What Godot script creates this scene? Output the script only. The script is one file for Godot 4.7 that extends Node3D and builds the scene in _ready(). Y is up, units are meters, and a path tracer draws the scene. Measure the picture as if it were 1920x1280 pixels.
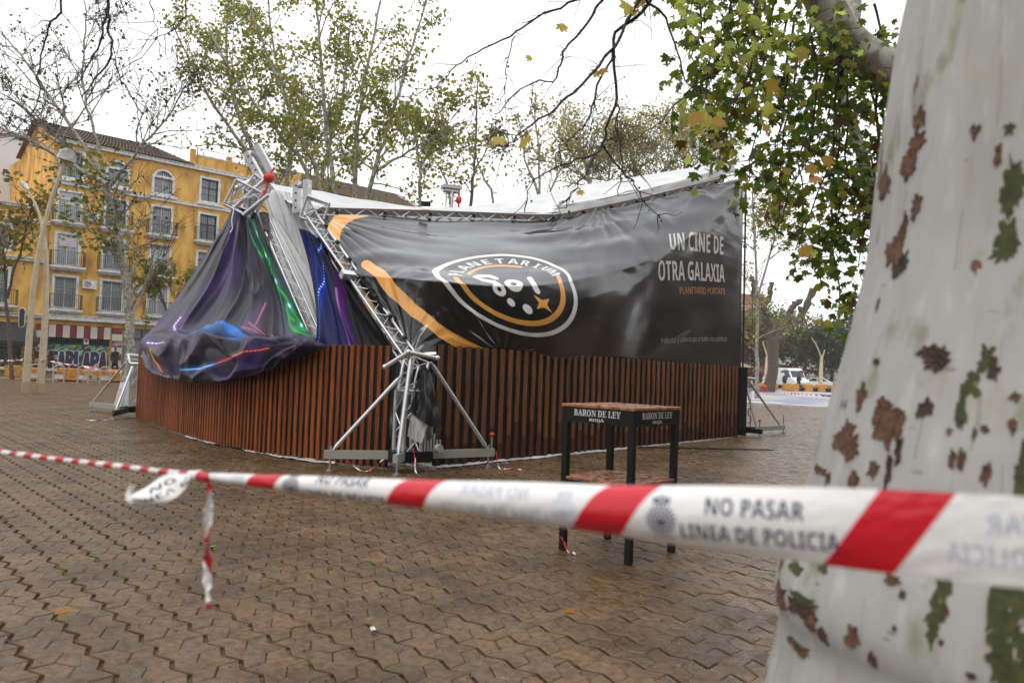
extends Node3D

# ---------------------------------------------------------------- geometry
class Geo:
	var v := PackedVector3Array()
	var n := PackedVector3Array()
	var t := PackedVector2Array()
	var c := PackedColorArray()
	var ix := PackedInt32Array()
	var tint := Color.WHITE
	var coloured := false

	func vert(p: Vector3, nn: Vector3, uv: Vector2) -> int:
		v.append(p); n.append(nn); t.append(uv); c.append(tint)
		return v.size() - 1

	func face(i: int, j: int, k: int) -> void:
		var g := (v[j] - v[i]).cross(v[k] - v[i])
		if g.dot(n[i] + n[j] + n[k]) >= 0.0:
			ix.append(i); ix.append(k); ix.append(j)
		else:
			ix.append(i); ix.append(j); ix.append(k)

	func tri(a: Vector3, b: Vector3, d: Vector3, ua := Vector2.ZERO, ub := Vector2.ZERO, ud := Vector2.ZERO) -> void:
		var nn := (b - a).cross(d - a).normalized()
		var i := vert(a, nn, ua); vert(b, nn, ub); vert(d, nn, ud)
		ix.append(i); ix.append(i + 2); ix.append(i + 1)

	func quad(a: Vector3, b: Vector3, d: Vector3, e: Vector3, u0 := Vector2(0, 0), u1 := Vector2(1, 1)) -> void:
		# counter-clockwise seen from outside
		var nn := (b - a).cross(e - a).normalized()
		var i := vert(a, nn, Vector2(u0.x, u1.y)); vert(b, nn, Vector2(u1.x, u1.y)); vert(d, nn, Vector2(u1.x, u0.y)); vert(e, nn, Vector2(u0.x, u0.y))
		ix.append_array(PackedInt32Array([i, i + 2, i + 1, i, i + 3, i + 2]))

	func box(x: Transform3D, s: Vector3) -> void:
		var h := s * 0.5
		var p := []
		for k in 8:
			p.append(x * Vector3(h.x if k & 1 else -h.x, h.y if k & 2 else -h.y, h.z if k & 4 else -h.z))
		var a := s
		quad(p[4], p[5], p[7], p[6], Vector2.ZERO, Vector2(a.x, a.y))
		quad(p[1], p[0], p[2], p[3], Vector2.ZERO, Vector2(a.x, a.y))
		quad(p[5], p[1], p[3], p[7], Vector2.ZERO, Vector2(a.z, a.y))
		quad(p[0], p[4], p[6], p[2], Vector2.ZERO, Vector2(a.z, a.y))
		quad(p[6], p[7], p[3], p[2], Vector2.ZERO, Vector2(a.x, a.z))
		quad(p[0], p[1], p[5], p[4], Vector2.ZERO, Vector2(a.x, a.z))

	func at_box(p: Vector3, s: Vector3) -> void:
		box(Transform3D(Basis(), p), s)

	func prism(poly: PackedVector2Array, x: Transform3D, depth: float, bevel := 0.0) -> void:
		# poly counter-clockwise in x's xy plane, from z = 0 to z = depth (front at +z), front edge bevelled
		var m := poly.size()
		var top := poly
		if bevel > 0.0:
			var off := Geometry2D.offset_polygon(poly, -bevel, Geometry2D.JOIN_MITER)
			if off.size() == 1 and off[0].size() == m:
				top = PackedVector2Array()
				for q in poly:
					var best: Vector2 = off[0][0]
					for o in off[0]:
						if o.distance_squared_to(q) < best.distance_squared_to(q):
							best = o
					top.append(best)
		var zf := depth
		var zb := depth - bevel if top != poly else depth
		var idx := Geometry2D.triangulate_polygon(top)
		for k in range(0, idx.size(), 3):
			var a := top[idx[k]]; var b := top[idx[k + 1]]; var d := top[idx[k + 2]]
			if (b - a).cross(d - a) < 0.0:
				var sw := b
				b = d; d = sw
			tri(x * Vector3(a.x, a.y, zf), x * Vector3(b.x, b.y, zf), x * Vector3(d.x, d.y, zf), a, b, d)
		for k in m:
			var q := (k + 1) % m
			if top != poly:
				quad(x * Vector3(poly[k].x, poly[k].y, zb), x * Vector3(poly[q].x, poly[q].y, zb), x * Vector3(top[q].x, top[q].y, zf), x * Vector3(top[k].x, top[k].y, zf))
			quad(x * Vector3(poly[k].x, poly[k].y, 0), x * Vector3(poly[q].x, poly[q].y, 0), x * Vector3(poly[q].x, poly[q].y, zb), x * Vector3(poly[k].x, poly[k].y, zb))

	func tube(pts: PackedVector3Array, rad: PackedFloat32Array, sides := 8, caps := true) -> void:
		var m := pts.size()
		if m < 2:
			return
		var dir := (pts[1] - pts[0]).normalized()
		var side := dir.cross(Vector3.UP)
		if side.length() < 0.05:
			side = dir.cross(Vector3.RIGHT)
		side = side.normalized()
		var first := v.size()
		var run := 0.0
		for i in m:
			var d2: Vector3
			if i == 0: d2 = pts[1] - pts[0]
			elif i == m - 1: d2 = pts[m - 1] - pts[m - 2]
			else: d2 = pts[i + 1] - pts[i - 1]
			d2 = d2.normalized()
			side = (side - d2 * side.dot(d2)).normalized()
			var up := d2.cross(side)
			if i > 0: run += pts[i].distance_to(pts[i - 1])
			var r := rad[mini(i, rad.size() - 1)]
			for k in sides + 1:
				var a := TAU * k / sides
				var o := side * cos(a) + up * sin(a)
				vert(pts[i] + o * r, o, Vector2(float(k) / sides, run))
		for i in m - 1:
			for k in sides:
				var a := first + i * (sides + 1) + k
				var b := a + sides + 1
				face(a, a + 1, b + 1); face(a, b + 1, b)
		if caps:
			for e in 2:
				var i := 0 if e == 0 else m - 1
				var d3 := (pts[0] - pts[1]).normalized() if e == 0 else (pts[m - 1] - pts[m - 2]).normalized()
				var r := rad[mini(i, rad.size() - 1)]
				if r < 0.002: continue
				var mid := vert(pts[i], d3, Vector2.ZERO)
				var ring := []
				for k in sides:
					ring.append(vert(v[first + i * (sides + 1) + k], d3, Vector2.ZERO))
				for k in sides:
					face(mid, ring[k], ring[(k + 1) % sides])

	func rod(a: Vector3, b: Vector3, r: float, sides := 8, caps := true) -> void:
		tube(PackedVector3Array([a, b]), PackedFloat32Array([r, r]), sides, caps)

	func sheet(p: PackedVector3Array, cols: int, uv: PackedVector2Array, towards := Vector3.ZERO) -> void:
		# a smooth grid; its normals are turned so that they look at the point `towards`
		var rows := p.size() / cols
		var first := v.size()
		var nn := PackedVector3Array()
		nn.resize(p.size())
		for r in rows:
			for q in cols:
				var l := p[r * cols + maxi(q - 1, 0)]; var rr := p[r * cols + mini(q + 1, cols - 1)]
				var u := p[maxi(r - 1, 0) * cols + q]; var d := p[mini(r + 1, rows - 1) * cols + q]
				var m := (rr - l).cross(u - d).normalized()
				if m.dot(towards - p[r * cols + q]) < 0.0: m = -m
				nn[r * cols + q] = m
		# one side for the whole sheet: the majority of the plain cross products
		var votes := 0
		for r in rows:
			for q in cols:
				var l := p[r * cols + maxi(q - 1, 0)]; var rr := p[r * cols + mini(q + 1, cols - 1)]
				var u := p[maxi(r - 1, 0) * cols + q]; var d := p[mini(r + 1, rows - 1) * cols + q]
				votes += 1 if (rr - l).cross(u - d).dot(nn[r * cols + q]) > 0.0 else -1
		var sgn := 1.0 if votes >= 0 else -1.0
		for r in rows:
			for q in cols:
				var l := p[r * cols + maxi(q - 1, 0)]; var rr := p[r * cols + mini(q + 1, cols - 1)]
				var u := p[maxi(r - 1, 0) * cols + q]; var d := p[mini(r + 1, rows - 1) * cols + q]
				var m := (rr - l).cross(u - d).normalized() * sgn
				vert(p[r * cols + q], m, uv[r * cols + q])
		for r in rows - 1:
			for q in cols - 1:
				var a := first + r * cols + q
				face(a, a + 1, a + cols + 1); face(a, a + cols + 1, a + cols)

	func ball(p: Vector3, r: Vector3, seg := 10, rings := 6) -> void:
		var first := v.size()
		for i in rings + 1:
			var a := PI * i / rings
			for k in seg + 1:
				var b := TAU * k / seg
				var o := Vector3(sin(a) * cos(b), cos(a), sin(a) * sin(b))
				vert(p + o * r, (o / r).normalized(), Vector2(float(k) / seg, float(i) / rings))
		for i in rings:
			for k in seg:
				var a := first + i * (seg + 1) + k
				if i > 0: face(a, a + 1, a + seg + 2)
				if i < rings - 1: face(a, a + seg + 2, a + seg + 1)

	func mesh() -> ArrayMesh:
		var arr := []
		arr.resize(Mesh.ARRAY_MAX)
		arr[Mesh.ARRAY_VERTEX] = v
		arr[Mesh.ARRAY_NORMAL] = n
		arr[Mesh.ARRAY_TEX_UV] = t
		if coloured: arr[Mesh.ARRAY_COLOR] = c
		arr[Mesh.ARRAY_INDEX] = ix
		var m := ArrayMesh.new()
		if ix.size(): m.add_surface_from_arrays(Mesh.PRIMITIVE_TRIANGLES, arr)
		return m

# ---------------------------------------------------------------- flat prints
class Pic:
	var w: int
	var h: int
	var d := PackedByteArray()
	func _init(ww: int, hh: int, col: Color) -> void:
		w = ww; h = hh
		d.resize(w * h * 3)
		var r := col.r8; var g := col.g8; var b := col.b8
		for i in w * h:
			d[i * 3] = r; d[i * 3 + 1] = g; d[i * 3 + 2] = b
	func dot(x: int, y: int, col: Color) -> void:
		if x < 0 or y < 0 or x >= w or y >= h: return
		var i := (y * w + x) * 3
		var a := col.a
		d[i] = int(d[i] * (1.0 - a) + col.r * 255.0 * a)
		d[i + 1] = int(d[i + 1] * (1.0 - a) + col.g * 255.0 * a)
		d[i + 2] = int(d[i + 2] * (1.0 - a) + col.b * 255.0 * a)
	func disc(p: Vector2, r: float, col: Color, soft := 1.0, squash := 1.0) -> void:
		for y in range(int(p.y - r - soft), int(p.y + r + soft) + 1):
			for x in range(int(p.x - (r + soft) / squash), int(p.x + (r + soft) / squash) + 1):
				var q := Vector2((x - p.x) * squash, y - p.y).length()
				var a := clampf((r + soft - q) / (2.0 * soft), 0.0, 1.0)
				if a > 0.0: dot(x, y, Color(col.r, col.g, col.b, col.a * a))
	func tri(a: Vector2, b: Vector2, e: Vector2, col: Color) -> void:
		var area := (b - a).cross(e - a)
		if absf(area) < 0.0001: return
		var x0 := maxi(0, int(minf(a.x, minf(b.x, e.x)))); var x1 := mini(w - 1, int(maxf(a.x, maxf(b.x, e.x))) + 1)
		var y0 := maxi(0, int(minf(a.y, minf(b.y, e.y)))); var y1 := mini(h - 1, int(maxf(a.y, maxf(b.y, e.y))) + 1)
		for y in range(y0, y1 + 1):
			for x in range(x0, x1 + 1):
				var p := Vector2(x + 0.5, y + 0.5)
				var s := (b - a).cross(p - a) / area; var t2 := (e - b).cross(p - b) / area; var u := (a - e).cross(p - e) / area
				if s >= -0.001 and t2 >= -0.001 and u >= -0.001: dot(x, y, col)
	func poly(p: PackedVector2Array, col: Color) -> void:
		var idx := Geometry2D.triangulate_polygon(p)
		for k in range(0, idx.size(), 3): tri(p[idx[k]], p[idx[k + 1]], p[idx[k + 2]], col)
	func line(p: PackedVector2Array, wide: float, col: Color, soft := 1.0) -> void:
		# thick polyline with soft edges; each pixel is touched once per segment, so use opaque colours or single segments
		var x0 := 1e9; var x1 := -1e9; var y0 := 1e9; var y1 := -1e9
		for q in p:
			x0 = minf(x0, q.x); x1 = maxf(x1, q.x); y0 = minf(y0, q.y); y1 = maxf(y1, q.y)
		var hit := {}
		var r := wide * 0.5
		for k in p.size() - 1:
			var a := p[k]; var b := p[k + 1]
			var ab := b - a
			var l2 := maxf(ab.length_squared(), 0.0001)
			for y in range(maxi(0, int(minf(a.y, b.y) - r - soft)), mini(h - 1, int(maxf(a.y, b.y) + r + soft) + 1) + 1):
				for x in range(maxi(0, int(minf(a.x, b.x) - r - soft)), mini(w - 1, int(maxf(a.x, b.x) + r + soft) + 1) + 1):
					var pt := Vector2(x, y)
					var s := clampf((pt - a).dot(ab) / l2, 0.0, 1.0)
					var q := pt.distance_to(a + ab * s)
					var al := clampf((r + soft - q) / (2.0 * soft), 0.0, 1.0)
					if al > 0.0:
						var key := y * w + x
						if al > hit.get(key, 0.0): hit[key] = al
		for key in hit: dot(int(key) % w, int(key) / w, Color(col.r, col.g, col.b, col.a * hit[key]))
	func tris(p: PackedVector2Array, x: Transform2D, col: Color) -> void:
		for k in range(0, p.size(), 3): tri(x * p[k], x * p[k + 1], x * p[k + 2], col)
	func image() -> Image:
		return Image.create_from_data(w, h, false, Image.FORMAT_RGB8, d)
	func texture() -> ImageTexture:
		return ImageTexture.create_from_image(image())

# letters as triangles: x to the right, y up, capital height 1
func letters(s: String, face := "Droid Sans", weight := 700) -> PackedVector2Array:
	var f := SystemFont.new()
	f.font_names = PackedStringArray([face])
	f.font_weight = weight
	var m := TextMesh.new()
	m.font = f
	m.font_size = 64
	m.pixel_size = 1.0 / 46.0
	m.depth = 0.0
	m.curve_step = 1.0
	m.horizontal_alignment = HORIZONTAL_ALIGNMENT_LEFT
	m.vertical_alignment = VERTICAL_ALIGNMENT_BOTTOM
	m.text = s
	var out := PackedVector2Array()
	var lo := Vector2(1e9, 1e9)
	for k in m.get_surface_count():
		var arr := m.surface_get_arrays(k)
		var vv: PackedVector3Array = arr[Mesh.ARRAY_VERTEX]
		var nn: PackedVector3Array = arr[Mesh.ARRAY_NORMAL]
		var ii = arr[Mesh.ARRAY_INDEX]
		var idx: PackedInt32Array = ii if ii != null else PackedInt32Array(range(vv.size()))
		for j in range(0, idx.size(), 3):
			if nn[idx[j]].z < 0.5: continue
			for q in 3: out.append(Vector2(vv[idx[j + q]].x, vv[idx[j + q]].y))
	for q in out: lo = lo.min(q)
	var base := lo
	for k in out.size(): out[k] -= base
	return out

func span(p: PackedVector2Array) -> Vector2:
	var hi := Vector2.ZERO
	for q in p: hi = hi.max(q)
	return hi

# ---------------------------------------------------------------- materials
var noises := {}
func noise(freq: float, sd := 1, oct := 4, kind := FastNoiseLite.TYPE_SIMPLEX_SMOOTH) -> FastNoiseLite:
	var f := FastNoiseLite.new()
	f.noise_type = kind
	f.frequency = freq
	f.fractal_octaves = oct
	f.seed = sd
	return f

func lin(r: float, g: float, b: float, a := 1.0) -> Color:
	# a real-world base colour (linear) as the sRGB value that materials take
	return Color(r, g, b, a).linear_to_srgb()

func mat(called: String, col: Color, rough := 0.7, metal := 0.0, spec := 0.5) -> StandardMaterial3D:
	var m := StandardMaterial3D.new()
	m.resource_name = called
	m.albedo_color = col
	m.roughness = rough
	m.metallic = metal
	m.metallic_specular = spec
	return m

# a seamless colour texture: stops = [[level, colour], ...] over blended noises
func mottle(size: int, stops: Array, freq: float, sd: int, oct := 5, grain := 0.0, stretch := Vector2.ONE) -> ImageTexture:
	var a := noise(freq, sd, oct)
	var im: Image
	if stretch == Vector2.ONE:
		im = a.get_seamless_image(size, size, false, false, 0.12)
	else:
		im = a.get_seamless_image(int(size / stretch.x), int(size / stretch.y), false, false, 0.12)
		im.resize(size, size, Image.INTERPOLATE_CUBIC)
	im.convert(Image.FORMAT_L8)
	var src := im.get_data()
	var lut := PackedByteArray()
	for k in 256:
		var x := k / 255.0
		var cc: Color = stops[0][1]
		for s in stops.size() - 1:
			var p: float = stops[s][0]; var q: float = stops[s + 1][0]
			if x >= p:
				cc = (stops[s][1] as Color).lerp(stops[s + 1][1], clampf((x - p) / maxf(q - p, 0.001), 0.0, 1.0))
		lut.append(cc.r8); lut.append(cc.g8); lut.append(cc.b8)
	var r := RandomNumberGenerator.new()
	r.seed = sd * 77 + 5
	var out := PackedByteArray()
	out.resize(size * size * 3)
	for i in size * size:
		var k := src[i]
		if grain > 0.0: k = clampi(k + int(r.randfn(0.0, grain * 255.0)), 0, 255)
		out[i * 3] = lut[k * 3]; out[i * 3 + 1] = lut[k * 3 + 1]; out[i * 3 + 2] = lut[k * 3 + 2]
	return ImageTexture.create_from_image(Image.create_from_data(size, size, false, Image.FORMAT_RGB8, out))

func grey(size: int, freq: float, sd: int, oct := 5, lo := 0.0, hi := 1.0) -> ImageTexture:
	return mottle(size, [[0.0, Color(lo, lo, lo)], [1.0, Color(hi, hi, hi)]], freq, sd, oct)

func bumps(size: int, freq: float, sd: int, strength: float) -> ImageTexture:
	var im := noise(freq, sd, 4).get_seamless_image(size, size)
	im.convert(Image.FORMAT_L8)
	im.convert(Image.FORMAT_RGBA8)
	im.bump_map_to_normal_map(strength)
	return ImageTexture.create_from_image(im)

func planar(m: StandardMaterial3D, scale: float, world := true) -> StandardMaterial3D:
	m.uv1_triplanar = true
	m.uv1_world_triplanar = world
	m.uv1_scale = Vector3.ONE * scale
	return m

func relief(m: StandardMaterial3D, tex: Texture2D, cm: float) -> StandardMaterial3D:
	m.heightmap_enabled = true
	m.heightmap_texture = tex
	m.heightmap_scale = cm
	return m

# ---------------------------------------------------------------- objects
func obj(called: String, g: Geo, m: Material, parent: Node = self) -> MeshInstance3D:
	return obj_mesh(called, g.mesh(), m, parent)

func obj_mesh(called: String, me: Mesh, m: Material, parent: Node = self) -> MeshInstance3D:
	var o := MeshInstance3D.new()
	o.name = called
	o.mesh = me
	o.material_override = m
	parent.add_child(o, true)
	return o

func tag(o: Node, label: String, category: String, group := "") -> Node:
	o.set_meta("label", label)
	o.set_meta("category", category)
	if group: o.set_meta("group", group)
	return o

func thing(called: String, label: String, category: String, at := Vector3.ZERO, turn := 0.0, group := "") -> Node3D:
	var o := Node3D.new()
	o.name = called
	add_child(o, true)
	o.position = at
	o.rotation.y = turn
	tag(o, label, category, group)
	return o

func setting(o: Node, label := "") -> Node:
	o.set_meta("kind", "structure")
	if label: o.set_meta("label", label)
	return o

func stuff(o: Node, label := "") -> Node:
	o.set_meta("kind", "stuff")
	if label: o.set_meta("label", label)
	return o

func spline(p: PackedVector3Array, per: int) -> PackedVector3Array:
	var out := PackedVector3Array()
	for i in p.size() - 1:
		for k in per:
			out.append(cr(p, i, float(k) / per))
	out.append(p[p.size() - 1])
	return out

func cr(p: PackedVector3Array, i: int, f: float) -> Vector3:
	var a := p[maxi(i - 1, 0)]; var b := p[i]; var d := p[mini(i + 1, p.size() - 1)]; var e := p[mini(i + 2, p.size() - 1)]
	return b.cubic_interpolate(d, a, e, f)

func on(p: PackedVector3Array, f: float) -> Vector3:
	# point at share f of a polyline, evenly by index, smooth
	var x := clampf(f, 0.0, 1.0) * (p.size() - 1)
	var i := mini(int(x), p.size() - 2)
	return cr(p, i, x - i)

func along(p: PackedVector3Array, s: float) -> Vector3:
	# point at distance s along a polyline
	for i in p.size() - 1:
		var l := p[i].distance_to(p[i + 1])
		if s <= l or i == p.size() - 2: return p[i].lerp(p[i + 1], s / maxf(l, 0.0001))
		s -= l
	return p[p.size() - 1]

func length_of(p: PackedVector3Array) -> float:
	var s := 0.0
	for i in p.size() - 1: s += p[i].distance_to(p[i + 1])
	return s

func v3(a: Array) -> PackedVector3Array:
	# [x, y, z, x, y, z, ...]
	var o := PackedVector3Array()
	for i in range(0, a.size(), 3): o.append(Vector3(a[i], a[i + 1], a[i + 2]))
	return o

func look(at: Vector3, dir: Vector3, up := Vector3.UP) -> Transform3D:
	# a frame at `at` whose z axis runs along dir
	var z := dir.normalized()
	var x := up.cross(z)
	if x.length() < 0.01: x = Vector3.RIGHT.cross(z)
	x = x.normalized()
	return Transform3D(Basis(x, z.cross(x), z), at)

func rng(sd: int) -> RandomNumberGenerator:
	var r := RandomNumberGenerator.new()
	r.seed = sd
	return r

# ---------------------------------------------------------------- the scene
func _ready() -> void:
	var cam := Camera3D.new()
	cam.name = "camera"
	add_child(cam)
	cam.position = Vector3(0, 1.3, 0)
	cam.basis = Basis(Vector3.RIGHT, deg_to_rad(1.93)) * Basis(Vector3.BACK, deg_to_rad(2.0))
	var lens := CameraAttributesPhysical.new()
	lens.frustum_focal_length = 27.75
	lens.frustum_focus_distance = 11.5
	lens.frustum_near = 0.05
	lens.frustum_far = 900.0
	lens.exposure_aperture = 2.8
	cam.attributes = lens
	cam.fov = 46.77
	cam.near = 0.05
	cam.far = 900.0
	cam.current = true

	var around := WorldEnvironment.new()
	around.name = "daylight"
	var env := Environment.new()
	env.background_mode = Environment.BG_SKY
	var air := ProceduralSkyMaterial.new()
	air.sky_top_color = Color(0.97, 0.975, 0.985)
	air.sky_horizon_color = Color(0.985, 0.985, 0.985)
	air.sky_curve = 0.2
	air.sky_energy_multiplier = 1.0
	air.ground_bottom_color = Color(0.25, 0.22, 0.2)
	air.ground_horizon_color = Color(0.45, 0.43, 0.41)
	var sky := Sky.new()
	sky.sky_material = air
	env.sky = sky
	env.background_energy_multiplier = 1.0
	env.tonemap_mode = Environment.TONE_MAPPER_LINEAR
	env.tonemap_exposure = 1.65
	env.sdfgi_enabled = true
	env.ssao_enabled = true
	env.ssil_enabled = true
	env.fog_enabled = true
	env.fog_density = 0.0006
	env.fog_light_color = Color(0.92, 0.93, 0.95)
	around.environment = env
	add_child(around)
	var sun := DirectionalLight3D.new()
	sun.name = "sun"
	sun.light_energy = 0.3
	sun.light_color = Color(1.0, 0.98, 0.95)
	sun.light_angular_distance = 25.0
	sun.shadow_enabled = true
	sun.rotation_degrees = Vector3(-62, -25, 0)
	add_child(sun)

	make_materials()
	make_ground()
	make_fence()
	make_trusses()
	make_banners()
	make_table()
	make_tapes()
	make_near_trees()
	make_background_trees()
	make_buildings()
	make_street_left()
	make_street_right()
	make_litter()

var M := {}

func make_materials() -> void:
	M.alu = mat("aluminium", lin(0.62, 0.63, 0.65), 0.32, 0.85)
	M.alu.roughness_texture = grey(256, 0.02, 5, 4, 0.25, 0.65)
	planar(M.alu, 1.5, false)
	M.alu.roughness = 1.0
	M.alu_dull = mat("dull aluminium", lin(0.42, 0.42, 0.41), 0.5, 0.35)
	M.beam = mat("grey painted steel", lin(0.33, 0.34, 0.3), 0.45, 0.15)
	M.black_steel = mat("black painted steel", lin(0.010, 0.010, 0.011), 0.45, 0.0, 0.35)
	M.rubber = mat("black rubber", lin(0.012, 0.012, 0.012), 0.75)
	M.zinc = mat("zinc plated screw", lin(0.5, 0.5, 0.5), 0.35, 0.9)
	M.red_plastic = mat("red plastic", lin(0.5, 0.025, 0.015), 0.4)
	M.white_sheet = mat("white coated fabric", lin(0.6, 0.61, 0.62), 0.45)
	M.white_sheet.albedo_texture = mottle(256, [[0.2, Color(0.9, 0.9, 0.9)], [0.7, Color(1, 1, 1)]], 0.015, 71, 4)
	planar(M.white_sheet, 0.35, false)
	M.white_sheet.backlight_enabled = true
	M.white_sheet.backlight = Color(0.35, 0.35, 0.36)
	M.grass = mat("grass blades", lin(0.07, 0.13, 0.015), 0.6)
	M.grass.vertex_color_use_as_albedo = true
	M.rope = mat("dark cord", lin(0.02, 0.02, 0.02), 0.7)

# one paver: a notched hexagon; its partner is the same stone turned half round
const PAVER := [[-0.04, -0.086], [0.068, -0.1445], [0.16, -0.086], [0.149, 0.015], [0.051, -0.027], [-0.051, 0.009]]
func stained(a: ImageTexture, b: Pic) -> ImageTexture:
	# one texture times the spots
	var im := a.get_image()
	im.resize(b.w, b.h, Image.INTERPOLATE_CUBIC)
	var p := im.get_data()
	for k in p.size(): p[k] = p[k] * b.d[k] / 255
	return ImageTexture.create_from_image(Image.create_from_data(b.w, b.h, false, Image.FORMAT_RGB8, p))

const ROW := Vector2(0.2, 0.0)
const STEP := Vector2(-0.028, 0.2305)

func paver_mesh(sd: int) -> ArrayMesh:
	var r := rng(sd)
	var p := PackedVector2Array()
	for q in PAVER: p.append(Vector2(q[0], q[1]) - Vector2(0.055, -0.062) + Vector2(r.randf_range(-0.0012, 0.0012), r.randf_range(-0.0012, 0.0012)))
	var ins := Geometry2D.offset_polygon(p, -0.0013, Geometry2D.JOIN_MITER)
	var g := Geo.new()
	# laid flat: x stays x, y of the outline runs along -z, front looks up
	var x := Transform3D(Basis(Vector3(1, 0, 0), Vector3(0, 0, -1), Vector3(0, 1, 0)), Vector3(0, -0.045, 0))
	g.prism(ins[0], x, 0.045, 0.0035)
	return g.mesh()

func make_ground() -> void:
	var ground := Node3D.new()
	ground.name = "ground"
	add_child(ground)
	setting(ground, "wet brown interlocking concrete pavers of the square")
	# beyond the pavers that can be told apart: the same stone as a plain sheet
	var fine := mottle(512, [[0.0, Color(0.62, 0.58, 0.55)], [0.5, Color(0.86, 0.84, 0.82)], [1.0, Color(1, 1, 1)]], 0.03, 11, 5, 0.06)
	var coarse := mottle(512, [[0.2, Color(0.76, 0.73, 0.70)], [0.45, Color(0.92, 0.91, 0.9)], [0.75, Color(1, 1, 1)]], 0.012, 12, 4)
	# old gum, drips and dirt spots
	var spots_pic := Pic.new(1024, 1024, Color(1, 1, 1))
	var sr := rng(17)
	for k in 240: spots_pic.disc(Vector2(sr.randf() * 1024, sr.randf() * 1024), sr.randf_range(1.0, 5.0) * sr.randf_range(0.5, 1.6), Color(0.55, 0.55, 0.56, sr.randf_range(0.2, 0.7)), 1.5, sr.randf_range(0.6, 1.6))
	var wet := mottle(512, [[0.25, Color(0.18, 0.18, 0.18)], [0.5, Color(0.34, 0.34, 0.34)], [0.8, Color(0.58, 0.58, 0.58)]], 0.008, 13, 5)
	var pm := mat("wet paver", lin(0.19, 0.12, 0.06), 1.0, 0.0, 0.42)
	pm.albedo_texture = fine
	planar(pm, 1.1)
	pm.roughness_texture = wet
	pm.detail_enabled = true
	pm.detail_albedo = stained(coarse, spots_pic)
	pm.detail_blend_mode = BaseMaterial3D.BLEND_MODE_MUL
	pm.detail_uv_layer = BaseMaterial3D.DETAIL_UV_2
	pm.uv2_triplanar = true
	pm.uv2_world_triplanar = true
	pm.uv2_scale = Vector3.ONE * 0.16
	pm.normal_enabled = true
	pm.normal_scale = 0.5
	pm.normal_texture = bumps(512, 0.12, 14, 3.0)
	pm.vertex_color_use_as_albedo = true
	var far := mat("distant paving", lin(0.165, 0.113, 0.07), 1.0, 0.0, 0.42)
	far.albedo_texture = coarse
	planar(far, 0.13)
	far.roughness_texture = wet
	far.detail_enabled = true
	far.detail_albedo = mottle(512, [[0.0, Color(0.55, 0.52, 0.5)], [0.6, Color(1, 1, 1)]], 0.06, 15, 3)
	far.detail_blend_mode = BaseMaterial3D.BLEND_MODE_MUL
	far.detail_uv_layer = BaseMaterial3D.DETAIL_UV_2
	far.uv2_triplanar = true
	far.uv2_world_triplanar = true
	far.uv2_scale = Vector3.ONE * 0.5
	M.far_paving = far
	var near_x0 := -27.0; var near_x1 := 26.0; var near_z0 := -36.0; var near_z1 := 2.0
	var g := Geo.new()
	var big := 420.0
	for r in [[-big, big, -big, near_z0], [-big, near_x0, near_z0, near_z1], [near_x1, big, near_z0, near_z1], [-big, big, near_z1, big]]:
		g.quad(Vector3(r[0], -0.004, r[3]), Vector3(r[1], -0.004, r[3]), Vector3(r[1], -0.004, r[2]), Vector3(r[0], -0.004, r[2]))
	obj("paved_field", g, far, ground)
	var bed := Geo.new()
	bed.quad(Vector3(near_x0, -0.02, near_z1), Vector3(near_x1, -0.02, near_z1), Vector3(near_x1, -0.02, near_z0), Vector3(near_x0, -0.02, near_z0))
	var bm := mat("sandy joint bed", lin(0.165, 0.105, 0.055), 0.9)
	bm.albedo_texture = mottle(512, [[0.2, Color(0.45, 0.42, 0.4)], [0.5, Color(0.8, 0.78, 0.75)], [0.8, Color(1, 1, 1)]], 0.08, 16, 4, 0.08)
	planar(bm, 1.0)
	obj("joint_sand", bed, bm, ground)

	var meshes := [paver_mesh(1), paver_mesh(2), paver_mesh(3)]
	var tints := [Color(1, 1, 1), Color(0.84, 0.86, 0.9), Color(1.14, 1.1, 1.04), Color(0.97, 0.92, 0.86), Color(0.9, 0.94, 1.02), Color(1.07, 1.02, 0.94), Color(1.0, 0.98, 0.98)]
	var own := []
	for tc in tints:
		var m2: StandardMaterial3D = pm.duplicate()
		m2.albedo_color = lin(0.19 * tc.r, 0.12 * tc.g, 0.06 * tc.b)
		m2.vertex_color_use_as_albedo = false
		own.append(m2)
	var ang := atan2(0.741, 0.671)   # the row runs towards the camera and to the right
	var e1 := Vector3(cos(ang), 0, sin(ang)); var e2 := Vector3(sin(ang), 0, -cos(ang))
	var half_turn := Basis(Vector3.UP, PI)
	var stone := Basis(e1, Vector3.UP, -e2)
	var r := rng(21)
	var cen := Vector2(0.055, -0.062)
	var spots := []
	var o := Vector3(-0.514, 0, -3.792)
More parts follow.
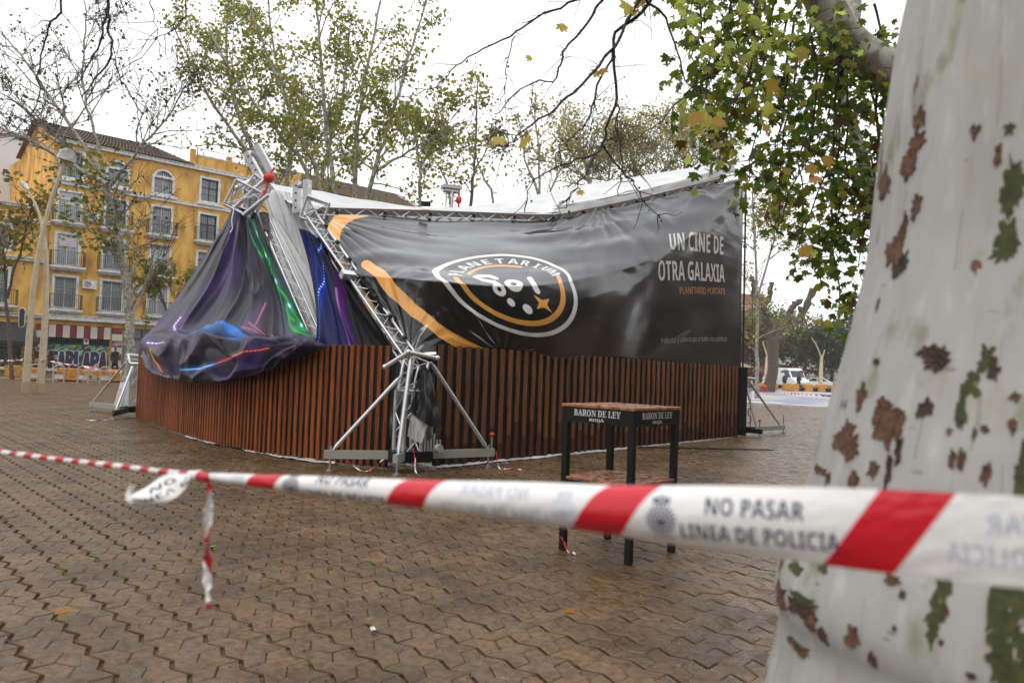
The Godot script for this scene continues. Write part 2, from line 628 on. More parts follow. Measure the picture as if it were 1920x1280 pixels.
	for i in range(-215, 216):
		for j in range(-190, 191):
			var q := ROW * i + STEP * j
			for k in 2:
				var c2 := q + (cen if k == 0 else -cen)
				var p := o + e1 * c2.x + e2 * c2.y
				if p.z > -1.6 or p.z < near_z0 + 0.1 or absf(p.x) > 0.74 * -p.z + 1.4 or p.x < near_x0 + 0.1 or p.x > near_x1 - 0.1: continue
				# past the enclosure only the strips beside it are seen
				if p.z < -22.0 and p.x < 0.26 * -p.z and p.x > 0.46 * p.z: continue
				# the floor inside the enclosure is covered
				if p.z < -11.6 and p.x > maxf(-1.1 - (-p.z - 10.8) * 0.85, -7.6 + (-p.z - 16.2) * 0.9) and p.x < minf(-0.9 + (-p.z - 11.4) * 0.82, 4.6 - (-p.z - 17.2) * 1.1): continue
				var sink := r.randf_range(-0.005, 0.0)
				var tilt := Basis(Vector3(r.randfn(), 0, r.randfn()).normalized(), r.randfn(0.0, 0.008))
				var b := tilt * (stone * half_turn if k == 1 else stone)
				spots.append([p.z, Transform3D(b, Vector3(p.x, sink, p.z)), r.randi() % 3, r.randi() % tints.size(), p.x])
	spots.sort_custom(func(a, b): return a[0] > b[0])
	var left := [[], [], []]
	var n := 0
	for s in spots:
		var z: float = -s[0]
		if n < 300 and z > 2.95 and s[4] > -0.70 * z - 0.1 and s[4] < 0.36 * z:
			n += 1
			var pv := obj_mesh("paver", meshes[s[2]], own[s[3]], ground)
			pv.transform = s[1]
		else:
			left[s[2]].append(s)
	for k in 3:
		var mm := MultiMesh.new()
		mm.transform_format = MultiMesh.TRANSFORM_3D
		mm.use_colors = true
		mm.mesh = meshes[k]
		mm.instance_count = left[k].size()
		for i in left[k].size():
			mm.set_instance_transform(i, left[k][i][1])
			mm.set_instance_color(i, tints[left[k][i][3]])
		var mi := MultiMeshInstance3D.new()
		mi.name = "paver_field"
		mi.multimesh = mm
		mi.material_override = pm
		ground.add_child(mi, true)
		stuff(mi)
	# grass in the joints
	var blades := Geo.new()
	var rb := rng(4)
	for k in 9:
		var a := rb.randf() * TAU
		var lean := Vector3(cos(a), 0, sin(a))
		var at := lean * rb.randf_range(0.0, 0.012)
		var hgt := rb.randf_range(0.012, 0.03)
		var side := Vector3(-lean.z, 0, lean.x) * 0.0016
		blades.tri(at - side, at + side, at + Vector3.UP * hgt + lean * hgt * rb.randf_range(0.2, 0.9))
	var tufts := []
	for i in 11000:
		var z := -2.9 - pow(rb.randf(), 0.8) * 15.0
		var x := rb.randf_range(-0.72, 0.6) * -z
		var q := Vector3(x, -0.008, z)
		# where the photograph shows it: along the foot of the enclosure and over the middle of the square
		var keep := 0.05
		var foot := minf(absf((z + 9.9) - (x + 1.4) * 1.0), absf((z + 10.0) + (x + 0.95) * 1.17))
		if foot < 1.6 and z < -8.0: keep = 1.0 - foot * 0.4
		elif z < -4.6 and x < 0.3: keep = 0.22
		if rb.randf() < keep: tufts.append([q, x, z])
	var tm := MultiMesh.new()
	tm.transform_format = MultiMesh.TRANSFORM_3D
	tm.use_colors = true
	tm.mesh = blades.mesh()
	tm.instance_count = tufts.size()
	for i in tufts.size():
		var sc := rb.randf_range(0.6, 1.25)
		# snap onto a slot between two stones
		var d: Vector3 = tufts[i][0] - o
		var c1 := Vector2(d.dot(e1), d.dot(e2))
		var jj := roundf(c1.y / STEP.y)
		var ii := roundf((c1.x - jj * STEP.x) / ROW.x)
		var hole := ROW * ii + STEP * jj + Vector2(rb.randf_range(-0.045, 0.045), rb.randf_range(-0.006, 0.006))
		var p := o + e1 * hole.x + e2 * hole.y
		tm.set_instance_transform(i, Transform3D(Basis(Vector3.UP, rb.randf() * TAU).scaled(Vector3(sc * 1.6, sc, sc * 1.6)), Vector3(p.x, -0.012, p.z)))
		tm.set_instance_color(i, Color(1, 1, 1).lerp(Color(1.6, 1.2, 0.6), rb.randf()))
	var ti := MultiMeshInstance3D.new()
	ti.name = "joint_grass"
	ti.multimesh = tm
	ti.material_override = M.grass
	add_child(ti, true)
	stuff(ti, "green grass tufts growing in the joints between the pavers")
	# white and lilac mosaic floor of the far plaza
	var mg := Geo.new()
	var edge := [[6.0, -52.0], [9.5, -43.0], [12.4, -38.6], [16.5, -35.4], [26.0, -33.0], [60.0, -30.0], [120.0, -40.0], [120.0, -84.0], [10.0, -84.0], [-2.0, -70.0]]
	var poly := PackedVector2Array()
	for e in edge: poly.append(Vector2(e[0], -e[1]))
	mg.prism(poly, Transform3D(Basis(Vector3(1, 0, 0), Vector3(0, 0, -1), Vector3(0, 1, 0)), Vector3(0, -0.03, 0)), 0.032)
	var mo := mat("mosaic", Color.WHITE, 0.5)
	mo.albedo_texture = mottle(512, [[0.0, lin(0.12, 0.14, 0.26)], [0.5, lin(0.17, 0.19, 0.31)], [0.54, lin(0.42, 0.4, 0.35)], [1.0, lin(0.46, 0.44, 0.39)]], 0.01, 31, 3, 0.02, Vector2(1.0, 0.5))
	planar(mo, 0.03)
	setting(obj("mosaic_paving", mg, mo), "white and lilac mosaic paving of the far plaza")
	# carriageway beyond the benches
	var rg := Geo.new()
	rg.quad(Vector3(-30, -0.001, -90), Vector3(160, -0.001, -90), Vector3(160, -0.001, -118), Vector3(-30, -0.001, -118))
	var asphalt := mat("asphalt", lin(0.06, 0.06, 0.062), 0.45)
	asphalt.albedo_texture = fine
	planar(asphalt, 0.4)
	setting(obj("road", rg, asphalt), "wet grey asphalt road behind the benches")

# ---------------------------------------------------------------- slatted fence round the enclosure
func slat_mesh(sd: int, wide: float, high: float, wet: float, dry: Color, damp: Color) -> ArrayMesh:
	var r := rng(sd)
	var g := Geo.new()
	g.coloured = true
	var w := wide + r.randf_range(-0.002, 0.002)
	var d := 0.022
	var c := 0.004
	var prof := [Vector2(-w / 2, -d / 2), Vector2(w / 2, -d / 2), Vector2(w / 2, d / 2 - c), Vector2(w / 2 - c, d / 2), Vector2(-w / 2 + c, d / 2), Vector2(-w / 2, d / 2 - c)]
	var levels := [0.0]
	if wet > 0.0: levels.append_array([wet - 0.012, wet + 0.012])
	levels.append(high)
	var off := r.randf() * 3.0
	var warp := r.randf_range(-0.006, 0.006)
	for k in prof.size():
		var a: Vector2 = prof[k]; var b: Vector2 = prof[(k + 1) % prof.size()]
		var nn := Vector3(b.y - a.y, 0, a.x - b.x).normalized()
		nn = Vector3(nn.x, 0, nn.z)
		nn = (Vector3(b.x - a.x, 0, b.y - a.y)).cross(Vector3.UP).normalized()
		var ids := []
		for li in levels.size():
			var y: float = levels[li]
			var s := sin(PI * y / high) * warp
			g.tint = damp if (wet > 0.0 and li < 2) else dry
			var jag := r.randf_range(-0.02, 0.02) if (li > 0 and li < levels.size() - 1) else 0.0
			ids.append(g.vert(Vector3(a.x + s, y + jag, a.y), nn, Vector2(off + a.x * 2.0 + k * 0.3, y)))
			ids.append(g.vert(Vector3(b.x + s, y + jag, b.y), nn, Vector2(off + b.x * 2.0 + k * 0.3, y)))
		for li in levels.size() - 1:
			g.face(ids[li * 2], ids[li * 2 + 1], ids[li * 2 + 3]); g.face(ids[li * 2], ids[li * 2 + 3], ids[li * 2 + 2])
	# top end
	g.tint = dry
	var ring := []
	for q in prof: ring.append(g.vert(Vector3(q.x, high, q.y), Vector3.UP, Vector2(off + q.x, q.y)))
	for k in range(1, prof.size() - 1): g.face(ring[0], ring[k], ring[k + 1])
	return g.mesh()

func fence_run(f: Node3D, line: PackedVector3Array, h0: float, h1: float, kinds: Array, wood: Material, sd: int, outward: Vector3, step: float) -> void:
	var r := rng(sd)
	var total := length_of(line)
	var s := 0.04
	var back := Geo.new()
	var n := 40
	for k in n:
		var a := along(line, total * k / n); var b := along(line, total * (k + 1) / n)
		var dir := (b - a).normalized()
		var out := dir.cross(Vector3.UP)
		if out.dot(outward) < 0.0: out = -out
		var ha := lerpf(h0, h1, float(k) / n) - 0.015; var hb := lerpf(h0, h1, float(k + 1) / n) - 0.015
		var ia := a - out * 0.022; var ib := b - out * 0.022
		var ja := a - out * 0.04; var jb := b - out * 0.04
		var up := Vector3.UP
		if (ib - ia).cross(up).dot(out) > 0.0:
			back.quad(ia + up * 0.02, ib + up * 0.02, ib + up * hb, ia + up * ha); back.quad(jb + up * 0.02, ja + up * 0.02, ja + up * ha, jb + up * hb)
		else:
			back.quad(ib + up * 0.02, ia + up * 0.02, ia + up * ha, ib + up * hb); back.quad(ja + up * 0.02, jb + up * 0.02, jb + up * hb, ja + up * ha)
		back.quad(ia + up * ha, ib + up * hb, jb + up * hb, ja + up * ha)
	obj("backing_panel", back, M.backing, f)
	while s < total - 0.03:
		var p := along(line, s); var q := along(line, s + 0.02)
		var out := (q - p).normalized().cross(Vector3.UP)
		if out.dot(outward) < 0.0: out = -out
		var o := obj_mesh("slat", kinds[r.randi() % kinds.size()], wood, f)
		var x := look(p + Vector3.UP * (0.03 + r.randf_range(-0.0015, 0.0015)), out)
		x.basis = x.basis * Basis(Vector3.BACK, r.randfn(0.0, 0.0035))
		o.transform = x.scaled_local(Vector3(1, lerpf(h0, h1, s / total) / 1.5, 1))
		s += step + r.randf_range(-0.003, 0.003)

func make_fence() -> void:
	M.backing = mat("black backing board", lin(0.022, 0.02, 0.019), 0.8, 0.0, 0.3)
	var wood := mat("varnished slat", Color.WHITE, 0.42, 0.0, 0.35)
	wood.vertex_color_use_as_albedo = true
	wood.albedo_texture = mottle(512, [[0.2, Color(0.55, 0.5, 0.48)], [0.45, Color(0.85, 0.82, 0.8)], [0.8, Color(1, 1, 1)]], 0.02, 41, 5, 0.03, Vector2(0.35, 4.0))
	wood.uv1_scale = Vector3(1.7, 0.55, 1)
	relief(wood, wood.albedo_texture, 0.06)
	wood.roughness_texture = mottle(256, [[0.2, Color(0.45, 0.45, 0.45)], [0.8, Color(0.8, 0.8, 0.8)]], 0.02, 42, 4)
	wood.roughness = 1.0
	M.wood = wood
	var left_kinds := []
	var right_kinds := []
	var r := rng(8)
	for k in 9:
		var t := r.randf_range(0.72, 1.2)
		left_kinds.append(slat_mesh(100 + k, 0.054, 1.47, 0.0, Color(0.34 * t, 0.1 * t, 0.026 * t), Color.BLACK))
		var u := r.randf_range(0.75, 1.15)
		right_kinds.append(slat_mesh(200 + k, 0.078, 1.47, r.randf_range(0.2, 0.52), Color(0.235 * u, 0.105 * u, 0.045 * u), Color(0.125 * u, 0.04 * u, 0.014 * u)))
	var line := v3([-1.50, 0, -9.78, -1.92, 0, -9.95, -2.43, 0, -10.25, -3.13, 0, -10.68, -3.80, 0, -11.25, -4.87, 0, -12.40, -5.97, 0, -13.82, -7.64, 0, -16.15])
	var lf := thing("slatted_fence", "bowed reddish wooden slat fence half covered by the fallen purple banner", "fence")
	fence_run(lf, spline(line, 4), 1.53, 1.43, left_kinds, wood, 51, Vector3(-0.7, 0, 0.7), 0.105)
	var rf := thing("slatted_fence", "straight faded brown wooden slat fence below the black logo banner, damp along its foot", "fence")
	fence_run(rf, v3([-0.93, 0, -10.02, 4.90, 0, -16.86]), 1.57, 1.5, right_kinds, wood, 52, Vector3(0.7, 0, 0.7), 0.172)
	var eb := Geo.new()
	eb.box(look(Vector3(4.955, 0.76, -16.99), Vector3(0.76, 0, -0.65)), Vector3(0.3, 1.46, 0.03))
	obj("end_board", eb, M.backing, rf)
	# edge of the white floor sheet that sticks out under the fence
	var rr := rng(9)
	for part in [[v3([-0.95, 0, -9.98, 0.4, 0, -11.55, 2.2, 0, -13.62]), "crumpled white floor sheet edge under the faded brown fence"], [v3([-2.2, 0, -10.08, -3.0, 0, -10.55, -5.2, 0, -12.75]), "thin white floor sheet edge under the bowed reddish fence"]]:
		var g := Geo.new()
		var pl: PackedVector3Array = part[0]
		var n := 60
		var tot := length_of(pl)
		var pts := PackedVector3Array(); var uv := PackedVector2Array()
		for k in n + 1:
			var p := along(pl, tot * k / n)
			var q := along(pl, minf(tot * k / n + 0.05, tot)) - along(pl, maxf(tot * k / n - 0.05, 0))
			var out := q.normalized().cross(Vector3.UP)
			if out.z < 0.0: out = -out
			var reach := (0.012 + 0.05 * maxf(0.0, sin(k * 0.31)) + rr.randf() * 0.02) * clampf(minf(k, n - k) / 6.0, 0.1, 1.0)
			for j in 4:
				var f := j / 3.0
				pts.append(p + out * lerpf(-0.1, 0.02 + reach, f) + Vector3.UP * (0.008 + 0.03 * sin(f * PI) * rr.randf() + 0.012 * rr.randf() * f))
				uv.append(Vector2(k * 0.1, f * 0.1))
		g.sheet(pts, 4, uv, Vector3(0, 5, -5))
		tag(obj("floor_sheet", g, M.white_sheet), part[1], "sheet")

# ---------------------------------------------------------------- aluminium trusses
func box_truss(parent: Node, a: Vector3, b: Vector3, w: float, up := Vector3.UP, r := 0.025, pitch := 0.0) -> void:
	var x := look(a, b - a, up)
	var l := a.distance_to(b)
	var c := []
	for k in 4: c.append(Vector2(w / 2 if k == 0 or k == 3 else -w / 2, w / 2 if k < 2 else -w / 2))
	for k in 4:
		var g := Geo.new()
		g.rod(x * Vector3(c[k].x, c[k].y, 0), x * Vector3(c[k].x, c[k].y, l), r, 10)
		obj("chord", g, M.alu, parent)
	var lace := Geo.new()
	var st := pitch if pitch > 0.0 else w * 0.95
	var n := maxi(2, int(l / st))
	for f in 4:
		var p: Vector2 = c[f]; var q: Vector2 = c[(f + 1) % 4]
		for i in n:
			var z0 := l * i / n; var z1 := l * (i + 1) / n
			var s := p if i % 2 == 0 else q
			var e := q if i % 2 == 0 else p
			lace.rod(x * Vector3(s.x, s.y, z0), x * Vector3(e.x, e.y, z1), r * 0.36, 6, false)
	for e in [0.0, l]:
		for f in 4:
			var p: Vector2 = c[f]; var q: Vector2 = c[(f + 1) % 4]
			lace.rod(x * Vector3(p.x, p.y, e), x * Vector3(q.x, q.y, e), r * 0.6, 6, false)
	obj("lacing", lace, M.alu, parent)

func ladder_truss(parent: Node, pts: PackedVector3Array, h: float, r := 0.02) -> void:
	var dn := Vector3.DOWN * h
	for k in 2:
		var g := Geo.new()
		var p := PackedVector3Array()
		for q in pts: p.append(q + dn * k)
		g.tube(p, PackedFloat32Array([r]), 10)
		obj("chord", g, M.alu, parent)
	var lace := Geo.new()
	var tot := length_of(pts)
	var n := int(tot / (h * 1.6))
	for i in n:
		var a := along(pts, tot * i / n); var b := along(pts, tot * (i + 1) / n)
		if i % 2 == 0: lace.rod(a, b + dn, r * 0.5, 6, false)
		else: lace.rod(a + dn, b, r * 0.5, 6, false)
	obj("lacing", lace, M.alu, parent)

func strap_band(parent: Node, p: Vector3, dir: Vector3, r: float) -> void:
	var g := Geo.new()
	var d := dir.normalized()
	g.rod(p - d * 0.02, p + d * 0.02, r, 10)
	g.rod(p, p + Vector3(0.03, -0.08, 0.05), 0.006, 5)
	obj("cable_tie", g, M.rope, parent)

func screw_foot(parent: Node, p: Vector3, top: float) -> void:
	var g := Geo.new()
	g.rod(Vector3(p.x, 0.01, p.z), Vector3(p.x, top, p.z), 0.014, 8)
	g.rod(Vector3(p.x, 0.0, p.z), Vector3(p.x, 0.016, p.z), 0.055, 14)
	g.rod(Vector3(p.x, 0.016, p.z), Vector3(p.x, 0.035, p.z), 0.03, 10)
	obj("screw_foot", g, M.zinc, parent)

func outrigger(parent: Node, a: Vector3, b: Vector3, m: Material) -> void:
	# a square steel beam from the tower foot a to its end b
	var g := Geo.new()
	var l := a.distance_to(b)
	g.box(look((a + b) * 0.5, b - a), Vector3(0.06, 0.1, l))
	obj("outrigger_beam", g, m, parent)

func brace(parent: Node, a: Vector3, b: Vector3, r := 0.026) -> void:
	var g := Geo.new()
	var d := (b - a).normalized()
	g.tube(PackedVector3Array([a, a + d * 0.03, a + d * 0.07, b - d * 0.07, b - d * 0.03, b]), PackedFloat32Array([0.012, 0.014, r, r, 0.014, 0.012]), 10)
	obj("brace_tube", g, M.alu, parent)

func make_trusses() -> void:
	# front corner: the foot of the tower still stands, its upper part has snapped over to the left
	var t := thing("truss_tower", "snapped aluminium truss tower at the front corner between both fences, leaning left", "truss tower")
	var s := Vector3(-1.21, 0, -9.64)
	box_truss(t, s + Vector3(-0.02, 0.2, 0), s + Vector3(-0.02, 0.98, 0), 0.24, Vector3(0.6, 0, 0.8), 0.024, 0.26)
	box_truss(t, Vector3(-1.22, 0.98, -9.66), Vector3(-1.18, 1.34, -9.8), 0.22, Vector3(0.6, 0, 0.8), 0.022, 0.2)
	box_truss(t, Vector3(-1.30, 1.38, -9.96), Vector3(-3.17, 3.52, -12.03), 0.16, Vector3(0.3, 0.4, 0.86), 0.017, 0.15)
	# hinge frame that stands proud at the break
	var hf := Geo.new()
	for q in [[-1.54, 1.26, -9.64, -1.25, 1.45, -9.56], [-1.25, 1.45, -9.56, -0.91, 1.39, -9.68], [-1.25, 1.45, -9.56, -1.28, 1.3, -9.9]]:
		hf.rod(Vector3(q[0], q[1], q[2]), Vector3(q[3], q[4], q[5]), 0.027, 10)
	for q in [[-1.54, 1.26, -9.64], [-1.25, 1.45, -9.56], [-0.91, 1.39, -9.68]]:
		hf.ball(Vector3(q[0], q[1], q[2]), Vector3.ONE * 0.036, 10, 6)
	obj("hinge_frame", hf, M.alu, t)
	# clamp half way up the leaning part
	var cl := Geo.new()
	cl.box(look(Vector3(-2.3, 2.5, -10.86), Vector3(-1.87, 2.14, -2.07)), Vector3(0.2, 0.1, 0.1))
	obj("clamp", cl, M.alu, t)
	var foot := Geo.new()
	foot.box(look(s + Vector3(0, 0.19, 0), Vector3(1, 0, -0.55)), Vector3(0.34, 0.13, 0.5))
	obj("base_block", foot, M.black_steel, t)
	var ends := [Vector3(-2.19, 0.2, -9.42), Vector3(-0.19, 0.2, -10.30), Vector3(-1.31, 0.2, -9.2)]
	for e in ends:
		outrigger(t, s.lerp(e, 0.16) + Vector3.UP * 0.168, e, M.beam)
		screw_foot(t, e - (e - s).normalized() * Vector3(0.08, 0, 0.08), 0.3)
	brace(t, Vector3(-2.09, 0.25, -9.44), Vector3(-1.34, 1.16, -9.66))
	brace(t, Vector3(-0.27, 0.25, -10.22), Vector3(-1.0, 1.34, -9.76))
	brace(t, Vector3(-1.28, 0.24, -9.24), Vector3(-1.22, 1.40, -9.6), 0.03)
	var cap := Geo.new()
	cap.rod(Vector3(-0.22, 0.25, -10.28), Vector3(-0.22, 0.40, -10.28), 0.013, 8)
	obj("spindle", cap, M.zinc, t)
	var kn := Geo.new()
	kn.ball(Vector3(-0.22, 0.43, -10.28), Vector3(0.035, 0.03, 0.035), 12, 8)
	obj("red_cap", kn, M.red_plastic, t)
	# rope drum and chain gear at the foot
	var gear := Geo.new()
	for k in 7: gear.rod(Vector3(-1.05 + k * 0.035, 0.25, -9.6 - k * 0.02), Vector3(-1.05 + k * 0.035, 0.42 + 0.05 * sin(k * 2.0), -9.6 - k * 0.02), 0.013, 8)
	gear.rod(Vector3(-0.86, 0.3, -9.6), Vector3(-0.82, 0.3, -9.56), 0.05, 14)
	obj("winch", gear, M.alu_dull, t)
	head_frame(t, Vector3(-3.36, 3.60, -12.16), Vector3(-0.02, 1, -0.02), Vector3(0.9, 0, 0.45), 0.2, 0.5)
	corner_block(t, Vector3(-3.1, 3.6, -12.05), Vector3(0.3, 1, 0.05), 0.34)
	for k in 7:
		var p := Vector3(-1.30, 1.38, -9.96).lerp(Vector3(-3.17, 3.52, -12.03), 0.1 + k * 0.13) + Vector3(0.12, 0.05, 0.12)
		strap_band(t, p, Vector3(-1.87, 2.14, -2.07), 0.03)

	# second tower: its top has dropped back over the white lining
	var u := thing("truss_tower", "leaning truss with white top plates and red hoist beside the green printed banner", "truss tower")
	box_truss(u, Vector3(-2.66, 1.35, -11.16), Vector3(-4.32, 3.72, -13.36), 0.15, Vector3(0.3, 0.4, 0.86), 0.015, 0.17)
	corner_block(u, Vector3(-4.62, 4.02, -13.35), Vector3(0.42, 0.85, 0.1), 0.46)
	corner_block(u, Vector3(-4.42, 4.22, -13.38), Vector3(0.5, 0.8, 0.0), 0.3)
	var arm := Geo.new()
	for q in [[-4.80, 3.78, -13.2, -4.2, 4.42, -13.25], [-4.58, 3.70, -13.15, -4.15, 4.05, -13.1], [-4.85, 4.15, -13.3, -4.5, 4.4, -13.45]]:
		arm.rod(Vector3(q[0], q[1], q[2]), Vector3(q[3], q[4], q[5]), 0.035, 10)
	obj("loose_tube", arm, M.alu, u)
	head_frame(u, Vector3(-4.30, 4.40, -13.4), Vector3(-0.5, 0.83, 0.0), Vector3(0.83, 0.5, 0.3), 0.24, 0.58)
	var ho := Geo.new()
	ho.ball(Vector3(-4.19, 4.36, -13.2), Vector3(0.1, 0.09, 0.08), 12, 8)
	ho.rod(Vector3(-4.19, 4.42, -13.2), Vector3(-4.12, 4.54, -13.25), 0.022, 8)
	ho.rod(Vector3(-4.2, 4.28, -13.2), Vector3(-4.25, 4.08, -13.18), 0.016, 8)
	ho.rod(Vector3(-4.25, 4.14, -13.18), Vector3(-4.28, 4.0, -13.15), 0.03, 8)
	obj("red_hoist", ho, M.red_plastic, u)
	var cab := Geo.new()
	cab.tube(v3([-4.72, 3.8, -13.1, -4.73, 3.6, -13.05, -4.71, 3.45, -13.05, -4.74, 3.38, -13.03]), PackedFloat32Array([0.012]), 6)
	obj("hanging_cable", cab, M.alu, u)

	# roof beam across the top of the black banner
	var rbeam := thing("roof_truss", "kinked aluminium roof beam along the top of the black banner", "truss")
	ladder_truss(rbeam, v3([-3.05, 3.66, -12.05, -1.47, 3.84, -12.9, 0.30, 4.01, -13.8, 0.70, 4.06, -14.0]), 0.12)
	ladder_truss(rbeam, v3([0.62, 4.04, -13.94, 2.43, 4.74, -15.5, 4.78, 5.70, -17.06]), 0.13)
	for k in 13:
		var pl := v3([-3.05, 3.60, -12.02, -1.47, 3.78, -12.86, 0.30, 3.95, -13.76, 0.70, 4.0, -13.96, 2.43, 4.68, -15.46, 4.78, 5.62, -17.0])
		strap_band(rbeam, along(pl, 0.3 + k * 0.78), Vector3(0.88, 0.1, -0.45), 0.032)
	# small floodlight on the beam
	var fl := thing("floodlight", "small black floodlight panel lying on the kinked roof beam", "floodlight", Vector3(-1.49, 3.9, -12.86))
	var fb := Geo.new()
	fb.box(Transform3D(Basis(Vector3.RIGHT, 0.4), Vector3(0, 0.04, 0)), Vector3(0.15, 0.08, 0.05))
	obj("housing", fb, M.black_steel, fl)
	var fg := Geo.new()
	fg.box(Transform3D(Basis(Vector3.RIGHT, 0.4), Vector3(0, 0.03, 0.027)), Vector3(0.13, 0.06, 0.004))
	obj("front_glass", fg, mat("dark lamp glass", lin(0.05, 0.05, 0.06), 0.1), fl)

	# right corner tower behind the banner edge
	var rt := thing("truss_tower", "upright truss tower behind the right edge of the black banner", "truss tower")
	box_truss(rt, Vector3(4.9, 0.18, -17.46), Vector3(4.86, 5.5, -17.46), 0.22, Vector3(0.7, 0, 0.7), 0.025)
	var rbb := Geo.new()
	rbb.box(look(Vector3(5.05, 0.15, -17.16), Vector3(1, 0, -0.8)), Vector3(0.34, 0.13, 0.5))
	obj("base_block", rbb, M.black_steel, rt)
	outrigger(rt, Vector3(5.02, 0.15, -17.15), Vector3(5.40, 0.13, -16.86), M.black_steel)
	outrigger(rt, Vector3(5.30, 0.15, -17.38), Vector3(6.46, 0.13, -18.58), M.beam)
	screw_foot(rt, Vector3(5.36, 0, -16.92), 0.34)
	screw_foot(rt, Vector3(6.42, 0, -18.52), 0.44)
	brace(rt, Vector3(5.31, 0.2, -16.95), Vector3(5.04, 1.24, -17.05))
	brace(rt, Vector3(6.30, 0.19, -18.40), Vector3(5.2, 1.2, -17.24))
	var tie := Geo.new()
	tie.rod(Vector3(5.28, 0.2, -17.3), Vector3(5.24, 5.3, -17.3), 0.005, 5)
	tie.rod(Vector3(5.03, 0.2, -17.1), Vector3(4.99, 5.45, -17.1), 0.022, 8)
	obj("guy_wire", tie, M.rope, rt)
	var hk := Geo.new()
	hk.tube(v3([5.27, 0.62, -17.3, 5.22, 0.55, -17.3, 5.22, 0.45, -17.3, 5.28, 0.42, -17.3, 5.28, 0.3, -17.3, 5.24, 0.26, -17.3]), PackedFloat32Array([0.012]), 6)
	obj("hook", hk, M.black_steel, rt)
	var rk := Geo.new()
	rk.ball(Vector3(5.36, 0.37, -16.92), Vector3(0.03, 0.035, 0.03), 10, 6)
	obj("red_cap", rk, M.red_plastic, rt)
	var fr := Geo.new()
	fr.rod(Vector3(5.0, 1.27, -17.0), Vector3(5.32, 1.25, -17.2), 0.025, 8)
	obj("hinge_frame", fr, M.alu, rt)

	# left corner: only the foot is left
	var lt := thing("truss_stand", "truss tower foot with splayed brace tubes at the far left end of the bowed fence", "truss stand")
	box_truss(lt, Vector3(-7.86, 0.2, -16.5), Vector3(-7.86, 1.2, -16.5), 0.24, Vector3(0.7, 0, 0.7), 0.022, 0.26)
	var lb := Geo.new()
	lb.box(look(Vector3(-7.86, 0.17, -16.5), Vector3(1, 0, -1)), Vector3(0.32, 0.12, 0.42))
	obj("base_block", lb, M.black_steel, lt)
	outrigger(lt, Vector3(-8.0, 0.17, -16.62), Vector3(-9.55, 0.15, -18.02), M.beam)
	outrigger(lt, Vector3(-7.86, 0.17, -16.4), Vector3(-7.88, 0.12, -15.75), M.black_steel)
	screw_foot(lt, Vector3(-9.46, 0, -17.95), 0.3)
	screw_foot(lt, Vector3(-7.88, 0, -15.8), 0.2)
	brace(lt, Vector3(-9.42, 0.21, -17.9), Vector3(-8.0, 1.24, -16.56))
	brace(lt, Vector3(-7.88, 0.18, -15.84), Vector3(-7.82, 1.12, -16.36))
	var lh := Geo.new()
	for q in [[-8.06, 1.3, -16.6, -7.72, 1.28, -16.5], [-8.06, 1.3, -16.6, -7.86, 1.12, -16.3], [-7.86, 1.12, -16.3, -7.66, 1.12, -16.35]]:
		lh.rod(Vector3(q[0], q[1], q[2]), Vector3(q[3], q[4], q[5]), 0.026, 8)
	obj("hinge_frame", lh, M.alu, lt)
	cloth("white_sheet", v3([-8.12, 0.72, -16.45, -7.98, 0.74, -16.4, -7.86, 0.75, -16.36]), v3([-8.22, 0.24, -16.4, -8.04, 0.22, -16.34, -7.88, 0.26, -16.3]), 0.03, M.white_sheet, "small white sheet hanging on the far left truss stand", 61)

	# back corner, seen over the roof
	var bt := thing("truss_tower", "distant truss tower with red hoist rising behind the sagging white roof", "truss tower")
	box_truss(bt, Vector3(-1.86, 0.1, -22.6), Vector3(-1.86, 6.3, -22.6), 0.26, Vector3(0.7, 0, 0.7), 0.025)
	var bp := Geo.new()
	bp.box(Transform3D(Basis(Vector3.UP, 0.4), Vector3(-1.9, 6.44, -22.6)), Vector3(0.55, 0.1, 0.3))
	bp.box(Transform3D(Basis(Vector3.UP, 0.4), Vector3(-1.9, 6.33, -22.6)), Vector3(0.44, 0.06, 0.24))
	obj("top_plate", bp, M.alu_dull, bt)
	var bh := Geo.new()
	bh.ball(Vector3(-1.66, 6.05, -22.4), Vector3(0.09, 0.12, 0.09), 12, 8)
	bh.rod(Vector3(-1.66, 6.3, -22.4), Vector3(-1.66, 5.6, -22.4), 0.03, 8)
	obj("red_hoist", bh, M.red_plastic, bt)

func head_frame(parent: Node, at: Vector3, up: Vector3, across: Vector3, w: float, h: float) -> void:
	# two upright channels with bolt holes, a wheel between them
	var y := up.normalized()
	var z := across.normalized().cross(y).normalized()
	var x := y.cross(z)
	var b := Basis(x, y, z)
	var g := Geo.new()
	for s in [-1.0, 1.0]:
		var o: Vector3 = at + x * s * w * 0.5
		g.box(Transform3D(b, o + y * h * 0.5), Vector3(w * 0.47, h, 0.012))
		g.box(Transform3D(b, o + y * h * 0.5 - x * s * w * 0.22 + z * -0.04), Vector3(0.012, h, 0.09))
		g.box(Transform3D(b, o + y * h * 0.5 + x * s * w * 0.22 + z * -0.04), Vector3(0.012, h, 0.09))
	obj("head_plate", g, M.alu, parent)
	var holes := Geo.new()
	for k in 4:
		var p := at - x * w * 0.42 + y * h * (0.15 + 0.23 * k) + z * 0.006
		holes.rod(p, p + z * 0.006, 0.016, 10)
	obj("bolt", holes, M.rubber, parent)
	var wh := Geo.new()
	wh.rod(at + y * h * 0.82 - x * 0.03, at + y * h * 0.82 + x * 0.03, w * 0.2, 16)
	obj("pulley_wheel", wh, M.alu_dull, parent)

